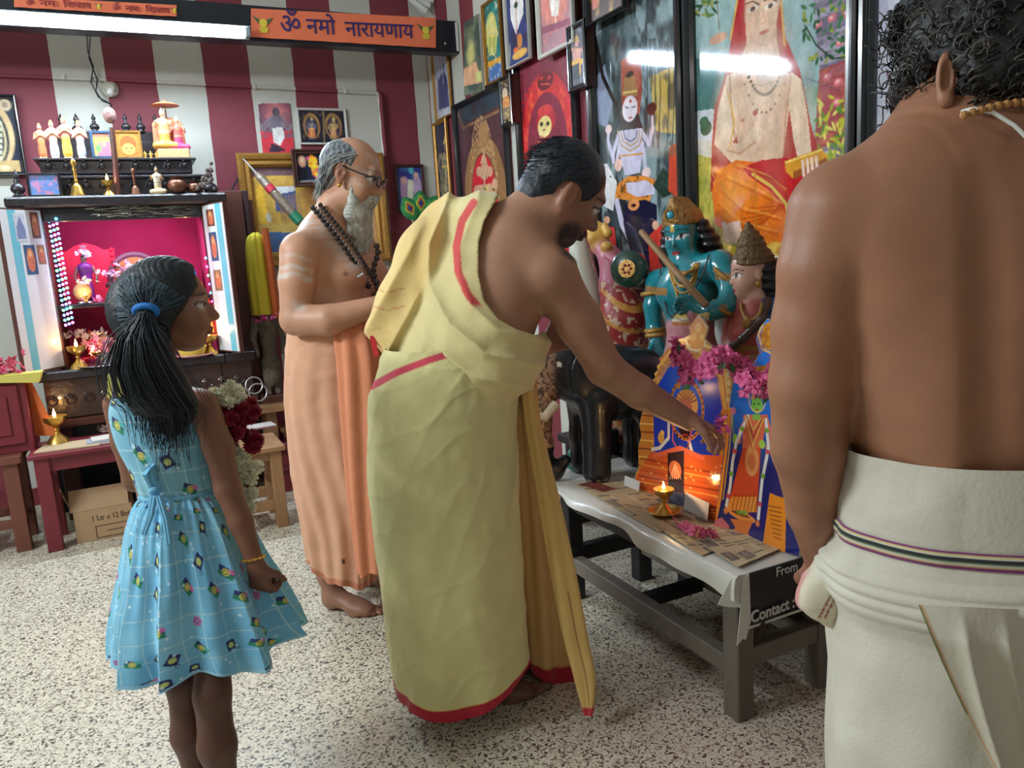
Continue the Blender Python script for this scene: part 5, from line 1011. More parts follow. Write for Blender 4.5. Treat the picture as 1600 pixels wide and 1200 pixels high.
oil_lamp(sil(153, FY+.1), .07, 'small_oil_lamp', 'small lamp flame low among the flowers of the shrine', fs=1.4)
oil_lamp(shp(130, FY+.03, zmid+.012), .035, 'tiny_oil_lamp', 'tiny lamp flame on the small dish of the middle shelf', fs=1.8)
statue('red_robed_idol', 'idol in red robe with white flowers on the lower shelf of the shrine', 'idol', sil(146, FY+.2), .19, fc, (206, 160, 130), (196, 30, 50), (190, 30, 60), pose='sit', crown=(206, 60, 60), w=1.2)
statue('pale_idol', 'pale idol heaped with pink flowers on the lower shelf of the shrine', 'idol', sil(166, FY+.22), .2, fc, (214, 180, 170), (206, 150, 170), pose='sit', crown=(206, 190, 190), w=1.3)
blossoms('flower_heap', 'white flowers on the red robed idol', 'flowers', sil(138, FY+.16)+[0, 0, .16], (.1, .02, .03), 20, (236, 216, 216), .016, seed=11)
blossoms('flower_heap', 'pink flower heap at the foot of the pale idol', 'flowers', sil(172, FY+.1)+[0, 0, .07], (.12, .05, .08), 44, (222, 150, 180), .018, seed=12)
blossoms('flower_heap', 'magenta petals on the sill behind the steel bowl', 'flowers', sil(150, FY+.05)+[0, 0, .015], (.1, .03, .015), 16, (170, 60, 120), .014, seed=13)
o = thing('steel_plate', 'round steel plate on the shrine sill', 'plate', sil(160, FY-.03)); MB().lathe(sil(158, FY-.03), [(.09, 0), (.13, .01), (.128, .012), (.09, .003), (0, .003)], 36).build('plate', steel, o, split=60)
tag(MB().lathe(sil(172, FY-.02)+[0, 0, .005], [(.05, 0), (.055, .004), (.055, .055), (.058, .057), (.052, .057), (.05, .008), (0, .008)], 28).build('steel_bowl', steel, None, split=50), 'straight sided steel bowl on the plate by the ponytail', 'bowl')
o = thing('offering_basket', 'yellow fabric edged offering bowl on a pink plate before the small face', 'bowl', sil(304, FY-.06)); MB().lathe(sil(303, FY-.06), [(.08, 0), (.11, .012), (.108, .014), (0, .004)], 30).build('pink_plate', mat('pink_plate', (190, 130, 140), .4), o, split=50); MB().lathe(sil(302, FY-.06)+[0, 0, .006], [(.06, 0), (.08, .05), (.075, .05), (.05, .01), (0, .01)], 30).build('yellow_bowl', mat('yellow_fabric', (220, 206, 90), .8, bump=.4), o, split=50)
# orange cloth drape inside right
MB_ = MB(); MB_.tube([onY(312, 440, FY+.05), onY(322, 470, FY+.04), onY(332, 520, FY+.02)], [.012, .02, .016], 8); tag(MB_.build('orange_drape', mat('orange_silk', (226, 120, 60), .6, bump=.3), None), 'narrow orange cloth hanging inside the right post of the shrine', 'cloth')
# ================================================================ furniture below and beside
def table(name, label, cat, x0, x1, y0, y1, zt, th, leg, m, apron=.06, rail=None, inset=.015, over=.02, m2=None, skip=()):
    o = thing(name, label, cat, ((x0+x1)/2, (y0+y1)/2, 0)); MB().box(((x0+x1)/2, (y0+y1)/2, zt-th/2), (x1-x0+2*over, y1-y0+2*over, th), bev=.004).build('tabletop', m2 or m, o, smooth=False)
    for a in (x0+leg/2, x1-leg/2):
        for b in (y0+leg/2, y1-leg/2): MB().box((a, b, (zt-th)/2), (leg, leg, zt-th), bev=.003).build('leg', m, o, smooth=False)
    if apron:
        for b in (y0+leg/2, y1-leg/2): MB().box(((x0+x1)/2, b, zt-th-apron/2), (x1-x0-2*leg, leg*.5, apron)).build('apron', m, o, smooth=False)
        for a in (x0+leg/2, x1-leg/2): MB().box((a, (y0+y1)/2, zt-th-apron/2), (leg*.5, y1-y0-2*leg, apron)).build('apron', m, o, smooth=False)
    if rail:
        z_, th_ = rail
        for b in (y0+leg/2, y1-leg/2): MB().box(((x0+x1)/2, b, z_), (x1-x0-2*leg, leg*.5, th_), bev=.002).build('stretcher', m, o, smooth=False)
        for a in (x0+leg/2, x1-leg/2): MB().box((a, (y0+y1)/2, z_), (leg*.5, y1-y0-2*leg, th_), bev=.002).build('stretcher', m, o, smooth=False)
    return o
zr = onY(60, 712, 4.18)[2]
table('red_table', 'low maroon painted table before the shrine, behind the small person', 'table', onY(62, 760, 4.2)[0]-.01, onY(290, 760, 4.2)[0], 4.2, 4.52, zr, .022, .065, mwood, .07)
zw = onY(420, 697, 3.9)[2]
table('wooden_stool', 'pale wooden stool with a lower rail right of the flower garland', 'stool', onY(362, 760, 3.88)[0], onY(447, 760, 3.88)[0]-.005, 3.88, 4.2, zw, .025, .055, lwood, .045, (.12, .05))
zl2 = onY(20, 712, 4.3)[2]
table('wooden_stool', 'brown wooden stool at the left edge of the photo', 'stool', onY(-70, 780, 4.3)[0], onY(37, 780, 4.3)[0], 4.3, 4.62, zl2, .04, .065, mat('brown_stool_wood', (110, 62, 48), .5, var=.2, stretch=(1, 1, .2)), .0, (.14, .04))
o = thing('maroon_cupboard', 'maroon panelled cupboard standing on the stool at the left edge', 'cupboard', (onY(-20, 640, 4.4)[0], 4.5, zl2+.02)); a, b = onY(-70, 640, 4.34), onY(44, 640, 4.34); zc0, zc1 = zl2, onY(20, 592, 4.34)[2]
bx('carcass', (a[0], 4.36, zc0), (b[0], 4.6, zc1), mwood, o); bx('door', (a[0]+.05, 4.345, zc0+.04), (b[0]-.03, 4.36, zc1-.03), mwood, o, .006); bx('raised_panel', (a[0]+.1, 4.335, zc0+.09), (b[0]-.08, 4.345, zc1-.08), mwood, o, .004)
tag(MB().prism([(0, 0), (.32, 0), (.30, -.05), (.05, -.02)], (a[0]+.05, 4.33, zc1+.02), (1, 0, 0), (0, .05, 1), (0, 1, 0), .1).build('yellow_cloth', mat('yellow_cloth', (206, 196, 96), .8, bump=.3), None), 'yellow cloth on top of the maroon cupboard at the left edge', 'cloth')
blossoms('flower_heap', 'pink and green flowers on the yellow cloth at the left edge', 'flowers', (onY(6, 575, 4.4)[0], 4.4, zc1+.06), (.1, .08, .05), 26, (214, 90, 120), .02, seed=21)
g_ = [[onY(32+i*4+j*1.5*k_, 585+j*12, 4.42+.03*math.sin(i*1.9)) for i, k_ in ((0, 1), (1, 2), (2, 3), (3, 4))] for j in range(9)]
tag(MB().quadgrid(np.array(g_)).build('orange_cloth', mat('saffron_cloth', (206, 106, 50), .8, bump=.3), None, split=0), 'orange cloth hanging beside the maroon cupboard', 'cloth')
# cardboard box
cb = mat('cardboard', (178, 146, 110), .8, var=.08, vscale=6); o = thing('cardboard_box', 'open topped brown cardboard carton under the maroon table', 'box', (onY(160, 850, 4.27)[0], 4.4, 0)); a, b = onY(118, 830, 4.26)[0], onY(212, 830, 4.26)[0]; zb1 = onY(110, 802, 4.26)[2]
bx('carton', (a, 4.26, 0), (b, 4.6, zb1), cb, o); MB().prism([(0, 0), (b-a, 0), (b-a+.0, .12), (0, .12)], (a-.012, 4.262, zb1), (1, 0, 0), nrm_((0, .75, .9)), (0, -1, 0), .003).build('lid_flap', cb, o, smooth=False); MB().prism([(0, 0), (.16, 0), (.16, .1), (0, .1)], (a, 4.27, zb1), (-.12, 1, 0), nrm_((-.35, 0, .9)), (1, 0, 0), .003).build('side_flap', cb, o, smooth=False)
inkm = mat('carton_print', (90, 70, 56), .8); text_mesh('1 Ltr x 12 Bottles', .04, (a+.075, 4.258, zb1-.06), (1, 0, 0), (0, 0, 1), inkm, 'lettering', o, .0004, width=.21)
for q0, q1 in (((.09, -.09), (.25, -.09)), ((.09, -.15), (.25, -.15)), ((.09, -.09), (.09, -.15)), ((.25, -.09), (.25, -.15)), ((.14, -.12), (.21, -.12))): MB().box((a+(q0[0]+q1[0])/2, 4.2595, zb1+(q0[1]+q1[1])/2), (abs(q1[0]-q0[0])+.004, .001, abs(q1[1]-q0[1])+.004)).build('printed_mark', inkm, o, smooth=False)
bx('tape', (a+.15, 4.2585, 0.002), (a+.21, 4.26, zb1-.17), mat('tape', (160, 120, 80), .3), o)
# things on the red table
zt_ = zr+.001
def onT(x, y): return onZ(x, y, zt_)
o = MB().prism([(-.15, -.07), (.13, -.1), (.16, .09), (-.12, .1)], onT(110, 697), (1, 0, 0), (0, 1, 0), (0, 0, 1), .006).build('flattened_card', mat('buff_card', (186, 164, 128), .8), None, smooth=False); tag(o, 'flattened buff card under the lamp on the maroon table', 'card')
oil_lamp(onT(92, 693)+[0, 0, .006], .15, 'brass_oil_lamp', 'lit brass oil lamp on the left end of the maroon table', fs=1.1, saucer=.0)
for i in range(3): tag(MB().prism([(-.1, -.06), (.09, -.07), (.1, .07), (-.09, .06)], onT(162, 690)+np.array([.02*i, .02*i, .006*i]), nrm_((1, .1*i, 0)), nrm_((-.1*i, 1, 0)), (0, 0, 1), .005).build('booklet', mat('booklet_%d' % i, [(176, 170, 160), (150, 156, 170), (206, 200, 190)][i], .6), None, smooth=False), ['bottom grey booklet of the stack on the maroon table', 'middle bluish booklet of the stack on the maroon table', 'top white booklet of the stack on the maroon table'][i], 'booklet', 'booklets on the maroon table')
o = blossoms('dried_petals', 'heap of brown dried petals on the booklets', 'flowers', onT(168, 680)+[.02, 0, .03], (.08, .04, .02), 22, (96, 70, 60), .02, seed=31)
# right of the shrine: tall brown cupboard, idol, cloths, shelves
a, b = onY(352, 420, 4.86), onY(408, 420, 4.86); o = thing('tall_cupboard', 'tall dark brown board cupboard between shrine door and draped idol', 'cupboard', (a[0]+.1, 4.95, 0)); z1 = onY(360, 298, 4.86)[2]
bx('door_board', (a[0], 4.86, .02), (b[0]-.06, 4.9, z1), bwood, o); bx('edge_strip', (b[0]-.055, 4.84, .02), (b[0]-.03, 4.9, z1), mat('dark_edge', (56, 40, 44), .4), o); bx('carcass', (a[0], 4.9, .0), (b[0], YW-.06, z1-.05), bwood, o)
sx = onY(422, 600, 4.62); zsh = onY(422, 632, 4.55)[2]
o = thing('wooden_ledge', 'pale wooden ledge on a block beside the peach wrap', 'shelf', (sx[0], 4.62, .0)); x0, x1 = onY(384, 632, 4.5)[0], onY(466, 625, 4.5)[0]; bx('board', (x0, 4.5, zsh-.04), (x1, 4.85, zsh), lwood, o); bx('block', (onY(416, 650, 4.55)[0], 4.56, 0), (onY(433, 650, 4.55)[0], 4.8, zsh-.04), lwood, o)
ib = np.array([onY(428, 612, 4.68)[0], 4.68, zsh]); hs_ = onY(425, 362, 4.68)[2]-zsh
o = thing('stone_idol', 'dark stone idol draped with yellow and orange cloth beside the shrine', 'idol', ib); q = statue('stone_figure', None, 'x', ib+[0, 0, .04], .62, fc, (92, 80, 66), (80, 70, 60), pose='down', crown=(80, 70, 56), w=.8, vox=.006); adopt(q, o); q.data.materials[0] = mat('carved_stone', (92, 82, 68), .7, bump=1.0, bscale=40, var=.3, vscale=30)
bx('plinth', ib-[.09, .09, 0], ib+[.09, .09, .04], bwood, o)

o['ybase'] = 1; IDOL = (o, ib, hs_)
tag(MB().tube([onY(452, 400, 4.6), onY(456, 480, 4.6), onY(462, 618, 4.6)], .014, 10).build('dark_blue_pole', mat('navy_paint', (30, 38, 60), .4), None), 'dark blue pole standing on the wooden ledge behind the elder', 'pole')
o = thing('bangles', 'two large silver rings leaning on the wooden ledge', 'rings', onY(400, 622, 4.5))
for x, y, r_ in ((403, 613, .048), (397, 602, .045)): c0 = onY(x, y, 4.47); MB().tube([c0+np.array([r_*math.cos(a), .01*math.sin(a), r_*math.sin(a)]) for a in np.linspace(0, 6.283, 33)[:-1]], .0045, 8, closed=True).build('ring', silverm, o)
a = onY(450, 770, 4.44); x1 = onY(500, 770, 4.44)[0]; zc = onY(470, 690, 4.44)[2]; o = thing('red_chest', 'maroon painted chest standing on the floor behind the elder', 'chest', (a[0]+.1, 4.6, 0)); bx('chest_body', (a[0]-.02, 4.5, 0), (x1+.1, 4.82, zc-.05), mwood, o); bx('chest_lid', (a[0]-.03, 4.46, zc-.05), (x1+.12, 4.84, zc), mwood, o, .01); bx('moulding', (a[0]-.025, 4.48, zc*.42), (x1+.11, 4.5, zc*.5), mwood, o, .006)
o = thing('foot_stool', 'tiny wooden foot stool on top of the maroon chest', 'stool', (onY(463, 680, 4.5)[0], 4.58, zc)); c0 = onY(463, 668, 4.5); bx('top_board', (c0[0]-.08, 4.5, zc+.05), (c0[0]+.1, 4.7, zc+.065), lwood, o)
for k in (-.05, .07): bx('leg', (c0[0]+k-.012, 4.52, zc), (c0[0]+k+.012, 4.68, zc+.05), lwood, o)
for i in range(2): tag(MB().prism([(-.09, -.06), (.09, -.06), (.09, .06), (-.09, .06)], onZ(402, 668, zw+.002)+np.array([0, .0, .006*i]), (1, .1, 0), (-.1, 1, 0), (0, 0, 1), .005).build('booklet', mat('booklet_pink%d' % i, [(176, 90, 120), (196, 190, 186)][i], .6), None, smooth=False), ['pink booklet on the pale wooden stool', 'white booklet lying on the pink one on the pale stool'][i], 'booklet')
# peacock feather fan on the back wall
fb = onY(657, 372, YW-.1); o = thing('peacock_feather_fan', 'fan of three green peacock feathers standing near the wall corner', 'feathers', fb); gm = mat('feather', (40, 120, 70), .45, vc=True, bump=.4, bscale=60)
for (x, y, rt) in ((657, 318, 0), (640, 326, -.45), (676, 324, .5)):
    cv = Cv(2, 2, (36, 112, 70), 22); cv.el(1, 1, .95, .95, (52, 138, 76)); cv.el(1, .95, .55, .6, (176, 190, 60)); cv.el(1, .95, .42, .47, (176, 100, 50)); cv.el(1, .98, .24, .28, (40, 60, 120)); c0 = onY(x, y, YW-.1-.01*abs(rt)); R_ = rotm((0, 1, 0), rt)
    X, Yy = cv.X-1, cv.Y-1; ang = np.arctan2(Yy, X); rr = np.maximum(np.abs(X), np.abs(Yy)); U = rr*np.cos(ang)*.062; W_ = -rr*np.sin(ang)*.085-np.where(Yy > 0, rr*.0, 0); Pp = np.stack([U*(1-.35*(W_ > .03)*(W_-.03)/.055), -.012*(1-rr**2), W_], -1)@R_.T+c0
    MB().quadgrid(Pp, cv.a, flip=True).build('feather', gm, o, split=0); MB().tube([fb, c0-[0, 0, .05]], .004, 6).build('quill', mat('pale_quill', (190, 206, 130), .5), o)
MB().lathe(fb-[0, 0, .12], [(.03, 0), (.045, .05), (.03, .1), (.035, .13), (0, .12)], 18).build('vase', brass, o, split=50); fbz = fb[2]-.12
tag(MB().box((fb[0], YW-.09, fbz/2), (.16, .16, fbz), bev=.004).build('slim_pedestal', bwood, None), 'slim brown pedestal in the wall corner under the feather fan', 'pedestal')
# wrapped cane leaning before the gilt frame
a, b = onY(380, 248, YW-.25), onY(472, 350, YW-.4); o = thing('wrapped_cane', 'thick plastic wrapped cane with red and green bands leaning before the gilt picture', 'cane', b); d = b-a
MB().tube([a, a+d*.25], [.004, .006], 8).build('tip', mat('grey_plastic', (150, 150, 146), .4), o); MB().tube([a+d*.22, a+d*.28, a+d*.9, a+d], [.012, .026, .028, .024], 12).build('cane', mat('plastic_wrap', (120, 104, 90), .15, bump=.6, bscale=70, var=.3), o)
MB().tube([a+d*.42, a+d*.5], .0295, 12).build('red_band', mat('red_tape', (176, 40, 60), .4), o); MB().tube([a+d*.84, a+d*.97], .031, 12).build('green_band', mat('green_tape', (30, 110, 80), .4), o)
MB().tube([b, b+[.08, .05, -.45], [b[0]+.14, b[1]+.1, 0.0]], [.02, .02, .02], 10).build('lower_shaft', bwood, o)
# slanting brown stick by the cupboard
tag(MB().tube([onY(378, 268, YW-.05), onY(358, 304, YW-.12)], .005, 6).build('wall_cord', black, None), 'thin dark cord running from the gilt frame to the cupboard', 'cord')
# square louvre near the ceiling in the corner
c0 = onY(655, 2, YW-.02); o = thing('ventilator', 'white slatted ventilator frame high near the wall corner', 'ventilator', c0); 
for k in range(4): MB().bar(onY(628+k*7, -12+k*5, YW-.05), onY(668+k*5, 18-k*9, YW-.25), .012, .03).build('slat', fwhite, o, smooth=False)
MB().bar(onY(628, -14, YW-.05), onY(664, 22, YW-.08), .02, .03).build('rail', fwhite, o, smooth=False); MB().bar(onY(664, 22, YW-.08), onY(700, -8, YW-.08), .02, .03).build('rail', fwhite, o, smooth=False)
# ================================================================ low table with the offerings, statues behind it
TZ = .44; gwood = mat('weathered_grey_wood', (112, 104, 92), .6, bump=.15, bscale=30, var=.25, vscale=8, stretch=(1, 1, .2)); dkw = mat('dark_stained_wood', (40, 38, 40), .5, var=.2)
LX0, LX1, LY0, LY1 = 1.325, 1.69, 1.475, 2.56
lt = thing('low_table', 'low grey weathered wooden table carrying the printed gods, covered with a white sheet', 'table', ((LX0+LX1)/2, 2.0, 0))
MB().box(((LX0+LX1)/2, (LY0+LY1)/2, TZ-.018), (LX1-LX0+.04, LY1-LY0+.04, .032), bev=.004).build('tabletop', gwood, lt, smooth=False)
LEGY = (LY0+.03, 2.385)
for a in (LX0+.03, LX1-.03):
    for b in LEGY: MB().box((a, b, (TZ-.034)/2), (.06, .06, TZ-.034), bev=.004).build('leg', gwood if b < 2 else dkw, lt, smooth=False)
for a in (LX0+.03, LX1-.03): MB().box((a, sum(LEGY)/2, .145), (.045, LEGY[1]-LEGY[0]-.06, .055), bev=.003).build('stretcher', gwood, lt, smooth=False)
for b in LEGY: MB().box(((LX0+LX1)/2, b, .175), (LX1-LX0-.12, .045, .055), bev=.003).build('stretcher', dkw if b > 2 else gwood, lt, smooth=False)
MB().box(((LX0+LX1)/2, 2.0, .13), (LX1-LX0-.12, .045, .04), bev=.003).build('stretcher', dkw, lt, smooth=False)
for a in (LX0+.03, LX1-.03): MB().box((a, (LEGY[0]+LEGY[1])/2, TZ-.06), (.03, LEGY[1]-LEGY[0]-.06, .05)).build('apron', dkw, lt, smooth=False)
bench = thing('rear_bench', 'long dark bench against the wall carrying the large statues', 'bench', (1.84, 2.3, 0)); BZ = .44
MB().box((1.85, 2.25, BZ-.02), (.26, 1.75, .04), bev=.004).build('bench_top', dkw, bench, smooth=False)
for b in (1.42, 2.25, 3.08): MB().box((1.85, b, (BZ-.04)/2), (.2, .06, BZ-.04), bev=.004).build('bench_leg', dkw, bench, smooth=False)
# vinyl sheet: flat part, wavy front hem, black end panel with lettering
vin = thing('vinyl_banner', 'white backed vinyl banner spread over the low table, black end panel hanging down', 'banner', (1.5, 2.0, TZ)); vm = mat('white_vinyl', (214, 212, 202), .35, bump=.1, bscale=12, coat=.1)
g_ = []; x0 = LX0-.028
for k in range(60):
    y = LY1+.02-(LY1-LY0+.05)*k/59; f = k/59; dr = .012+.045*max(0, (f-.35))*1.4+.006*math.sin(f*22); w_ = .008*math.sin(f*15)+.004*math.sin(f*37); g_.append([[LX1+.015, y, TZ+.002], [x0+.05, y, TZ+.003+.001*math.sin(f*30)], [x0+.008, y, TZ+.004], [x0-.004+w_*.3, y, TZ-.004], [x0-.010+w_, y, TZ-dr*.6], [x0-.012+w_*1.6, y, TZ-dr-.01]])
MB().quadgrid(np.array(g_), flip=False).build('sheet', vm, vin, split=0)
ye = LY0-.024; xa, xb = LX0+.004, LX1-.0; blk = mat('black_vinyl', (34, 32, 36), .4, bump=.05); zb_ = TZ-.150
g_ = [[[xa+(xb-xa)*i/12, ye-.004*math.sin(i*.9)*(j/6)-.004, TZ+.003-(.150+.008*math.sin(i*.5))*j/6] for i in range(13)] for j in range(7)]
MB().quadgrid(np.array(g_)).build('end_panel', blk, vin, split=0, label='black hanging end with white lettering'); MB().box(((xa+xb)/2, ye-.006, zb_+.001), (xb-xa, .003, .006)).build('hem', vm, vin)
wh = mat('white_print', (206, 204, 198), .6); text_mesh('Contact : 9', .046, (xa+.010, ye-.0125, zb_+.016), nrm_((1, 0, .03)), nrm_((-.03, 0, 1)), wh, 'lettering', vin, .0008, width=.185, bold=.0009); text_mesh('From', .036, (xa+.10, ye-.010, TZ-.028), (1, 0, 0), (0, 0, 1), wh, 'lettering', vin, .0008)
for (pts, nm) in (([(0, .004), (-.05, -.01), (-.085, -.075), (-.055, -.085), (-.02, -.09), (.0, -.05)], 'corner_flap'), ([(.0, 0), (-.022, -.01), (-.028, -.09), (-.04, -.19), (-.022, -.175), (-.012, -.18), (.004, -.13)], 'hanging_corner')):
    MB().prism(pts, (xa+.008, ye-.010, TZ+.002), nrm_((1, -.35 if nm[0] == 'c' else -.1, 0)), (0, 0, 1), nrm_((.3, 1, 0)), .0025).build(nm, vm, vin, smooth=False)
# newspapers
def news(name, label, quad, z, seed, col=(196, 176, 140)):
    g = np.random.default_rng(seed); cv = Cv(20, 14, col, 9); cv.no(.3, .3, (176, 154, 116), .5, .5, .7, seed)
    for c_ in range(4):
        x0_ = .6+c_*4.9; y = .6
        while y < 13:
            if g.random() < .12: cv.re(x0_, y, x0_+4.3, y+.45, (90, 80, 70), .8); y += .8
            elif g.random() < .06: cv.re(x0_, y, x0_+4.3, y+2.2, (120, 110, 104), .8); cv.no(1.2, 1.2, (60, 56, 56), .6, .45, .6, seed+c_, (cv.X > x0_)*(cv.X < x0_+4.3)*(cv.Y > y)*(cv.Y < y+2.2)*1.0); y += 2.5
            else: cv.re(x0_, y, x0_+3+1.3*g.random(), y+.12, (120, 104, 84), .65); y += .3
    q = [onZ(*p, z) for p in quad]; U = (cv.X/cv.w)[..., None]; W_ = (cv.Y/cv.h)[..., None]; Pp = q[0]*(1-U)*(1-W_)+q[1]*U*(1-W_)+q[2]*U*W_+q[3]*(1-U)*W_; Pp[..., 2] = z+.0012*np.sin(cv.X*.9)*np.sin(cv.Y*.7)
    return tag(MB().quadgrid(Pp, cv.a, flip=True).build(name, matte, None, split=0), label, 'newspaper')
news('newspaper', 'newspaper sheet under the elephant end of the table', [(896, 756), (986, 752), (1112, 808), (1030, 832)], TZ+.007, 3)
news('newspaper', 'newspaper sheet below the brass lamp at the table middle', [(960, 782), (1120, 812), (1140, 852), (1096, 868)], TZ+.0095, 4, (190, 168, 130))
news('newspaper', 'newspaper sheet with small pictures at the near end of the table', [(1040, 812), (1130, 822), (1222, 856), (1152, 886)], TZ+.012, 5, (200, 182, 146))
tag(MB().prism([(0, 0), (.12, .0), (.13, .05), (.01, .06)], onZ(905, 757, TZ+.009), (.2, -1, 0), (1, .1, 0), (0, 0, 1), .002).build('red_leaflet', mat('leaflet_red', (120, 60, 50), .5, var=.5, vscale=40), None, smooth=False), 'small dark red printed leaflet by the elephant foot', 'leaflet')
# ---- cut-out printed gods
class Plane(Pic):
    def __init__(s, b0, b1, lean, tl, br, col, res):
        s.b0 = np.asarray(b0, float); s.uh = nrm_(np.asarray(b1)-s.b0); n = np.cross(s.uh, UPZ); n = n if n[0] < 0 else -n; s.vh = nrm_(UPZ-n*lean); s.n = np.cross(s.uh, s.vh); s.n = s.n if s.n[0] < 0 else -s.n
        def f(x, y):
            r = ray(x, y); t = ((s.b0-CAMP)@s.n)/(r@s.n); p = CAMP+r*t-s.b0; return (p@s.uh)*100, -(p@s.vh)*100
        s.f = f; s.u0, s.v0 = f(*tl); u1, v1 = f(*br); s.plane = None; s.axis = None; Cv.__init__(s, u1-s.u0, v1-s.v0, col, res)
    def world(s, u, v): return s.b0+s.uh*(u+s.u0)/100-s.vh*(v+s.v0)/100
    def cut(s, name, label, outline, m, cat='cutout'):
        bc = s.world(s.w/2, s.h); o = thing(name, label, cat, bc); pts = [s.q(*p) for p in outline]; M_ = s.m_po(pts) > .5
        n = s.nx; iy, ix = np.nonzero(M_[:-1, :-1] & M_[1:, 1:] & M_[:-1, 1:] & M_[1:, :-1]); idx = iy*n+ix; P_ = s.b0+s.uh*((s.X+s.u0)/100)[..., None]-s.vh*((s.Y+s.v0)/100)[..., None]+s.n*.003
        q = np.stack([idx, idx+n, idx+n+1, idx+1], 1); use = np.unique(q); mp = np.zeros(s.nx*s.ny, int); mp[use] = np.arange(len(use)); mesh_obj('print', P_.reshape(-1, 3)[use], mp[q], m, o, s.a.reshape(-1, 3)[use], True, None, 0)
        w_ = [(p[0]/100, -p[1]/100) for p in pts]; MB().prism(w_, s.world(0, 0)-s.n*.0035, s.uh, s.vh, s.n, .006).build('board', mat('board_edge', (206, 190, 160), .6), o, smooth=False); return o
b0, b1 = onZ(1000, 763, TZ+.006), onZ(1116, 815, TZ+.006)
c = Plane(b0, b1, .10, (990, 488), (1152, 835), (206, 140, 60), 8.5)
gold, dgold = (220, 160, 70), (170, 100, 50)
c.no(.5, .5, (190, 110, 50), .6, .45, .6, 91); c.no(1.2, 1.2, (236, 190, 100), .5, .55, .65, 92)
arch = [(1024, 745), (1022, 640), (1030, 600), (1046, 574), (1076, 560), (1104, 566), (1122, 590), (1130, 640), (1126, 760)]
c.G(arch, (30, 60, 190)); c.E(1076, 600, 36, 30, (40, 120, 226), 0, .6, 6)
for o_ in (10, 5, 0): c.Li([(1014-o_*.6, 650), (1016-o_*.6, 610), (1030-o_, 572-o_*.5), (1050-o_*.5, 548-o_), (1078, 540-o_*1.2), (1110+o_*.3, 556-o_), (1128+o_*.5, 590-o_*.4), (1136+o_*.3, 650)], 6.5, [(236, 180, 90), (206, 120, 60), (240, 200, 110)][o_//5])
for k in range(26): a = -3.3+3.5*k/25; c.E(1074+66*math.cos(a), 606+92*math.sin(a), 3.5, 5, (226, 206, 150), a)
for x_, x2 in ((1000, 1020), (1128, 1144)):
    c.G([(x_, 640), (x2, 640), (x2-2, 760), (x_-4, 750)], (206, 130, 56)); 
    for k in range(9): c.Li([(x_-4, 648+k*13), (x2+2, 650+k*13)], 2.5, (236, 190, 96) if k % 2 else (140, 70, 40))
c.Rg(1073, 640, 27, 46, 6, (226, 150, 60)); c.Rg(1073, 640, 27, 46, 1.5, (120, 50, 30))
for k in range(30): a = 6.283*k/30; c.E(1073+27*math.cos(a), 640+46*math.sin(a), 1.4, 2, (90, 40, 30))
c.E(1074, 632, 18, 24, (236, 170, 90)); 
for k in range(9): a = -2.9+2.6*k/8; c.Li([(1073, 632), (1073+17*math.cos(a), 632+24*math.sin(a))], 2.2, (130, 50, 60)); 
c.E(1073, 640, 10, 16, (206, 110, 80)); c.G([(1066, 614), (1073, 600), (1080, 614)], (206, 150, 80)); c.E(1062, 602, 3, 6, (206, 130, 60))
c.E(1072, 668, 11, 16, (50, 28, 34)); c.E(1067, 664, 2.6, 1.6, (236, 226, 206)); c.E(1077, 665, 2.6, 1.6, (236, 226, 206)); c.G([(1064, 652), (1080, 654), (1077, 668), (1072, 672), (1067, 666)], (240, 230, 214)); c.Li([(1072, 654), (1072, 670)], 2, (190, 40, 40)); c.Li([(1067, 679), (1076, 680)], 1.6, (206, 60, 50))
c.Li([(1046, 660), (1046, 684), (1032, 700), (1020, 702)], 6, (226, 226, 222)); c.Li([(1078, 690), (1084, 712), (1098, 724)], 7, (226, 226, 220)); c.Li([(1054, 648), (1052, 688), (1062, 706), (1072, 708), (1078, 690), (1082, 670)], 3.5, (206, 100, 120)); c.Li([(1058, 672), (1060, 700), (1070, 706), (1077, 694)], 2.4, (60, 50, 50))
c.E(1034, 684, 5, 9, (226, 170, 80)); c.E(1036, 676, 3, 4, (240, 190, 100))
base_ = [(1018, 706), (1130, 712), (1150, 830), (992, 770), (996, 742)]
c.G(base_, (214, 96, 44)); 
for k in range(9): y_ = 712+k*9; c.Li([(1002-k*.6, y_+4), (1060, y_+16), (1136, y_+30)], 2.6, [(150, 60, 34), (236, 150, 70), (190, 80, 40)][k % 3], .9)
for k in range(46): c.E(1004+RNG.random()*130, 722+RNG.random()*80, 2, 1.4, (246, 180, 90), 0, .8)
c.Li([(1024, 712), (1064, 700), (1100, 716)], 7, (226, 110, 80)); c.G([(1044, 708), (1070, 704), (1070, 772), (1062, 790), (1046, 784)], (50, 30, 40)); c.E(1056, 734, 10, 14, (216, 120, 80)); 
for k in range(6): c.Li([(1056, 724), (1048+k*3.4, 748)], 1.6, (240, 190, 150))
c.G([(1048, 772), (1070, 780), (1070, 790), (1048, 782)], (110, 120, 170)); c.E(1052, 770, 4, 8, (206, 150, 120))
c.Li([(1078, 496), (1068, 520), (1078, 545), (1090, 548), (1102, 540), (1106, 514), (1092, 494)], 4, (240, 226, 190)); c.G([(1078, 512), (1092, 490), (1106, 514), (1100, 545), (1082, 545)], (226, 150, 50)); c.E(1092, 512, 5, 8, (246, 200, 110)); c.E(1086, 526, 3.5, 6, (240, 190, 90)); c.E(1098, 526, 3.5, 6, (240, 190, 90))
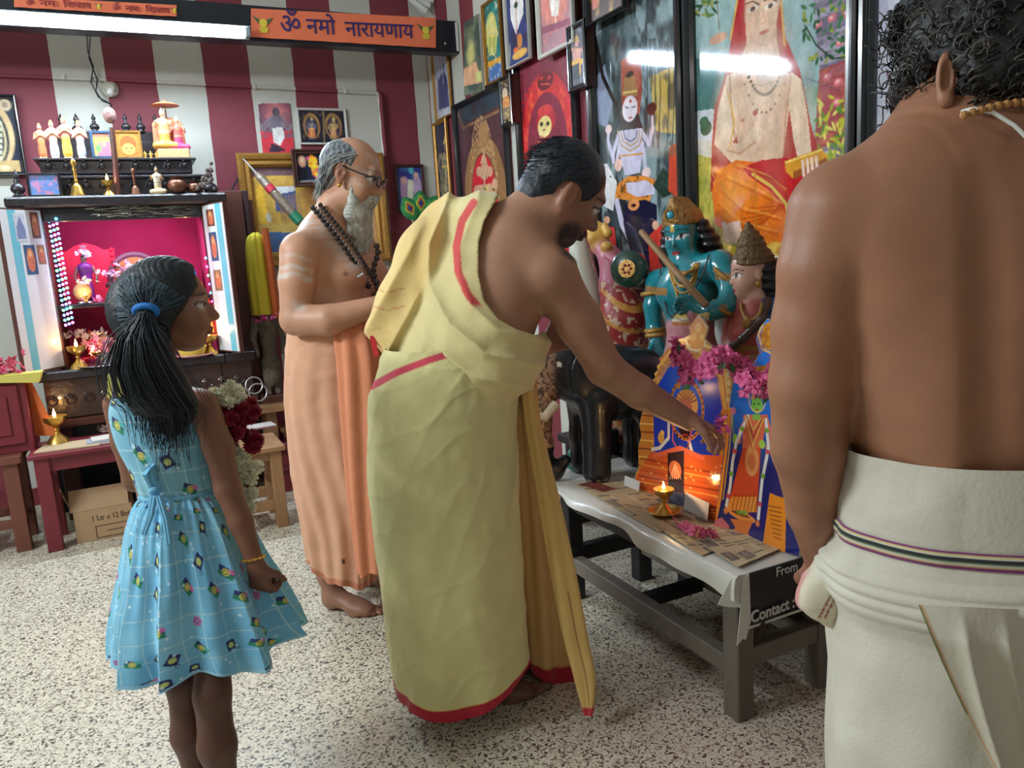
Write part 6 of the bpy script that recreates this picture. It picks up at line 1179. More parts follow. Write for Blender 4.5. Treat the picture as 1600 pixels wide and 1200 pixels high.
out = [(997, 762), (993, 744), (999, 730), (998, 700), (1003, 680), (1000, 664), (1004, 645), (1012, 640)]+[(1008+4*(k % 2)+k*1.9-(k*k*.0), 632-k*6.2+ (k*k*.02)) for k in range(14)]+[(1044, 545), (1052, 540), (1056, 530), (1070, 528), (1080, 522), (1077, 512), (1083, 504), (1092, 491), (1101, 502), (1107, 512), (1102, 530), (1112, 540), (1128, 556), (1136, 576), (1146, 596), (1142, 630), (1147, 650), (1144, 700), (1150, 740), (1142, 825), (1118, 818)]
print_gloss = mat('gloss_card', (200, 200, 200), .12, vc=True, coat=.6)
c.cut('arched_idol_cutout', 'large glossy cut-out print of a dark faced idol under a golden arch on the table', out, print_gloss)
b0, b1 = onZ(1122, 820, TZ+.006), onZ(1206, 855, TZ+.006)
c = Plane(b0, b1, .08, (1112, 470), (1262, 880), (36, 56, 150), 8.0)
c.gr((40, 130, 230), (34, 40, 110), c.q(1170, 600)[1], c.q(1170, 720)[1])
c.Li([(1142, 640), (1136, 700), (1126, 780), (1118, 818)], 6, (236, 150, 40)); c.Li([(1146, 640), (1141, 700), (1131, 780)], 2, (240, 190, 60)); c.G([(1204, 770), (1230, 780), (1228, 870), (1192, 858)], (232, 140, 40)); 
for k in range(8): c.Li([(1202+k*1.2, 790+k*7), (1222, 794+k*7)], 2, (150, 80, 30))
c.Li([(1128, 600), (1160, 582), (1210, 574), (1250, 580)], 10, (222, 160, 60)); c.no(1, 1, (150, 90, 40), .6, .5, .6, 95, (c.Y < c.q(1170, 600)[1])*1.0)
def gdress(p0, p1, w0, w1, col): c.G([(p0[0]-w0, p0[1]), (p0[0]+w0, p0[1]), (p1[0]+w1, p1[1]), (p1[0]-w1, p1[1])], col)
gdress((1182, 648), (1176, 700), 19, 15, (222, 110, 80)); gdress((1176, 700), (1160, 800), 14, 24, (212, 76, 40)); gdress((1164, 776), (1158, 800), 20, 25, (232, 150, 60))
for k in range(7): c.Li([(1150+k*6, 772), (1144+k*6, 802)], 1.6, (160, 60, 30))
c.E(1176, 720, 11, 24, (226, 150, 90)); c.E(1176, 722, 6, 14, (206, 110, 60)); c.G([(1170, 800), (1150, 798), (1170, 806)], gold)
c.E(1184, 633, 9, 13, (120, 190, 80)); c.G([(1174, 626), (1178, 604), (1184, 594), (1192, 604), (1196, 628), (1186, 618)], (214, 150, 90)); c.Rg(1184, 624, 13, 20, 2, (230, 200, 120)); c.E(1180, 631, 2, 1.2, (30, 40, 30)); c.E(1187, 631, 2, 1.2, (30, 40, 30)); c.E(1184, 640, 2.6, 1.2, (200, 50, 60)); c.G([(1178, 647), (1188, 647), (1190, 656), (1176, 656)], (130, 190, 70))
c.Li([(1168, 654), (1158, 672), (1156, 690)], 7, (220, 130, 110)); c.E(1150, 686, 4, 8, (150, 200, 70)); c.Li([(1148, 690), (1146, 650)], 2.4, (110, 160, 80)); c.E(1147, 642, 4, 6, (206, 120, 150)); c.Li([(1200, 656), (1206, 680), (1200, 700)], 7, (220, 120, 100)); c.E(1192, 694, 5, 7, (170, 210, 80))
for side, pts in ((0, [(1170, 650), (1152, 690), (1146, 720), (1142, 760), (1136, 790)]), (1, [(1198, 656), (1202, 700), (1192, 750), (1186, 810)])):
    c.Li(pts, 6, (226, 226, 220))
    for k in range(4):
        f_ = (k+.5)/4*(len(pts)-1); i_ = int(f_); x_ = pts[i_][0]+(pts[i_+1][0]-pts[i_][0])*(f_-i_); y_ = pts[i_][1]+(pts[i_+1][1]-pts[i_][1])*(f_-i_); c.E(x_, y_, 3.4, 4, [(120, 170, 60), (206, 80, 80)][k % 2])
    c.E(pts[-1][0]-1, pts[-1][1]+8, 3, 5, (222, 130, 60))
for k in range(4): c.Li([(1174-4-k*2, 650), (1178, 672+k*12), (1190+k*2, 654)], 2, [(232, 190, 90), (150, 60, 50), (232, 190, 90), (206, 120, 60)][k])
c.E(1160, 806, 22, 7, (232, 150, 70)); c.E(1158, 803, 15, 3, (130, 70, 40)); c.G([(1142, 810), (1178, 814), (1170, 832), (1178, 852), (1140, 836), (1150, 824)], (214, 120, 60)); c.E(1156, 800, 4, 4, (110, 150, 60)); c.E(1164, 801, 4, 4, (120, 160, 60))
c.Li([(1196, 500), (1186, 522), (1192, 545), (1206, 552), (1222, 545)], 4, (240, 200, 130)); c.E(1204, 525, 14, 22, (226, 160, 60)); c.no(1, 1, (170, 90, 40), .6, .5, .6, 97, c.m_el(*c.q(1204, 525), 5, 6))
out = [(1118, 820), (1124, 770), (1132, 700), (1140, 640), (1146, 600), (1150, 588), (1164, 580), (1180, 566), (1188, 552), (1182, 530), (1188, 512), (1200, 498), (1216, 510), (1224, 530), (1222, 552), (1240, 572), (1256, 600), (1258, 640), (1250, 870), (1208, 857), (1194, 853)]
c.cut('standing_goddess_cutout', 'glossy cut-out print of a green faced goddess in orange near the table end', out, print_gloss)
# small cards and picture at the foot of the arched cut-out
def card(name, label, p0, p1, h, m, cat='card', lean=.15, off=.02):
    a, b = onZ(*p0, TZ+.012), onZ(*p1, TZ+.012); u = b-a; L_ = np.linalg.norm(u); return tag(MB().prism([(0, 0), (L_, 0), (L_, h), (0, h)], a, u/L_, nrm_((lean, 0, 1)), nrm_((1, .2, 0)), .002).build(name, m, None, smooth=False), label, cat)
wc = mat('white_card', (206, 206, 204), .5)
card('white_card', 'small white folded card at the left foot of the arched cut-out', (975, 758), (998, 768), .035, wc)
card('white_card', 'wide white card leaning at the right foot of the arched cut-out', (1068, 795), (1105, 814), .055, wc)
card('standing_photo', 'small dark photo leaning behind the brass lamp', (1046, 782), (1068, 792), .05, mat('small_photo', (84, 90, 120), .4, var=.6, vscale=60), 'photo')
lp = onZ(1038, 803, TZ+.0125); oil_lamp(lp, .088, 'main_oil_lamp', 'lit brass oil lamp on a saucer in front of the arched cut-out', saucer=.052, flame=1.3, fs=1.15)
tag(MB().lathe(onZ(1128, 822, TZ+.014), [(.026, 0), (.026, .004), (0, .004)], 28, axis=(-.55, -.35, .7), sx=.9).build('pink_disc', mat('pink_soap', (214, 110, 116), .5), None), 'round pink disc lying at the foot of the goddess cut-out', 'disc')
def spot(name, label, centre, spread, n, col, r, seed): return blossoms(name, label, 'flowers', centre, spread, n, col, r, seed=seed)
spot('pink_blossoms', 'loose pink blossoms on the newspaper beside the lamp saucer', onZ(1078, 828, TZ+.024), (.035, .05, .012), 11, (226, 110, 150), .014, 51)
spot('pink_blossoms', 'smaller group of pink blossoms on the newspaper nearer the goddess cut-out', onZ(1103, 834, TZ+.022), (.03, .03, .01), 7, (222, 104, 144), .013, 52)
# pink garlands
def garl(name, label, pts, X_, n, seed):
    g = np.random.default_rng(seed); P_ = [onX(x, y, X_) for x, y in pts]; o = thing(name, label, 'garland', P_[len(P_)//2]); org = np.array(o['org']); pk = mat('pink_petal', (232, 106, 160), .6); lf = mat('leaf_green', (62, 110, 60), .6); t = MB(); r = .019
    for i in range(5):
        a = i*1.257; d = np.array([math.cos(a), math.sin(a), .55]); pr = np.array([-math.sin(a), math.cos(a), 0]); t.add([np.zeros(3), d*r*.6+pr*r*.45, d*r*1.15-[0, 0, .004], d*r*.6-pr*r*.45, d*r*.7+[0, 0, .006]], [(0, 1, 4), (1, 2, 4), (2, 3, 4), (3, 0, 4)])
    t.ball((0, 0, r*.4), r*.18, 6, 4); ob = t.build('blossom', pk, None, split=0); me = ob.data; bpy.data.objects.remove(ob)
    t = MB(); t.add([(0, 0, 0), (.012, .008, .004), (.032, 0, -.004), (.012, -.008, .004), (.016, 0, .008)], [(0, 1, 4), (1, 2, 4), (2, 3, 4), (3, 0, 4)]); ob = t.build('leaf', lf, None, split=0); ml = ob.data; bpy.data.objects.remove(ob)
    MB().tube(P_, .002, 6).build('thread', lf, o)
    for i in range(n):
        f = (i+.5)/n*(len(P_)-1); k = min(int(f), len(P_)-2); q = P_[k]+(P_[k+1]-P_[k])*(f-k)+g.normal(size=3)*[.012, .014, .012]; b = bpy.data.objects.new('blossom', me); COL.objects.link(b); b.parent = o; b.location = Vector(q-org); b.rotation_euler = tuple(g.random(3)*6.28); s_ = .85+.5*g.random(); b.scale = (s_, s_, s_)
        if i % 5 == 0: b = bpy.data.objects.new('leaf', ml); COL.objects.link(b); b.parent = o; b.location = Vector(q-org+[-.01, -.01, -.02]); b.rotation_euler = tuple(g.random(3)*6.28)
    return o
def gX(pts, b0_, off): return None
XA = 1.365
garl('pink_garland', 'pink flower garland draped over the top of the arched cut-out', [(1056, 536), (1062, 556), (1076, 574), (1084, 580), (1100, 572), (1118, 562), (1134, 548)], 1.385, 52, 61)
garl('pink_garland', 'pink flower garland hanging on the goddess cut-out', [(1142, 556), (1154, 570), (1166, 590), (1176, 604), (1190, 606), (1206, 592), (1214, 566)], 1.45, 52, 62)
# ---- black elephant with dotted trunk
ep = lambda x, y, X_: onX(x, y, X_)
S = SDF(.03); EB = (24, 28, 34); fwd = nrm_(-HR*.93-HF*.22); sde = np.cross(fwd, UPZ); ctr = onZ(974, 738, TZ); z0 = TZ+.006
E3 = lambda a, b, c: np.array([ctr[0], ctr[1], z0])+fwd*a+sde*b+UPZ*c
S.ell(E3(.03, 0, .30), (.155, .115, .125), np.array([fwd, sde, UPZ]).T, EB); S.ell(E3(.18, 0, .36), (.085, .085, .1), np.array([fwd, sde, UPZ]).T, EB, .04); S.ell(E3(-.08, 0, .29), (.08, .1, .11), None, EB, .04)
for a, b in ((.11, .065), (.11, -.065), (-.08, .065), (-.08, -.065)): S.chain([E3(a, b, .26), E3(a, b, .12), E3(a+.005, b, .03)], [.056, .042, .046], EB, .03)
for s_ in (-1, 1): S.ell(E3(.13, s_*.095, .35), (.06, .014, .085), np.array([nrm_(fwd+sde*s_*-.5), sde, UPZ]).T, EB, .008)
TR = (176, 140, 112); S.chain([E3(.245, 0, .38), E3(.275, 0, .30), E3(.285, 0, .2), E3(.275, 0, .12), E3(.27, 0, .06), E3(.235, 0, .03), E3(.20, 0, .06)], [.062, .056, .044, .036, .03, .026, .02], TR, .02); S.chain([E3(-.15, 0, .33), E3(-.17, 0, .2), E3(-.168, 0, .12)], [.014, .008, .01], EB, .01)
def ecol(v, c):
    a = (v-E3(0, 0, 0))@fwd; z = v[:, 2]-z0; b = (v-E3(0, 0, 0))@sde; t_ = (a > .2)*(z > .12); n = vnoise(v[:, 0]*190, v[:, 1]*190, v[:, 2]*190, 3); c = mixc_(c, .85*t_*(n > .52), (44, 36, 34)); c = mixc_(c, (z < .12)*(a > .18)*1.0, EB)
    for s_ in (-1, 1): c = mixc_(c, 1.0*(np.hypot(a-.225, (z-.385)) < .008)*(np.abs(b) > .05), (220, 210, 190))
    for q in ((.11, .065), (.11, -.065), (-.08, .065), (-.08, -.065)): c = mixc_(c, .8*(z < .014)*(np.hypot(a-q[0], b-q[1]) > .036)*(np.hypot(a-q[0], b-q[1]) < .06)*(np.sin(np.arctan2(b-q[1], a-q[0])*9) > .2), (150, 130, 110))
    return c
eo = thing('elephant_statue', 'black wooden elephant statue with a dotted beige trunk and white tusks on the table', 'elephant statue', E3(0, 0, 0)); S.build('body', .005, mat('polished_black_wood', (24, 28, 34), .34, vc=True, coat=.15), eo, colfn=ecol, soft=.004)
EO_ = eo
for s_ in (-1, 1): MB().tube([E3(.235, s_*.05, .26), E3(.275, s_*.062, .225), E3(.315, s_*.06, .235), E3(.345, s_*.05, .262)], [.017, .0155, .012, .004], 10).build('tusk', mat('ivory_paint', (206, 190, 160), .3), eo)
eo.scale = (1.16, 1.16, 1.16)
# ---- large white tusk and painted processional figure on the bench
b = onX(926, 560, 1.84); b[2] = BZ; pts = [b+[0, 0, 0], onX(932, 600, 1.84)*[1, 1, 1], onX(927, 515, 1.84), onX(918, 450, 1.84), onX(906, 395, 1.84), onX(900, 366, 1.84), onX(896, 352, 1.84)]; pts[0] = np.array([1.84, pts[1][1], BZ])
o = thing('white_tusk', 'tall curved white tusk standing on the bench behind the elephant', 'tusk', pts[0]); MB().tube(pts, [.075, .073, .068, .062, .05, .035, .01], 24).build('tusk_body', mat('ivory_gloss', (206, 206, 192), .25, coat=.3), o, split=0); MB().lathe(pts[0], [(.09, 0), (.09, .03), (.078, .05), (.0, .05)], 28).build('socket', brass, o, split=40)
q = lambda x, y, dx=0.0: onX(x, y, 1.84+dx)
o = thing('processional_figure', 'red and gold painted processional figure with green drum discs on the bench', 'figure', (1.84, q(975, 500)[1], BZ)); S = SDF(.015); RD = (150, 44, 46); GD = (206, 160, 70); PK = (190, 110, 130)
bb = np.array([1.84, q(975, 500)[1], BZ]); S.chain([bb+[0, 0, .04], bb+[0, 0, .3], q(975, 500), q(962, 450)], [.09, .10, .095, .07], RD, .03); S.chain([q(962, 440), q(955, 405), q(940, 385)], [.07, .05, .04], PK, .02); S.chain([q(938, 382), q(936, 362), q(932, 348)], [.045, .04, .012], GD, .01); S.ell(q(928, 372, -.03), (.03, .03, .03), None, GD, .01); S.cap(q(945, 352), q(950, 364), .012, .02, GD, .01); S.cap(q(920, 356), q(925, 366), .01, .02, GD, .01); S.ell(q(948, 385, -.03), (.025, .03, .022), None, GD, .01); S.cap(q(950, 400, -.06), q(985, 420, -.04), .018, .02, PK, .01)
def pf(v, c):
    px_, py_ = v[:, 1], v[:, 2]; n = vnoise(v[:, 0]*70, v[:, 1]*70, v[:, 2]*70, 5); c = mixc_(c, .8*(n > .66)*(v[:, 2] < 1.15), (214, 190, 160)); return mixc_(c, .8*(np.abs(np.sin((v[:, 2]-v[:, 1]*.6)*38)) > .93)*(v[:, 2] < 1.12), (206, 150, 60))
S.build('figure_body', .005, vpaint, o, colfn=pf); MB().box(bb+[0, 0, .02], (.2, .24, .04), bev=.006).build('base', dkw, o)
dg = mat('dark_green_lacquer', (22, 54, 44), .25, coat=.4); gd = mat('gold_paint', (206, 160, 90), .35, metal=.5, bump=.6, bscale=90)
for (x, y, r_) in ((985, 420, .072), (882, 414, .05)):
    c0 = q(x, y, -.08); ax = nrm_((-.8, -.6, 0.05)); dd = thing('x', None, None, c0) if False else None; m_ = MB().lathe(c0, [(r_*.8, -.05), (r_, -.01), (r_, .03), (r_*.85, .04), (0, .04)], 30, axis=ax); dk_ = m_.build('drum_disc', dg, o, split=45); MB().lathe(c0, [(r_*.48, .040), (r_*.48, .045), (r_*.4, .046), (0, .046)], 24, axis=ax).build('gold_medallion', gd, dk_, split=45)
    for k in range(6): x_, y_, _ = frame_to(ax); MB().ball(c0+ax*.047+(x_*math.cos(k*1.047)+y_*math.sin(k*1.047))*r_*.22, r_*.09, 6, 4).build('floral_knob', mat('red_enamel', (150, 50, 40), .4), dk_)
# small things seen between the elephant's legs
o = thing('black_radio', 'small black speaker box behind the elephant legs', 'radio', onZ(925, 722, TZ+.006)+[.13, .12, 0]); c0 = np.array(o['org']); MB().box(c0+[0, 0, .05], (.08, .14, .1), bev=.006).build('casing', black, o); 
for k in range(3): MB().lathe(c0+[-.041, -.04+.04*k, .05], [(.014, 0), (.014, .004), (0, .004)], 14, axis=(-1, 0, 0)).build('dial', mat('grey_plastic', (150, 150, 146), .4), o)
tag(MB().box(np.array([1.46, 2.52, TZ+.046]), (.04, .06, .08), bev=.008).build('green_tin', mat('green_tin', (30, 140, 110), .4), None), 'small bright green tin behind the trunk of the elephant', 'tin')
# ---- large painted statues: blue youth with a flute stick, goddess in pink
def big_statue(name, label, xh, yc, yh, X_, face, skin, robe, top, hgt, zb, colfn_extra=None):
    pass
sc_f = lambda c, ds: c
BLs = (24, 128, 140); X1 = 1.80
Pb = lambda x, y, d=0.0: onX(x, y, X1+d)
kb = Pb(1075, 560); kb = np.array([X1+.02, kb[1]+.0, BZ]); ko = thing('blue_statue', 'large turquoise painted statue of a crowned youth holding a wooden stick', 'statue', kb)
fk = nrm_((-.86, -.40, -.12)); S = SDF(.02); hk = Head(Pb(1067, 368), fk, (0.05, .12, 1), .78); hk.egg(S, BLs)
CRN = (146, 108, 62); HRK = (30, 26, 30)
S.cap(hk.p(-.02, -.08), Pb(1074, 425), .034, .038, BLs, .015)
S.chain([Pb(1078, 425), Pb(1074, 455), Pb(1078, 500)], [.068, .08, .06], BLs, .04, sq=(nrm_(np.cross(fk, UPZ)), 1.35)); S.cap(Pb(1078, 428), Pb(1030, 440, .03), .05, .05, BLs, .03); S.cap(Pb(1078, 425), Pb(1125, 415, -.0), .05, .055, BLs, .03)
S.chain([Pb(1026, 445, .02), Pb(1020, 478), Pb(1022, 512), Pb(1026, 530, -.02)], [.043, .036, .03, .023], BLs, .01)
S.chain([Pb(1128, 418, .0), Pb(1142, 448, -.02), Pb(1135, 478, -.06)], [.046, .038, .032], BLs, .012); S.chain([Pb(1135, 478, -.06), Pb(1112, 487, -.11), Pb(1096, 482, -.12)], [.036, .03, .024], BLs, .01)
hand(S, Pb(1026, 530, -.02), nrm_((-.1, -.35, -.9)), nrm_((-.2, -.9, .2)), nrm_((-1, 0, 0)), (.4, .5, .6, .6), .8, BLs, thumb=.5); hand(S, Pb(1097, 482, -.12), nrm_((-.3, .9, .1)), nrm_((-.9, -.2, -.2)), UPZ, (.7, .8, .8, .8), .72, BLs, thumb=.5)
RBK = (206, 140, 150)
S.chain([Pb(1078, 512), Pb(1082, 570, .02), kb+[0, 0, .06]], [.07, .09, .11], RBK, .03, sq=(nrm_(np.cross(fk, UPZ)), 1.2))
def kcol(v, c):
    px, py = proj(*v.T); fr = ((v-kb)@(-fk) < .05)
    f, u, w_ = hk.loc(v); c = hk.paint(v, c); c = mixc_(c, (np.abs(w_) < .004)*(f > .06)*(u > .035)*(u < .065), (226, 190, 80)); c = mixc_(c, (np.abs(np.abs(w_)-.006) < .0025)*(f > .06)*(u > .03)*(u < .07), (214, 170, 60))
    for y0, cl in ((493, (226, 200, 110)), (499, (226, 214, 190)), (505, (190, 120, 60))): c = mixc_(c, 1.0*(np.abs(py-y0+.05*(px-1078)) < 2.6)*(px > 1050)*(px < 1108), cl)
    for (x, y) in ((1031, 455), (1138, 433)): c = mixc_(c, 1.0*(np.abs(py-y-.1*(px-x)) < 6)*(np.abs(px-x) < 22)*((px < 1042) | (px > 1118)), (150, 112, 66))
    for (x, y) in ((1022, 518), (1130, 482)): c = mixc_(c, 1.0*(np.hypot(px-x, py-y) < 7), (140, 110, 70))
    return c
kb_ = S.build('statue_body', .0045, mat('glossy_enamel', (30, 130, 140), .22, vc=True, coat=.5, bump=.03), ko, colfn=kcol, soft=.003)
S = SDF(.01); S.ell(hk.p(-.02, .055), np.array([.1, .09, .08])*.82, hk.M, CRN); S.cap(hk.p(.03, .10), hk.p(.025, .155), .045, .022, CRN, .02); S.cap(hk.p(-.03, .10), hk.p(-.04, .135), .05, .03, CRN, .03)
def ccut(X, Y, Z): v = np.stack([X, Y, Z], 1); f, u, w_ = hk.loc(v); return (.056-u-.12*np.abs(w_))*.78
S.build('crown', .004, mat('aged_gold', (150, 112, 62), .4, metal=.45, bump=1.0, bscale=70, var=.3, vscale=60), ko, cut=lambda X, Y, Z: ccut(X, Y, Z), disp=lambda X, Y, Z: .004*(vnoise(X*110, Y*110, Z*110, 3)-.5)); MB().ball(hk.p(.085, .105), (.012, .014, .014), 12, 8, rot=hk.M).build('turquoise_gem', mat('turquoise_gem', (40, 160, 190), .1, coat=1), ko)
gt = mat('old_gilt', (172, 132, 66), .4, metal=.4, bump=.5, bscale=120)
for i in range(14): a = i/14*6.283; MB().ball(hk.p(.085+.02*math.cos(a)*.3, .105+.026*math.sin(a), .026*math.cos(a)), .0055, 7, 5).build('crown_bead', gt, ko)
S = SDF(.01); 
for s_ in (-1, 1): S.chain([hk.p(-.03, .03, s_*.08), hk.p(-.05, -.05, s_*.10), hk.p(-.07, -.13, s_*.12), hk.p(-.06, -.18, s_*.15)], [.03, .034, .03, .014], HRK, .02)
S.build('long_hair', .005, hairm_ if 'hairm_' in globals() else mat('statue_hair', (24, 24, 30), .3, vc=True), ko, disp=lambda X, Y, Z: .003*np.sin(Z*220))
def necklace(pts, r, par, m, n=10, nm='necklace'): 
    t = MB(); t.tube(pts, r, 8); t.build(nm, m, par)
fo = fk*.0
def drop(cx, cy, w, h, d, k=15): return [Pb(cx+w*math.cos(math.pi*i/(k-1)+0), cy+h*math.sin(math.pi*i/(k-1)), d-.045*math.sin(math.pi*i/(k-1))) for i in range(k)]
for (w, h, d, r_) in ((24, 14, -.07, .006), (22, 46, -.075, .0045), (19, 36, -.078, .006), (16, 62, -.08, .005)): necklace(drop(1068, 412, w, h, d), r_, ko, gt)
for i in range(16): a = i/15; MB().ball(Pb(1052+32*a, 418+10*math.sin(a*3.14), -.115), .006, 6, 4).build('pendant_bead', gt, ko)
for (x, y, r_, dx) in ((1022, 458, .045, 0.01), (1138, 432, .05, -.01), (1023, 516, .033, -.01), (1025, 523, .034, -.015), (1130, 481, .036, -.07)):
    c0 = Pb(x, y, dx); t = MB(); ax = nrm_((0, .1, 1)) if x < 1100 else nrm_((.3, -.5, .8)); x_, y_, _ = frame_to(ax); t.tube([c0+(x_*math.cos(a)+y_*math.sin(a))*r_ for a in np.linspace(0, 6.283, 21)[:-1]], .009, 8, closed=True); t.build('armlet', gt, ko)
tag(MB().tube([Pb(1002, 362, -.19), Pb(1050, 418, -.19), Pb(1097, 470, -.175), Pb(1104, 478, -.17)], [.011, .0115, .012, .012], 12).build('wooden_stick', mat('pale_bamboo', (150, 116, 78), .5, var=.15), None), 'pale wooden stick held by the blue statue across its chest', 'stick')
necklace([Pb(1032, 418, -.05), Pb(1032, 450, -.08), Pb(1044, 490, -.1), Pb(1050, 496, -.1), Pb(1075, 470, -.13), Pb(1100, 425, -.09), Pb(1108, 398, -.05)], .0028, ko, mat('dark_cord', (50, 46, 50), .6), nm='dark_bead_cord')
S = SDF(.01); S.chain([Pb(1088, 478, -.12), Pb(1084, 492, -.125), Pb(1092, 510, -.12)], [.014, .02, .012], RBK, .01); S.build('pink_sash', .004, vpaint, ko)
# goddess
X2 = 1.80; gb = np.array([X2, onX(1172, 560, X2)[1], BZ]); go = thing('goddess_statue', 'painted goddess statue in pink sari with tall crown beside the turquoise statue', 'statue', gb)
fg = nrm_((-.80, .35, -.1)); GSK = (206, 160, 140); PS = (190, 92, 84); S = SDF(.015); Pg = lambda x, y, d=0.0: onX(x, y, X2+d)
hg2 = Head(Pg(1173, 428), fg, (0, .05, 1), .66); hg2.egg(S, GSK)
S.cap(hg2.p(-.02, -.08), Pg(1180, 480), .03, .034, GSK, .015)
S.chain([Pg(1180, 492), Pg(1176, 515), Pg(1172, 545), Pg(1174, 590)], [.052, .072, .062, .09], PS, .03, sq=(nrm_(np.cross(fg, UPZ)), 1.2)); S.chain([Pg(1174, 590), gb+[0, 0, .06]], [.1, .12], (196, 120, 70), .03)
S.chain([Pg(1158, 482, -.02), Pg(1146, 508, -.03), Pg(1138, 530, -.05)], [.035, .03, .022], PS, .015); S.chain([Pg(1206, 482, .02), Pg(1216, 515, .0), Pg(1212, 545, -.03)], [.036, .032, .024], (44, 90, 140), .015); S.cap(Pg(1138, 530, -.05), Pg(1142, 548, -.07), .018, .016, GSK, .01); S.cap(Pg(1144, 470, .03), Pg(1150, 482, 0), .02, .03, PS, .02)
def gcol(v, c):
    c = hg2.paint(v, c, (190, 40, 50), (40, 26, 26)); f, u, w_ = hg2.loc(v); px, py = proj(*v.T); c = mixc_(c, (np.hypot(w_, u-.05) < .007)*(f > .07), (150, 20, 30)); d = pl_sd(px, py, [(1200, 474), (1186, 500), (1162, 528), (1142, 540)]); c = mixc_(c, (np.abs(np.abs(d)-3) < 1.3)*(py > 475)*(py < 545), (70, 60, 50)); return mixc_(c, ((np.abs(py-545) < 4) | (np.abs(py-556) < 2))*(px > 1145), (180, 140, 80))
S.build('statue_body', .0042, mat('satin_enamel', (200, 150, 130), .35, vc=True, coat=.2), go, colfn=gcol, soft=.003)
S = SDF(.01); S.ell(hg2.p(-.02, .055), np.array([.1, .09, .085])*.7, hg2.M, CRN); S.chain([hg2.p(-.02, .1), hg2.p(-.02, .14), hg2.p(-.02, .18), hg2.p(-.02, .24)], [.05, .046, .03, .012], CRN, .01); 
S.build('crown', .004, mat('aged_gold_dark', (110, 84, 56), .45, metal=.4, bump=1.0, bscale=80), go, cut=lambda X, Y, Z: (lambda fuw: .05-fuw[1]-.1*np.abs(fuw[2]))(hg2.loc(np.stack([X, Y, Z], 1)))*.66, disp=lambda X, Y, Z: .004*np.abs(np.sin(Z*160)))
for k, (r_, u_) in enumerate(((.058, .075), (.055, .1), (.046, .135), (.034, .165))): t = MB(); t.tube([hg2.c+(hg2.f*(-.02*.56+r_*.72*math.cos(a))+hg2.s*r_*.72*math.sin(a))*1.0+hg2.u*u_*.72 for a in np.linspace(0, 6.283, 25)[:-1]], .0045, 6, closed=True); t.build('crown_band', gt, go)
S = SDF(.01); S.chain([hg2.p(-.06, .02, 0), hg2.p(-.08, -.08, .02), hg2.p(-.1, -.2, .05)], [.05, .05, .03], HRK, .02); S.build('long_hair', .005, MATS['statue_hair'], go, disp=lambda X, Y, Z: .003*np.sin(Z*220))
t = MB()
for i in range(22): a = math.pi*i/21; t.tube([Pg(1158+14*(1-math.cos(a)), 478+22*math.sin(a), -.07), Pg(1158+14*(1-math.cos(a))+1.5, 479+22*math.sin(a), -.075)], .004, 6)
necklace([Pg(1158+16*(1-math.cos(math.pi*i/14)), 474+26*math.sin(math.pi*i/14), -.05-.035*math.sin(math.pi*i/14)) for i in range(15)], .005, go, gt); MB().ball(Pg(1166, 504, -.095), (.01, .018, .02), 10, 7).build('pendant', gt, go)
MB().ball(hg2.p(.0, -.05, .085 if hg2.s[1] < 0 else -.085), (.008, .008, .012), 8, 6).build('earring', gt, go)
S = SDF(.01); S.chain([Pg(1200, 470, .0), Pg(1190, 500, -.07), Pg(1160, 530, -.1), Pg(1140, 545, -.09)], [.014, .014, .013, .012], (80, 60, 56), .01); S.build('shawl_border', .004, vpaint, go)
# ================================================================ people
# ---------------------------------------------------------------- the elder
s0 = 2.72; P = lambda x, y, d=0.0: V(x, y, s0+d)
elder = thing('person', 'bare chested bearded person with spectacles, ash marks and peach wrap, standing by the back pictures', 'person', V(548, 950, s0)*[1, 1, 0])
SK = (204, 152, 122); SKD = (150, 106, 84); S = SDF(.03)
hd = Head(P(549, 274, 0), HR*.93-HF*.12-UP*.30, UP*.95+HR*.30, 1.0); hd.sculpt(S, SK, ear=(176, 120, 96))
S.cap(P(524, 318), P(512, 368, .02), .058, .062, SK, .03)
S.chain([P(512, 372, .02), P(515, 420, .02), P(510, 480, .01), P(508, 540, 0)], [.09, .118, .115, .1], SK, .05, sq=(nrm(HR*.64+HF*.77), 1.22))
S.ell(P(545, 430, -.07), (.07, .05, .06), None, SK, .04); S.ell(P(575, 428, .05), (.06, .05, .06), None, SK, .04); S.ell(P(530, 490, -.03), (.1, .1, .1), None, SK, .05)
S.cap(P(508, 370, -.02), P(470, 392, -.12), .06, .062, SK, .04); S.cap(P(520, 370, .05), P(562, 388, .15), .055, .06, SK, .04)
S.chain([P(468, 396, -.13), P(464, 440, -.15), P(462, 498, -.16)], [.064, .058, .05], SK, .015)
S.chain([P(462, 500, -.16), P(515, 500, -.21), P(588, 478, -.2)], [.052, .05, .032], SK, .012)
S.chain([P(562, 392, .15), P(590, 440, .17), P(600, 490, .15)], [.058, .052, .046], SK, .015); S.chain([P(600, 490, .15), P(625, 492, .0), P(618, 478, -.12)], [.046, .04, .03], SK, .012)
hand(S, P(588, 478, -.2), HR*.9+UP*.1+HF*.3, UP*.2+HF, UP, (.4, .4, .4, .4), 1.0, SKD); hand(S, P(618, 478, -.12), HR*.2-HF*.9+UP*.1, -HR*.9, UP, (.3, .3, .3, .3), 1.0, SKD)
for fx, fy, ds, an in (((532, 972), 0, -.12, (526, 880)), ((566, 925), 0, .12, (562, 870))): pass
h1 = onZ(516, 950, 0); h2 = onZ(556, 915, 0); fd = nrm(HR*.86-HF*.42)
foot(S, h1, fd, SKD, 1.0, h1+UP*.16-HR*.005, 1); S.chain([h1+UP*.14+fd*.01, h1+UP*.36+fd*.01, h1+UP*.5+fd*.04], [.036, .052, .06], SKD, .03)
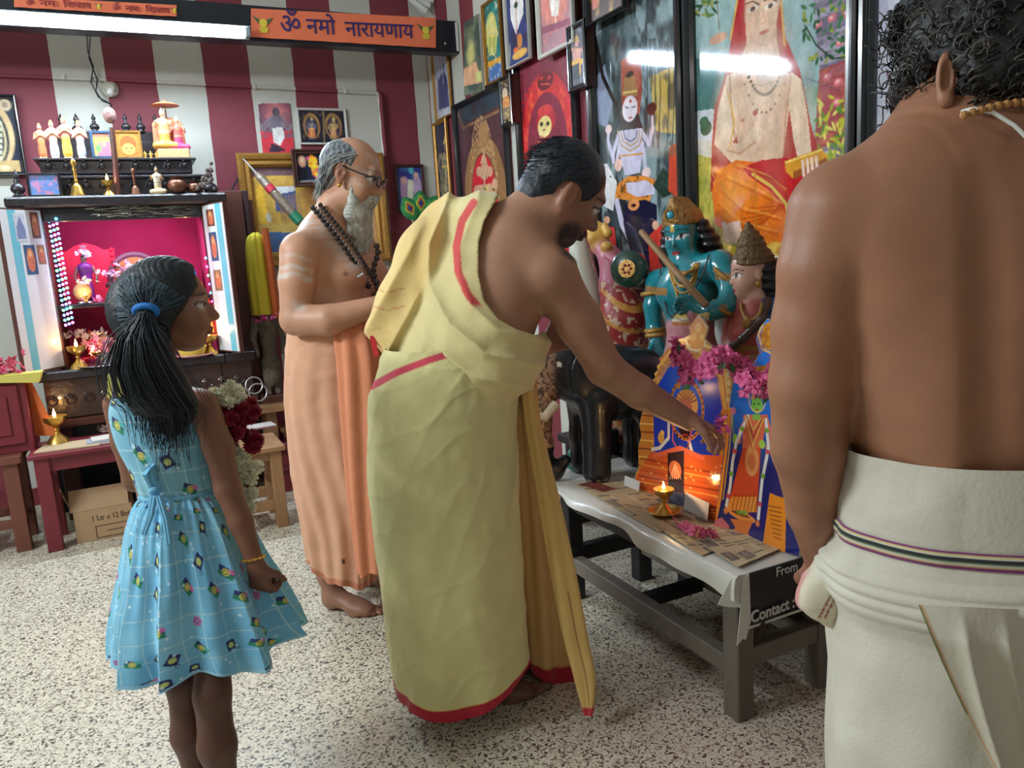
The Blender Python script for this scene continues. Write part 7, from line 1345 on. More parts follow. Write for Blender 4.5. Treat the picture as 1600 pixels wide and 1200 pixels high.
foot(S, h2, nrm(HR*.95-HF*.15), SKD, 1.0, h2+UP*.16, -1); S.chain([h2+UP*.14, h2+UP*.36, h2+UP*.5], [.036, .052, .06], SKD, .03)
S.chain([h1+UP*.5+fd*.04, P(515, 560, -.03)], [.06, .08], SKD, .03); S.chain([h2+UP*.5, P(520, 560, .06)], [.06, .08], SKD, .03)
def elder_col(v, c):
    X, Y, Z = v.T; px, py = proj(X, Y, Z); near = sdepth(X, Y) < s0+.03
    n = .6*vnoise(X*60, Y*60, Z*60, 3)+.4*vnoise(X*140, Y*140, Z*140, 4); n2 = .5*vnoise(X*25, Y*25, Z*120, 9)+.5*vnoise(X*60, Y*60, Z*200, 8)
    ash = (206, 198, 192)
    for y0, hw, st in ((402, 3, .65), (419, 3.2, .75), (432, 4, .85)):
        c = mixc(c, st*near*(px < 489)*np.clip(1.5-np.abs(py-y0-(px-462)*.1-3*np.sin(px*.12))/hw, 0, 1)*np.clip((n2-.3)*4, 0, 1), ash)
    c = mixc(c, .7*near*np.clip(1.3-np.hypot((px-468)/14, (py-478)/9), 0, 1)*np.clip((n-.35)*5, 0, 1), ash)
    dd = pl_sd(px, py, [(468, 346), (505, 362), (530, 392), (556, 418)]); c = mixc(c, .6*near*np.clip(1.2-np.abs(dd)/13, 0, 1)*np.clip((n2-.3)*4, 0, 1), ash)
    c = mixc(c, .55*near*np.clip(1.4-np.hypot((px-458)/22, (py-352)/10), 0, 1)*np.clip((n-.3)*4, 0, 1), ash)
    f, u, w_ = hd.loc(v)
    for uu in (.058, .068, .078): c = mixc(c, .75*(f > .05)*(np.abs(w_) < .055)*np.clip(1.4-np.abs(u-uu+.01*np.sin(w_*80))/.003, 0, 1)*np.clip((n2-.25)*4, 0, 1), ash)
    c = mixc(c, .4*(f > .0)*(f < .075)*(np.abs(u) < .03)*(np.abs(w_) > .045)*np.clip((n-.4)*4, 0, 1), ash)
    c = mixc(c, .35*np.clip((u-.09)*30, 0, 1), (200, 150, 130)); c = hd.eyes(v, c, (120, 116, 112))
    c = mixc(c, .7*near*np.clip(1.3-np.hypot((px-540)/5, (py-428)/4), 0, 1), (70, 44, 38))
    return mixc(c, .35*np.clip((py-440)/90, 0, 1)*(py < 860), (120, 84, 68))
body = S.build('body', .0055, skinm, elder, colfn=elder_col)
# hair fringe, bun at the nape, beard, moustache
GR = (92, 100, 108); S = SDF(.012)
S.ell(hd.p(-.02, .035), np.array([.098, .083, .082]), hd.M, GR); S.ell(hd.p(-.075, -.055), np.array([.035, .04, .045]), hd.M, (90, 98, 104), .03); S.ell(hd.p(-.078, -.1), np.array([.026, .026, .028]), hd.M, (96, 100, 104), .012)
def cut(X, Y, Z):
    v = np.stack([X, Y, Z], 1); f, u, w_ = hd.loc(v); a = np.maximum(f-.018-.35*(u-.03), -(u+.125)); bald = u-(.092-.9*np.clip(-f-.03, 0, 1)*0-.25*f); ear = .034-np.sqrt((f+.008)**2+((u+.002))**2); ear = np.where(np.abs(w_) > .05, ear, -1)
    return np.maximum(np.maximum(a, bald*.7), ear)
def hcol(v, c):
    f, u, w_ = hd.loc(v); n = vnoise(f*160+u*60, u*30-f*20, w_*160, 5); return mixc(mixc(c, .9*np.clip((n-.45)*3, 0, 1), (166, 170, 170)), .7*np.clip((.45-n)*3, 0, 1), (52, 60, 68))
S.build('hair', .004, hairm, elder, cut=cut, colfn=hcol, disp=lambda X, Y, Z: .0015*np.sin(X*700+Z*500))
r = []
for i in range(760):
    a = RNG.random(); w_ = (RNG.random()*2-1); f0 = -.1+.12*a; u0 = .1-.12*RNG.random(); rr = .084; w2 = w_*.08
    p0 = hd.p(f0*(.9), u0, w2*(1-.2*a)); q = p0-hd.c; p0 = hd.c+nrm(q)*(np.linalg.norm(q)*0+.098+.004*RNG.random()); p3 = hd.p(-.085+RNG.normal()*.012, -.08+RNG.normal()*.02, w2*.5)
    fe_ = (p0-hd.c)@hd.M
    if abs(fe_[1]) > .04 and fe_[0] > -.055 and fe_[2] < .06: continue
    m1 = (p0*2+p3)/3; d1 = m1-hd.c; m1 = hd.c+nrm(d1)*.108; m2 = (p0+2*p3)/3; d2 = m2-hd.c; m2 = hd.c+nrm(d2)*.11; r.append(([p0, m1, m2, p3], [(176, 180, 180), (104, 112, 118), (60, 68, 76), (206, 206, 200)][i % 4]))
strands('hair_strands', hairm, elder, r, .0011)
S = SDF(.02); BR = (196, 196, 184)
S.chain([hd.p(.03, -.04, .062), hd.p(.045, -.085, .048), hd.p(.06, -.12, .02), P(564, 360), P(566, 392, .0)], [.006, .018, .034, .036, .012], BR, .02); S.chain([hd.p(.03, -.04, -.062), hd.p(.045, -.085, -.048), hd.p(.06, -.12, -.02)], [.006, .018, .034], BR, .02)
S.chain([hd.p(.04, -.08, -.05), hd.p(.04, -.125, -.04), P(546, 362, -.03)], [.008, .02, .014], BR, .02); S.chain([hd.p(.04, -.08, .05), hd.p(.04, -.125, .04), P(560, 365, .05)], [.008, .02, .014], BR, .02)
S.cap(hd.p(.1, -.052, 0), hd.p(.078, -.085, -.034), .012, .008, BR, .01); S.cap(hd.p(.1, -.052, 0), hd.p(.078, -.085, .034), .012, .008, BR, .01); S.ell(hd.p(.1, -.074), (.012, .012, .012), None, BR, .008, 'sub')
S.build('beard', .004, hairm, elder, colfn=lambda v, c: mixc(c, .6*(vnoise(v[:, 0]*120, v[:, 1]*120, v[:, 2]*30, 7) > .55), (150, 152, 146)), disp=lambda X, Y, Z: .003*np.sin(X*260+Y*200+20*np.sin(Z*30))*vnoise(X*60, Y*60, Z*20, 2))
r = []
for i in range(520):
    w_ = RNG.random()*2-1; u0 = -.03-.1*RNG.random(); p0 = hd.p(.05+.035*(1-abs(w_))+.01*RNG.random()-.01, u0, w_*.06); e = P(562+14*w_*.3+RNG.normal()*9, 372+RNG.random()*26, w_*.035); m1 = p0*.66+e*.34+HR*.02*RNG.random()+UP*.0; m2 = p0*.33+e*.67+HR*(RNG.random()-.4)*.03+HF*(RNG.random()-.5)*.03
    r.append(([p0, m1, m2, e], [(222, 222, 210), (196, 198, 188), (150, 154, 150), (236, 234, 224)][i % 4]))
for i in range(90): w_ = RNG.random()*2-1; p0 = hd.p(.106-.02*abs(w_), -.05, w_*.03); r.append(([p0, hd.p(.112-.03*abs(w_), -.068, w_*.04), hd.p(.1-.03*abs(w_), -.09+RNG.normal()*.006, w_*.05)], (216, 216, 206)))
strands('beard_strands', hairm, elder, r, .0013)
# spectacles and ear stud
t = MB(); glm = mat('spectacle_frame', (34, 28, 32), 0.3, coat=.4)
for w_ in (-1, 1):
    c0 = hd.p(.112, .0, w_*.034); ring_ = [c0+hd.s*.024*math.cos(a)+hd.u*.017*math.sin(a)+hd.f*(-.004*abs(math.cos(a))) for a in np.linspace(0, 6.283, 21)[:-1]]; t.tube(ring_, .0034, 6, closed=True); t.tube([hd.p(.108, .008, w_*.058), hd.p(.05, .01, w_*.074), hd.p(-.012, .02, w_*.083), hd.p(-.028, .0, w_*.082)], .0026, 6)
t.tube([hd.p(.114, .006, -.011), hd.p(.117, .01, 0), hd.p(.114, .006, .011)], .0022, 6); sp = t.build('spectacles', glm, elder)
lens = mat('lens_glass', (150, 160, 170), 0.03, alpha=.3)
for w_ in (-1, 1): MB().ball(hd.p(.111, 0, w_*.034), (.0012, .023, .016), 16, 8, rot=hd.M).build('lens', lens, elder)
MB().ball(hd.p(-.006, -.044, -.079 if (hd.s@HF) > 0 else .079), .0075, 10, 6).build('ear_stud', goldm, elder)
# bead strings
def beads(name, pts, r, m, parent, gap=1.9, cat=None, label=None, jit=.0, alt=None):
    pts = np.asarray(pts, float); seg = np.linalg.norm(np.diff(pts, axis=0), axis=1); L_ = np.concatenate([[0], np.cumsum(seg)]); n = int(L_[-1]/(r*gap)); first = None
    for i in range(n):
        s_ = (i+.5)*r*gap; k = min(np.searchsorted(L_, s_)-1, len(seg)-1); p = pts[k]+(pts[k+1]-pts[k])*(s_-L_[k])/seg[k]
        if first is None: o = MB().ball(np.zeros(3), r, 8, 5).build(name, m, None); first = o; o['org'] = [0, 0, 0]
        else: o = first.copy(); COL.objects.link(o)
        pp = np.array(parent['org']); o.parent = parent; z = np.array([0, 0, -r]); o.location = p-pp+z; o['org'] = list(p)
        if alt is not None and i % 3 == 1: o.data = o.data.copy() if False else o.data
    return first
mal = []
for i in range(12): t_ = i/11; mal.append(P(487+(578-487)*t_+6*math.sin(t_*3.1), 322+(452-322)*t_, -.055-.06*math.sin(t_*3.14)+.02*t_))
beads('mala_bead', mal, .0105, darkbead, elder)
mal2 = [q+HR*.028+UP*.006-HF*.01 for q in mal]; beads('mala_bead', mal2, .0085, darkbead, elder)
mal3 = [P(587+4*math.sin(i), 380+i*9, -.06) for i in range(11)]; beads('mala_bead', mal3, .011, darkbead, elder)
mal4 = [q+HR*.013-HF*.012 for q in mal]; beads('silver_bead', mal4, .0045, silverm, elder, 3.2)
MB().cyl(P(559, 433, -.13), P(568, 427, -.13), .0045, .0045, 10).build('amulet', silverm, elder)
# peach wrap
def wrapf(A, T):
    f = .004*np.sin(A*9+T*4)*T+.006*np.sin(A*5+T*2)*T+.006*T*np.sin(A*17+3*np.sin(T*5)); front = np.exp(-((np.angle(np.exp(1j*(A-5.75))))/.45)**2); f = f+front*(.012*np.sin(A*46+T*3)*(.5+T)+.012)
    hem = np.where(T > .8, (T-.8)/.2, 0); dz = hem*(.035*np.sin(A*2+1.0)+.01*np.sin(A*7)); f = f+.004*(vnoise(A*5, T*24, 0, 3)-.5)
    return f, dz
G = loft([LV(450, 606, 512, s0, .165), LV(446, 612, 560, s0, .175), LV(446, 612, 630, s0, .17), LV(456, 622, 720, s0, .17), LV(470, 622, 800, s0, .165), LV(484, 612, 880, s0, .15)], 220, 120, wrapf)
cc = np.tile(lin((214, 160, 128)), (*G.shape[:2], 1)); A = np.linspace(0, 2*math.pi, 220, endpoint=False); fr = np.exp(-((np.angle(np.exp(1j*(A-5.75))))/.5)**2)[None, :, None]; cc = cc*(1-.8*fr)+lin((206, 128, 90))*.8*fr
cc[-3:] = lin((190, 120, 90)); cc[108:110, 166:168] = lin((70, 50, 50))
MB().quadgrid(G, cc, closed_u=True).build('peach_wrap', clothm, elder, split=0, label='peach cotton wrap knotted at the waist')
G2 = loft([LV(520, 572, 505, s0-.17, .03), LV(528, 590, 560, s0-.2, .035), LV(535, 600, 660, s0-.2, .035), LV(545, 606, 780, s0-.19, .035), LV(560, 608, 895, s0-.17, .03)], 90, 70, lambda A, T: (.007*np.sin(A*6+T*3), .01*np.sin(A*3)*(T > .9)))
MB().quadgrid(G2, np.tile(lin((216, 136, 98)), (*G2.shape[:2], 1)), closed_u=True).build('front_pleats', clothm, elder, split=0)
# ---------------------------------------------------------------- the bending priest
s0 = 2.05; P = lambda x, y, d=0.0: V(x, y, s0+d)
priest = thing('person', 'bending person in pale yellow robe with red border offering a flower at the low table', 'person', onZ(740, 1090, 0))
SK = (170, 124, 98); SKD = (128, 90, 70); S = SDF(.03)
hp = Head(P(880, 303, .10), HR*.80-UP*.52+HF*.28, UP*.85+HR*.52, 1.1); hp.sculpt(S, (140, 98, 78), lips=(110, 64, 56), ear=(164, 112, 90))
S.cap(P(856, 330, .08), P(800, 372, .08), .062, .07, SK, .04); S.cap(P(840, 312, .08), P(802, 350, .08), .058, .06, SK, .03)
spine = nrm(P(790, 350, .08)-P(700, 620, 0)); wid = nrm(HR*.7-HF*.7)
S.chain([P(785, 385, .09), P(768, 450, .06), P(742, 530, .04), P(705, 610, .02)], [.1, .125, .12, .13], SK, .05, sq=(wid, 1.28))
S.ell(P(800, 405, .02), (.075, .06, .075), None, SK, .04)
S.cap(P(810, 380, .05), P(858, 428, -.02), .07, .07, SK, .04); S.cap(P(770, 360, .12), P(705, 366, .22), .06, .066, SK, .04)
S.chain([P(860, 432, -.01), P(905, 503, .02), P(944, 573, .04)], [.07, .06, .05], SK, .025); S.chain([P(944, 575, .04), P(1000, 613, .06), P(1078, 658, .09)], [.05, .045, .029], SK, .015)
S.chain([P(705, 370, .22), P(650, 450, .24), P(640, 540, .22)], [.064, .055, .046], SK, .02); S.chain([P(640, 540, .22), P(760, 560, .27), P(850, 540, .25)], [.046, .04, .028], SK, .015)
hand(S, P(1068, 652, .09), HR*.88-UP*.42+HF*.1, -UP*.8-HR*.35-HF*.1, HR*.3+UP*.5-HF*.75, (.62, .68, .74, .8), 1.04, (172, 122, 98), thumb=.7)
hand(S, P(850, 540, .25), HR*.9+UP*.3, HF, UP, (.5, .5, .5, .5), 1.0, SKD)
hf = onZ(728, 1092, 0); fd = nrm(HR*.97-HF*.05); foot(S, hf, fd, (110, 74, 60), 1.02, hf+UP*.16, 1); hf2 = onZ(760, 1030, 0); foot(S, hf2, fd, SKD, 1.0, hf2+UP*.16, -1)
for q, o in ((hf, (715, 640, -.05)), (hf2, (700, 640, .1))): S.chain([q+UP*.14, q+UP*.42-fd*.03, P(*o)], [.038, .055, .09], SKD, .03)
def priest_col(v, c):
    X, Y, Z = v.T; px, py = proj(X, Y, Z); f, u, w_ = hp.loc(v); n = vnoise(X*70, Y*70, Z*70, 3)
    c = mixc(c, 1.25*np.clip((f+.0)/.03, 0, 1)*np.clip((-.04-u-.25*np.abs(f-.05)+.3*np.clip(f-.08, 0, 1)*0)/.02, 0, 1)*np.clip((u+.14)/.01, 0, 1)*np.clip(.55+n*.6, 0, 1), (40, 34, 36)); c = mixc(c, .6*(f > .07)*(np.abs(w_) < .03)*np.clip(1.4-np.abs(u+.052)/.006, 0, 1), (28, 26, 28))
    c = mixc(c, .3*(f > .06)*(u > .03)*(u < .07)*(n > .5), (190, 170, 160)); return hp.eyes(v, c)
S.build('body', .005, skinm, priest, colfn=priest_col)
HB = (24, 32, 42); S = SDF(.01); S.ell(hp.p(-.014, .04), np.array([.1, .084, .091])*1.1, hp.M, HB); S.ell(hp.p(-.06, -.03), np.array([.052, .06, .06])*1.1, hp.M, HB, .03); S.cap(hp.p(-.082, -.045), hp.p(-.098, -.065), .02, .012, HB, .01)
def cut(X, Y, Z):
    v = np.stack([X, Y, Z], 1); f, u, w_ = hp.loc(v); a = np.maximum((f-.05-.45*(u-.02)), -(u+.09+.22*f)); ear = .034-np.sqrt((f+.01)**2+(u+.004)**2); return np.maximum(a, np.where(np.abs(w_) > .05, ear, -1))
def pc(v, c): f, u, w_ = hp.loc(v); return mixc(c, .75*np.clip(1.4-np.hypot(f+.0, w_+.0)/.03, 0, 1)*(u > .08), (110, 84, 70))
S.build('hair', .004, hairm, priest, cut=cut, colfn=pc, disp=lambda X, Y, Z: .002*(vnoise(X*90, Y*90, Z*90, 3)-.5))
r = []
for i in range(1100):
    d_ = nrm(RNG.normal(size=3)); f, u, w_ = d_
    if u < -.8 or f > .45 or (f > -.25 and u < 0): continue
    p0 = hp.p(-.014+f*.1, .04+u*.09, w_*.083); dirn = nrm(-hp.f*.6-hp.u*.55+hp.s*w_*.2+RNG.normal(size=3)*.12); nn = nrm(p0-hp.p(-.014, .04)); r.append(([p0, p0+dirn*.014+nn*.003, p0+dirn*.028+nn*.001], [(22, 30, 40), (44, 56, 70), (12, 16, 22)][i % 3]))
strands('hair_strands', hairm, priest, r, .0011, 4)
# robe over the left shoulder and round the waist
YL = (220, 204, 146); YW2 = (228, 196, 126)
edge = [(772, 318), (757, 345), (748, 380), (748, 430), (757, 470), (778, 498), (806, 514), (838, 524), (858, 512)]
S = SDF(.03)
S.chain([P(760, 362, .1), P(757, 450, .05), P(735, 530, .03), P(700, 610, .02)], [.105, .128, .14, .152], YL, .05, sq=(wid, 1.28))
S.cap(P(770, 352, .13), P(700, 362, .22), .068, .08, YW2, .04); S.chain([P(705, 358, .2), P(672, 400, .12), P(635, 470, .1), P(612, 515, .08)], [.082, .085, .07, .06], YW2, .04, sq=(HF, 1.3))
S.chain([P(825, 540, .05), P(800, 560, .0), P(770, 575, -.04)], [.055, .07, .08], YL, .05)
low = [(540, 520), (600, 556), (680, 566), (720, 640), (900, 640)]
def rcut(X, Y, Z):
    px, py = proj(X, Y, Z); s_ = sdepth(X, Y); e = -pl_sd(px, py, edge)*.0017; e = np.where((px < 745) & (py < 330), -.05, e); e = np.where(px > 862, (px-862)*.0017, e)
    b = (py-(552+.02*(px-550)))*.0017*(px < 640)+np.where(px >= 640, (py-632-.15*(px-640))*.0017, 0); return np.maximum(e, b)
def fold(X, Y, Z):
    px, py = proj(X, Y, Z); d = -pl_sd(px, py, [(690, 300), (672, 380), (680, 440), (710, 500), (760, 550), (840, 570)]); g = np.clip(1-np.abs(d)/95, 0, 1)
    dd = d/15.0+.8*np.sin(py/60); w = (1-np.abs(np.sin(dd)))**1.3; left = np.clip((668-px)/25, 0, 1); lf = (1-np.abs(np.sin((px+.55*py)/17)))*.007*left
    return -.017*w*g*(1-left)-lf*1.9-.006*(vnoise(X*25, Y*25, Z*25, 4)-.5)
def robe_col(v, c):
    px, py = proj(*v.T); near = sdepth(v[:, 0], v[:, 1]) < s0+.3; d = pl_sd(px, py, [(740, 316), (722, 345), (713, 385), (716, 425), (732, 462), (748, 480)]); on = (px > 705)
    c = mixc(c, .95*np.clip(6.5-np.abs(d), 0, 1)*np.clip((482-py)/8, 0, 1)*on, (214, 66, 72))
    for y0 in (448, 476): c = mixc(c, .8*near*np.clip(1.6-np.abs(py-y0-.3*(px-575))/1.1, 0, 1)*(px < 600), (206, 130, 90)); c = mixc(c, .8*near*np.clip(1.6-np.abs(py-y0-8+.25*(px-610))/1.1, 0, 1)*(px > 604)*(px < 632), (206, 130, 90))
    c = mixc(c, .5*np.clip(1-np.abs(py-506-.25*(px-560))/9, 0, 1)*(px < 612)*(np.sin(py*1.6) > 0), (200, 160, 90)); return c
S.build('shoulder_cloth', .0045, clothm, priest, disp=fold, cut=rcut, colfn=robe_col, label='yellow cloth draped over the left shoulder with red border')
def skf(A, T):
    f = .004*np.sin(A*7+T*3)*T+.004*np.sin(T*34+2*np.sin(A*2))*np.clip(1-T*1.2, 0, 1)*.8; f = f+.007*np.sin(A*4+1+T*3)*T+.012*T*np.maximum(0, np.sin(A*3-1.2))**3
    f = f+.003*(vnoise(A*9, T*26, 0, 5)-.5)+.006*np.maximum(0, vnoise(A*3, T*9, 0, 6)-.6); f = f+.012*np.maximum(0, np.sin(A*2.0+T*5+.6))**4*T+(.003)*(1-np.abs(np.sin(A*3+T*7)))**3+.0025*(1-np.abs(np.sin(T*22+A*2+3*vnoise(A*2, T*5, 0, 9))))**4; hem = np.clip((T-.8)/.2, 0, 1)**2; return f, hem*(.014*np.sin(A*2+2.2)+.012*np.sin(A*5)+.075*np.exp(-((np.angle(np.exp(1j*(A+.25))))/.45)**2))
G = loft([LV(604, 800, 538, s0+.01, .14), LV(582, 806, 600, s0, .165), LV(577, 806, 680, s0, .175), LV(580, 808, 780, s0, .17), LV(592, 815, 880, s0, .165), LV(606, 822, 990, s0, .16), LV(618, 830, 1068, s0, .15)], 300, 220, skf)
cc = np.tile(lin((216, 206, 146)), (220, 300, 1)); cc[-8:] = lin((176, 26, 48)); cc[-9:-8] = lin((226, 200, 120))
pxg, pyg = proj(G[..., 0], G[..., 1], G[..., 2]); m = np.clip(6-np.abs(pl_sd(pxg, pyg, [(580, 604), (620, 582), (672, 562), (720, 548)])), 0, 1)*(sdepth(G[..., 0], G[..., 1]) < s0+.02)
cc = cc*(1-m[..., None])+lin((206, 66, 84))*m[..., None]
MB().quadgrid(G, cc, closed_u=True).build('yellow_wrap', clothm, priest, split=0, label='pale yellow lower wrap with dark red hem')
# front fall of the upper cloth (orange-yellow)
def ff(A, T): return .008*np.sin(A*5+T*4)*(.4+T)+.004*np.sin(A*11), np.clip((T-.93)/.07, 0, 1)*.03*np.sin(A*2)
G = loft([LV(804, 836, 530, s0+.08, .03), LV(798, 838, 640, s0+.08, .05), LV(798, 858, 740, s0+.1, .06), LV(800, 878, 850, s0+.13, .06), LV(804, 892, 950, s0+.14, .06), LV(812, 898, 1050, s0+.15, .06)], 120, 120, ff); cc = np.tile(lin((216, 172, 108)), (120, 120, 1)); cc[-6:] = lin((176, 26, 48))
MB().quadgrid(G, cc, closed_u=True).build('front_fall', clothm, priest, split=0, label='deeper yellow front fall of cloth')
G = loft([LV(812, 828, 562, s0-.0, .02), LV(820, 840, 650, s0-.0, .02), LV(838, 868, 760, s0-.02, .02), LV(858, 896, 880, s0-.04, .02), LV(878, 918, 990, s0-.07, .02), LV(896, 932, 1060, s0-.1, .018), LV(913, 927, 1115, s0-.13, .012)], 60, 90, lambda A, T: (.003*np.sin(A*4+T*6), 0*A)); cc = np.tile(lin((214, 176, 104)), (90, 60, 1)); cc[-4:] = lin((190, 40, 60)); cc[50:, 46:47] = lin((160, 90, 60))
MB().quadgrid(G, cc, closed_u=True).build('cloth_tail', clothm, priest, split=0)
MB().prism([(0, 0), (.012, .004), (.008, .06), (-.006, .056)], P(584, 558, .02), HR, UP, HF, .008).build('red_edge', mat('red_cotton', (214, 50, 56), .8), priest)
# ---------------------------------------------------------------- the girl
s0 = 1.776; P = lambda x, y, d=0.0: V(x, y, s0+d)
girl = thing('person', 'small person with a dark ponytail in a light blue printed dress holding a garland', 'person', P(340, 1240)*[1, 1, 0])
SK = (128, 84, 64); S = SDF(.02)
hg = Head(P(264, 480), HR*.95+HF*.26-UP*.02, UP+HR*.02, .86); hg.sculpt(S, (146, 98, 76), lips=(120, 64, 60), ear=(120, 80, 62))
S.ell(hg.p(.06, -.04, -.04), (.03, .03, .03), None, (128, 84, 64), .02); S.ell(hg.p(.06, -.04, .04), (.03, .03, .03), None, (128, 84, 64), .02)
S.cap(P(248, 540, .02), P(246, 600, .02), .038, .042, SK, .02)
S.chain([P(250, 625, .02), P(258, 700, .02), P(272, 770, .02)], [.065, .068, .07], SK, .03, sq=(HR, 1.2)); S.cap(P(195, 620, .02), P(308, 630, 0), .036, .036, SK, .02)
S.chain([P(318, 635, -.01), P(342, 700, -.03), P(356, 765, -.05)], [.036, .033, .029], SK, .015); S.chain([P(356, 765, -.05), P(376, 815, -.06), P(399, 880, -.07)], [.029, .027, .0195], SK, .012)
S.chain([P(184, 632, .03), P(196, 690, .04), P(210, 750, .04)], [.033, .03, .026], SK, .015); S.chain([P(210, 750, .04), P(250, 760, .14), P(330, 740, .2)], [.026, .024, .018], SK, .012)
hand(S, P(399, 880, -.07), HR*.1-UP+HF*.1, HR*.3+HF, HR*.7-HF*.5, (.95, 1.02, 1.08, 1.12), .76, (116, 74, 58), thumb=.7, k=.005); hand(S, P(330, 740, .2), HR+UP*.1, -UP, HF, (.5, .5, .5, .5), .72, SK)
for (x, d_, sd) in ((316, .03, -1), (358, -.03, 1)):
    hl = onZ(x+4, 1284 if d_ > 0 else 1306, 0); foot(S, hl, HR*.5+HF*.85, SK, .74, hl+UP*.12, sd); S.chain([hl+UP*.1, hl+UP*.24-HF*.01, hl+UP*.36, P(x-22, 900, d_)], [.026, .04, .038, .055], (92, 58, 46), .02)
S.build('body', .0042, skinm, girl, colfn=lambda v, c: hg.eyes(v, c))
HG = (18, 26, 34); S = SDF(.015)
S.ell(P(243, 482, .0), np.array([.104, .087, .098]), hg.M, HG); S.ell(hg.p(-.006, .04), np.array([.107, .086, .096])*.86, hg.M, HG); S.ell(hg.p(-.03, -.01), np.array([.08, .08, .08]), hg.M, HG, .02)
fe = [(300, 400), (306, 436), (310, 446), (296, 466), (287, 482), (272, 498), (266, 515), (272, 560)]
S.build('hair', .004, hairm, girl, cut=lambda X, Y, Z: np.maximum(-pl_sd(*proj(X, Y, Z), fe)*.0015, (proj(X, Y, Z)[1]-560)*.0015), disp=lambda X, Y, Z: .0015*np.sin((X-Y)*380+40*np.sin(Z*20)))
S = SDF(.02); tail = [P(229, 496, -.1), P(222, 530, -.11), P(228, 570, -.11), P(246, 610, -.1), P(268, 636, -.09), P(266, 668, -.09)]
S.chain(tail, [.02, .042, .062, .068, .054, .022], HG, .02, sq=(HF, .55)); S.build('ponytail', .004, hairm, girl, disp=lambda X, Y, Z: .004*(vnoise(X*40+Z*10, Y*40, Z*14, 4)-.5))
r = []; tip = P(229, 490, -.095)
for i in range(520):
    a = RNG.random()*2*math.pi; q = np.array([math.cos(a), math.sin(a)]); u0 = RNG.random()
    st = hg.p(-.02, .02)+(hg.f*(q[0]*.08)+hg.u*(q[1]*.1+.02))*(.5+.6*u0)-HF*.02; n_ = nrm(st-P(246, 480, .03)); st = P(246, 480, .0)+n_*.1; md = (st+tip)/2; md = P(246, 480, .0)+nrm(md-P(246, 480, .0))*.104
    x_, y_ = proj(*st)
    if float(pl_sd(x_, y_, fe)) < 5 or sdepth(st[0], st[1]) > s0+.03: continue
    r.append(([st, md, tip+RNG.normal(size=3)*.006], [(16, 24, 32), (40, 58, 72), (26, 38, 50), (70, 96, 110)][(i*7) % 4 if i % 5 else 3]))
for i in range(560):
    o = RNG.normal(size=2); pts = []
    for k, (c_, w_) in enumerate(zip(tail, (.01, .032, .05, .058, .054, .044))): pts.append(c_+HR*o[0]*w_*.62+HF*(-abs(o[1])*.3*w_-.012)+UP*RNG.normal()*.006)
    pts[-1] = pts[-1]+UP*RNG.normal()*.035+HR*RNG.normal()*.012; r.append((pts, [(14, 20, 28), (22, 30, 40), (36, 48, 60), (10, 14, 20)][i % 4]))
strands('hair_strands', hairm, girl, r, .0013, 4)
t = MB(); c0 = P(228, 486, -.1); t.tube([c0+HR*.023*math.cos(a)+(UP*.8-HF*.5)*.014*math.sin(a) for a in np.linspace(0, 6.283, 25)[:-1]], .0075, 10, closed=True); t.build('hair_band', mat('blue_band', (30, 116, 196), .7, bump=.3, bscale=200), girl)
# dress
def motifs(c, n, seed, scx, scy):
    g = np.random.default_rng(seed); pts = []
    for i in range(n*30):
        x, y = g.random()*c.w, g.random()*c.h
        if all(min(abs(x-a), c.w-abs(x-a))**2+(y-b)**2 > .056**2 for a, b in pts): pts.append((x, y))
        if len(pts) >= n: break
    for i, (x, y) in enumerate(pts):
        a = g.random()*1.2-.2; ca, sa = math.cos(a), math.sin(a); R_ = lambda u, v: (x+(u*ca-v*sa)*.019, y+(u*sa+v*ca)*.019)
        k = i % 4
        if k in (0, 3): c.po([R_(-1, -.6), R_(1, -.6), R_(1, .6), R_(-1, .6)], (40, 52, 110)); c.po([R_(-1, 0), R_(1, 0), R_(1, .6), R_(-1, .6)], (40, 130, 96)); c.po([R_(.2, -.6), R_(1, -.6), R_(1, -.1), R_(.2, -.1)], (206, 110, 170) if k else (80, 180, 170)); c.el(x, y, .0085, .0085, (222, 214, 110)); c.ring(x, y, .005, .005, .0018, (90, 90, 60))
        elif k == 1: c.po([R_(-.8, -.7), R_(.4, -.9), R_(.9, .5), R_(-.5, .9)], (36, 44, 100)); c.el(x, y, .008, .008, (190, 206, 120)); c.ring(*R_(1, .6), .004, .004, .0018, (36, 44, 100))
        else:
            for q in range(6): c.el(x+.009*math.cos(q*1.047), y+.009*math.sin(q*1.047), .0042, .0042, (190, 90, 150))
            c.el(x, y, .0055, .0055, (90, 44, 120)); c.el(x, y, .0025, .0025, (230, 200, 220))
    for i in range(n*2): x, y = g.random()*c.w, g.random()*c.h; c.el(x, y, .0035, .0035, (206, 232, 240))
def gridl(c, st):
    u = np.abs((c.X/st+.08*np.sin(c.Y*20)) % 1-.5)*st; v = np.abs((c.Y/st+.06*np.sin(c.X*18)) % 1-.5)*st; c.bl(np.clip(1.5-np.minimum(u, v)/.0011, 0, 1), (196, 226, 226), .75)
BL = (132, 196, 224)
cv = Cv(1.45, .5, BL, 560); cv.no(8, 8, (84, 160, 206), .5, .4, .7, 3); gridl(cv, .058); motifs(cv, 120, 5, 1, 1); cv.re(0, .492, 1.45, .5, (150, 200, 224))
def dk(A, T):
    amp = .004+.026*T**1.3; f = amp*(1.3*(1-np.abs(np.sin(A*4.5+.6*np.sin(A*3)+.5*T)))**1.5-.4)+.5*amp*np.sin(A*13+1+T*2)+.004*(vnoise(A*8, T*9, 0, 5)-.5)+.003*np.sin(A*38)*(1-T)**2; return f, np.clip((T-.9)/.1, 0, 1)*(.012*np.sin(A*5+2))
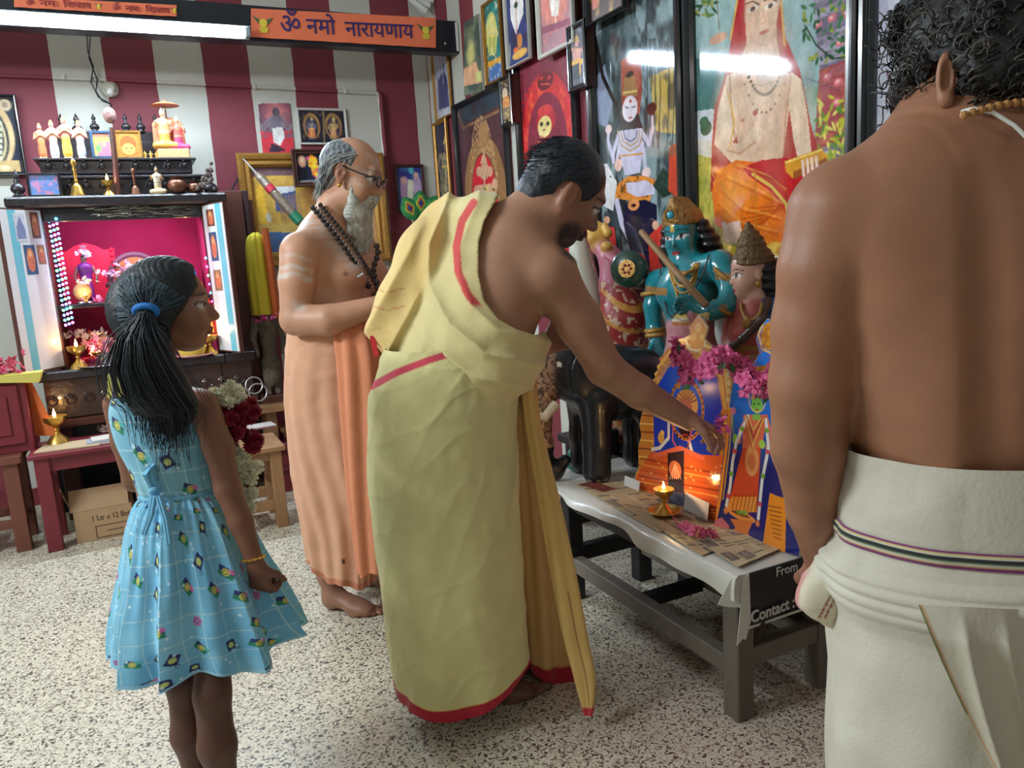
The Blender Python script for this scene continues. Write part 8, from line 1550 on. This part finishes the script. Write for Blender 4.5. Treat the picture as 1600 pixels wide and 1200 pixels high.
G = loft([LV(226, 332, 766, s0, .068), LV(208, 362, 800, s0, .11), LV(196, 400, 880, s0-.01, .15), LV(186, 436, 950, s0-.02, .18), LV(186, 460, 1004, s0-.03, .19)], cv.nx-1, cv.ny, dk)
MB().quadgrid(G, cv.a[:, :-1], closed_u=True).build('skirt', clothm, girl, split=0, label='light blue gathered skirt with white grid and small camera prints')
cv = Cv(.62, .24, (138, 192, 210), 560); cv.no(8, 8, (84, 160, 196), .5, .4, .7, 3); gridl(cv, .05); motifs(cv, 26, 9, 1, 1)
G = loft([LV(176, 312, 612, s0+.01, .066), LV(172, 326, 640, s0+.01, .07), LV(186, 330, 690, s0, .074), LV(204, 332, 730, s0, .072), LV(224, 334, 768, s0, .07)], cv.nx-1, cv.ny, lambda A, T: (.002*np.sin(A*3+T*9)+.002*np.sin(A*19)*T**4, 0*A))
MB().quadgrid(G, cv.a[:, :-1], closed_u=True).build('bodice', clothm, girl, split=0, label='light blue sleeveless bodice')
t = MB(); t.tube(G[-2][::6]+0, .0055, 6, (120, 184, 214), closed=True); bx = P(242, 768, -.085)
t.ball(bx, (.014, .01, .012), 10, 6, (110, 176, 210))
for a, b, m_ in (((238, 775), (222, 835), -.1), ((246, 775), (262, 850), -.1)): 
    for o_ in (0, .006): t.tube([P(*a, m_)+HR*o_, P((a[0]+b[0])/2+3, (a[1]+b[1])/2, m_-.02)+HR*o_, P(*b, m_-.03)+HR*o_], [.007, .006, .004], 6, (110, 176, 210))
t.tube([P(238, 764, -.08), P(228, 740, -.09), P(236, 728, -.085), P(244, 760, -.08)], [.005, .009, .009, .005], 6, (110, 180, 216)); t.build('waist_tie', clothm, girl)
t = MB(); 
g_ = [[P(168+a*22, y, d_) for a in np.linspace(0, 1, 6)] for y, d_ in ((622, -.05), (606, -.045), (592, -.03), (584, .0), (588, .04))]
cl = np.tile(lin((222, 214, 96)), (5, 6, 1)); cl[:, 2:4] = lin((96, 70, 110)); t.quadgrid(np.array(g_), cl).build('shoulder_strap', clothm, girl)
wr = P(396, 872, -.068); ax = nrm(P(399, 880, -.07)-P(376, 815, -.06)); x_, y_, _ = frame_to(ax)
t = MB(); t.tube([wr+(x_*math.cos(a)+y_*math.sin(a))*.0235+ax*.004*math.sin(a) for a in np.linspace(0, 6.283, 31)[:-1]], .0022, 6, closed=True)
for a in np.linspace(0, 6.283, 13)[:-1]: t.ball(wr+(x_*math.cos(a)+y_*math.sin(a))*.024+ax*.004*math.sin(a), .004, 6, 4)
t.build('bracelet', goldm, girl)
# ---------------------------------------------------------------- the near person at the right
s0 = 1.05; P = lambda x, y, d=0.0: V(x, y, s0+d)
near = thing('person', 'bare backed curly haired person in a white wrap at the right edge', 'person', V(1500, 1200, s0)*[1, 1, 0])
SK = (158, 108, 80); S = SDF(.04)
hn = Head(P(1550, 118, .02), -HR*.58+HF*.80-UP*.1, UP, 1.02); hn.sculpt(S, SK, ear=(150, 100, 76))
S.cap(P(1560, 130, .02), P(1556, 215, .0), .066, .072, SK, .05)
S.chain([P(1553, 240, .02), P(1550, 360, .02), P(1548, 480, .01), P(1545, 620, .01), P(1545, 780, .02)], [.1, .125, .127, .122, .128], SK, .07, sq=(HR, 1.38))
for sg in (-1, 1):
    S.cap(P(1550+sg*55, 240, .0), P(1550+sg*212, 330, .01), .058, .07, SK, .06); S.ell(P(1550+sg*105, 370, -.045), (.095, .06, .12), np.array([HR, HF, UP]).T, SK, .06); S.ell(P(1550+sg*150, 520, .0), (.06, .08, .14), np.array([HR, HF, UP]).T, SK, .06)
    S.ell(P(1550+sg*62, 640, -.07), (.05, .045, .14), np.array([HR, HF, UP]).T, SK, .05)
S.cap(P(1550, 240, -.135), P(1548, 760, -.135), .014, .014, SK, .03, op='sub')
S.chain([P(1322, 340, .0), P(1294, 420, .0), P(1279, 510, .01), P(1268, 600, .01), P(1263, 700, .03), P(1272, 800, .06), P(1286, 880, .1)], [.078, .064, .061, .056, .05, .038, .027], SK, .012)
S.chain([P(1780, 330, .0), P(1810, 560, .02)], [.08, .06], SK, .035); S.chain([P(1810, 560, .02), P(1760, 720, .25)], [.052, .03], SK, .02)
hand(S, P(1287, 880, .1), -UP+HR*.1+HF*.1, HR*.6+HF*.5, HF-HR*.2, (.7, .75, .8, .85), 1.0, (150, 100, 84), thumb=.6)
for sg in (-1, 1): hx = V(1500+sg*70, 1200, s0)*[1, 1, 0]; foot(S, hx, HF, SK, 1.0, hx+UP*.15, sg); S.chain([hx+UP*.14, hx+UP*.45, P(1545+sg*90, 900, .0)], [.04, .06, .1], SK, .03)
def ncol(v, c):
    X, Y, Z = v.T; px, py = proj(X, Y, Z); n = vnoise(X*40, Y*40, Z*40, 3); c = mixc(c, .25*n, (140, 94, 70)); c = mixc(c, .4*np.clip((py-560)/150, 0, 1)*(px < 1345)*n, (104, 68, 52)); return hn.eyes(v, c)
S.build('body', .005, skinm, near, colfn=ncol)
HN = (26, 24, 26); S = SDF(.02); S.ell(P(1562, 68, .02), np.array([.118, .115, .1])*1.0, hn.M, HN); S.ell(P(1572, 112, -.04), (.085, .06, .052), None, HN, .03); S.ell(P(1470, 30, .1), (.06, .06, .06), None, HN, .03)
S.build('hair', .005, hairm, near, disp=lambda X, Y, Z: .012*(vnoise(X*60, Y*60, Z*60, 3)-.5), cut=lambda X, Y, Z: np.where((np.hypot((proj(X, Y, Z)[0]-1474)/22, (proj(X, Y, Z)[1]-122)/26) < 1) & (sdepth(X, Y) < s0+.03), .02, -1))
r = []
for i in range(900):
    d_ = nrm(RNG.normal(size=3)); c0 = P(1562, 72, .02); 
    if d_@HF > .55 or d_[2] < -.75: continue
    p0 = c0+(hn.f*(d_@hn.f)*.112+hn.s*(d_@hn.s)*.108+UP*d_[2]*.095)
    ax = nrm(-UP*.8+d_*.5+RNG.normal(size=3)*.35); x_, y_, _ = frame_to(ax); ph = RNG.random()*6; L_ = .035+.03*RNG.random(); rr = .006+.004*RNG.random(); pts = [p0+ax*L_*k/13+(x_*math.cos(ph+k*.85)+y_*math.sin(ph+k*.85))*rr for k in range(14)]
    x1, y1 = proj(*pts[-1]); 
    if math.hypot((x1-1476)/26, (y1-124)/32) < 1: continue
    r.append((pts, [(22, 20, 22), (40, 38, 38), (14, 14, 16), (70, 64, 60)][(i*3) % 4 if i % 6 else 3]))
for i in range(260):
    a = RNG.random(); p0 = P(1398+100*a+RNG.normal()*4, 8+RNG.random()*80-(.3*a*20), .1-.1*a); x1, y1 = proj(*p0)
    if y1 > 60+.9*(x1-1398) or x1 < 1392: continue
    ax = nrm(-UP*.7-HR*.3+RNG.normal(size=3)*.5); x_, y_, _ = frame_to(ax); ph = RNG.random()*6; pts = [p0+ax*.04*k/13+(x_*math.cos(ph+k*.8)+y_*math.sin(ph+k*.8))*.008 for k in range(14)]; r.append((pts, [(22, 20, 22), (40, 38, 38), (14, 14, 16)][i % 3]))
for i in range(520):
    d_ = nrm(RNG.normal(size=3)); 
    if d_@HF > .2 or d_@HR < -.55: continue
    p0 = P(1572, 108, -.04)+HR*d_[0]*.088+HF*-abs(d_[1])*.062+UP*d_[2]*.052; ax = nrm(-UP*.7+d_*.5+RNG.normal(size=3)*.4); x_, y_, _ = frame_to(ax); ph = RNG.random()*6; rr = .006+.005*RNG.random(); r.append(([p0+ax*.02*k/13+(x_*math.cos(ph+k*.85)+y_*math.sin(ph+k*.85))*rr for k in range(14)], [(22, 20, 22), (46, 42, 42), (14, 14, 16), (84, 76, 70)][(i*3) % 4 if i % 5 else 3]))
strands('hair_curls', hairm, near, r, .0019, 5)
S = SDF(.01); ea = P(1478, 122, -.055); S.ell(ea, (.012, .008, .032), np.array([HR, HF, UP]).T, SK, .006); S.ell(ea-HF*.006-HR*.002, (.007, .006, .02), None, SK, .004, 'sub'); S.ell(ea-UP*.026-HF*.002, (.008, .008, .01), None, SK, .008); S.build('ear', .0025, skinm, near)
S = SDF(.02); S.chain([hn.p(.03, -.03, -.064), hn.p(.045, -.075, -.05), hn.p(.07, -.11, -.0), hn.p(.09, -.15, .0)], [.014, .028, .034, .02], HN, .03); S.chain([hn.p(.03, -.03, .064), hn.p(.045, -.075, .05), hn.p(.07, -.11, .0)], [.014, .028, .034], HN, .03)
S.chain([P(1476, 110, .05), P(1446, 150, .07), P(1436, 190, .08)], [.03, .04, .03], HN, .03)
S.build('beard', .005, hairm, near, disp=lambda X, Y, Z: .01*(vnoise(X*80, Y*80, Z*80, 3)-.5))
r = []
for i in range(500):
    w_ = RNG.random()*2-1; p0 = (hn.p(.05+.045*(1-abs(w_)), -.05-.09*RNG.random(), w_*.062) if i % 3 else P(1476-44*RNG.random(), 110+90*RNG.random(), .04)); d_ = nrm(hn.f*.6-UP*.6-HR*.35+RNG.normal(size=3)*.4); x_, y_, _ = frame_to(d_); ph = RNG.random()*6; r.append(([p0+d_*.045*k/8+(x_*math.cos(ph+k*.8)+y_*math.sin(ph+k*.8))*.004 for k in range(9)], [(26, 26, 28), (60, 58, 60), (16, 16, 18)][i % 3]))
strands('beard_curls', hairm, near, r, .0011, 4)
neckp = [P(1500+i*9.5, 182-13*math.sin(min(i/9, 1)*1.5)-i*.9, -.105+.0*i) for i in range(24)]
beads('neck_bead', neckp, .0052, mat('tan_bead', (176, 124, 70), .5), near, 1.95)
th = [P(1484, 186, -.02), P(1497, 176, -.06), P(1520, 170, -.09), P(1550, 175, -.105), P(1585, 196, -.115), P(1630, 240, -.13), P(1700, 330, -.14), P(1760, 480, -.12)]
MB().tube(th, .0026, 8).build('white_thread', mat('white_cotton_thread', (216, 218, 210), .8), near)
WH = (206, 200, 184)
def wf(A, T): 
    band = 0; roll = .014*np.exp(-((T-.325+.02*np.cos(A))/.07)**4); return (.002*np.sin(A*5+T*9)+roll*1.2+band+.004*np.abs(np.sin(T*95+A*1.5))*np.exp(-((T-.325)/.08)**2)+.005*np.sin(A*9+T*5)*np.clip(T-.3, 0, 1)*2+.010*np.sin(A*5+2)*np.clip(T-.25, 0, 1)+.006*np.maximum(0, vnoise(A*3, T*14, 0, 8)-.5)*2, 0*A)
nr_, nc_ = 320, 300
G = loft([LV(1324, 1768, 686, s0+.01, .155), LV(1313, 1775, 765, s0+.01, .165), LV(1308, 1780, 850, s0+.01, .175), LV(1308, 1785, 930, s0+.01, .185), LV(1306, 1790, 1060, s0+.01, .18), LV(1302, 1790, 1200, s0+.01, .18), LV(1310, 1780, 1340, s0+.01, .17), LV(1330, 1760, 1500, s0+.01, .15)], nc_, nr_, wf)
cc = np.tile(lin(WH), (nr_, nc_, 1))
MB().quadgrid(G, cc, closed_u=True).build('white_wrap', clothm, near, split=0, label='off white wrap with thin coloured border band')
i0, i1 = int(.195*nr_), int(.238*nr_); Bd = G[i0:i1]; ti = np.linspace(0, 1, 26); ii = ti*(len(Bd)-1); lo_ = np.clip(ii.astype(int), 0, len(Bd)-2); Bd = Bd[lo_]+(Bd[lo_+1]-Bd[lo_])*(ii-lo_)[:, None, None]
cen = Bd.mean(1, keepdims=True); dd = Bd-cen; dd[..., 2] = 0; Bd = Bd+dd/np.linalg.norm(dd, axis=2, keepdims=True)*(.0015+.0035*np.sin(ti*math.pi))[:, None, None]; cb_ = np.tile(lin(WH), (26, nc_, 1))
for a, b, c_ in ((1, 4, (130, 60, 110)), (4, 6, (206, 190, 120)), (8, 13, (40, 44, 46)), (13, 15, (110, 130, 90)), (18, 20, (206, 170, 110)), (20, 25, (128, 50, 112))): cb_[a:b] = lin(c_)
MB().quadgrid(Bd, cb_, closed_u=True).build('border_band', clothm, near, split=0, label='purple, black and gold striped border band')
# overlapping fold with green and gold border
g_ = []
for k in range(70):
    t_ = k/69; e = np.array([1435+105*t_+20*t_*t_, 945+270*t_]); row = []
    for j in range(60):
        q_ = j/59; x_ = e[0]+q_*(300-40*t_); cw = np.clip((x_-1546)/(238), -.98, .98); y_ = e[1]+q_*(14+20*t_)*1.0; fold_ = .016*(1-abs(math.sin(q_*14+t_*2.5)))**1.5*(.35+t_)+.006*math.sin(q_*6+t_*3)*t_
        row.append(P(x_, y_, .01-(.186+.012*min(1, t_*5))*math.sqrt(1-cw*cw)-(fold_+.006)*min(1, .1+t_*4)))
    g_.append(row)
cl = np.tile(lin((200, 192, 174)), (70, 60, 1)); cl[:44, 0:1] = lin((70, 110, 50)); cl[:, 1:2] = lin((190, 150, 110)); MB().quadgrid(np.array(g_), cl).build('wrap_fold', clothm, near, split=0)
# bunched cloth held in the hand
S = SDF(.012); S.chain([P(1296, 900, .06), P(1290, 935, .03), P(1300, 962, .03)], [.028, .034, .018], (214, 206, 180), .02, sq=(HF, .6)); S.chain([P(1306, 890, .04), P(1330, 870, .02)], [.03, .02], (210, 206, 186), .02); S.cap(P(1266, 905, .06), P(1262, 938, .05), .014, .018, (206, 130, 130), .01)
def bc(v, c):
    px, py = proj(*v.T); 
    for o_ in (0, 9): c = mixc(c, np.clip(2.2-np.abs(pl_sd(px, py, [(1303+o_, 895), (1301+o_, 925), (1280+o_, 965)])), 0, 1), (150, 70, 66))
    return c
S.build('held_cloth', .003, clothm, near, colfn=bc, disp=lambda X, Y, Z: .004*(vnoise(X*50, Y*50, Z*50, 3)-.5), label='bunched cream cloth end with two maroon lines')
o, ib, hs_ = IDOL; del o['ybase']
G = loft([(ib+[-.0, 0, hs_], .015, .02), (ib+[-.01, 0, hs_-.05], .045, .05), (ib+[-.015, 0, hs_*.75], .055, .06), (ib+[-.012, 0, hs_*.52], .058, .062)], 60, 40, lambda A, T: (.005*np.sin(A*8), .0*A)); MB().quadgrid(G, closed_u=True).build('yellow_drape', mat('lime_yellow_cloth', (206, 190, 50), .8, bump=.3), o, split=0)
G = loft([(ib+[.05, -.02, hs_+.02], .015, .02), (ib+[.055, -.02, hs_*.8], .02, .03), (ib+[.06, -.02, hs_*.5], .02, .03)], 30, 30, lambda A, T: (.003*np.sin(A*6), .0*A)); MB().quadgrid(G, closed_u=True).build('orange_drape', mat('saffron_cloth', (206, 106, 50), .8), o, split=0)
blossoms('flower_heap', 'pink flowers tucked at the waist of the stone idol', 'flowers', ib+[-.01, -.07, hs_*.5], (.09, .02, .02), 16, (190, 70, 130), .013, seed=41)
# the garland held by the girl: white, red, white blossoms strung on a thread
s0 = 1.776; gp = [V(352, 606, s0+.05), V(362, 640, s0+.05), V(368, 690, s0+.05), V(376, 740, s0+.05), V(384, 790, s0+.05)]
o = thing('flower_garland', 'thick garland of white and dark red blossoms held at the front of the small person', 'garland', gp[-1])
def puff(r, n, seed, m):
    g = np.random.default_rng(seed); t = MB()
    for i in range(n):
        d = nrm(g.normal(size=3)); x, y, _ = frame_to(d); w_ = r*.16; t.add([x*w_, -x*w_, d*r*.75+y*w_*1.2, d*r*(1+.1*g.random()), y*w_], [(0, 4, 3), (1, 3, 4), (0, 3, 2), (1, 2, 3)])
    me = t.build('blossom', m, None, smooth=False).data; bpy.data.objects.remove([q for q in bpy.data.objects if q.data == me][0]); return me
whm = mat('white_petal', (246, 242, 216), .6); rdm = mat('crimson_petal', (140, 14, 44), .6)
pw, pr_ = puff(.019, 110, 1, whm), puff(.020, 130, 2, rdm); g = np.random.default_rng(3)
for i in range(90):
    y = 606+186*i/89; f = (y-604)/186*4; k = min(int(f), 3); c = gp[k]+(gp[k+1]-gp[k])*(f-k); red = 646 < y < 706
    b = bpy.data.objects.new('blossom', pr_ if red else pw); COL.objects.link(b); b.parent = o; sp = .013 if red else .009; b.location = Vector(c+HR*g.normal()*sp+HF*(g.normal()*sp)-np.array(o['org'])); b.rotation_euler = tuple(g.random(3)*6); s_ = .85+.35*g.random() if red else .75+.35*g.random(); b.scale = (s_, s_, s_)
MB().tube(gp, .002, 6).build('thread', whm, o)
b_ = V(1126, 668, 2.11); blossoms('held_blossom', 'pink blossom held between the fingers over the arched cut-out', 'flowers', b_, (.018, .012, .014), 5, (228, 90, 160), .016, seed=77)
finish()
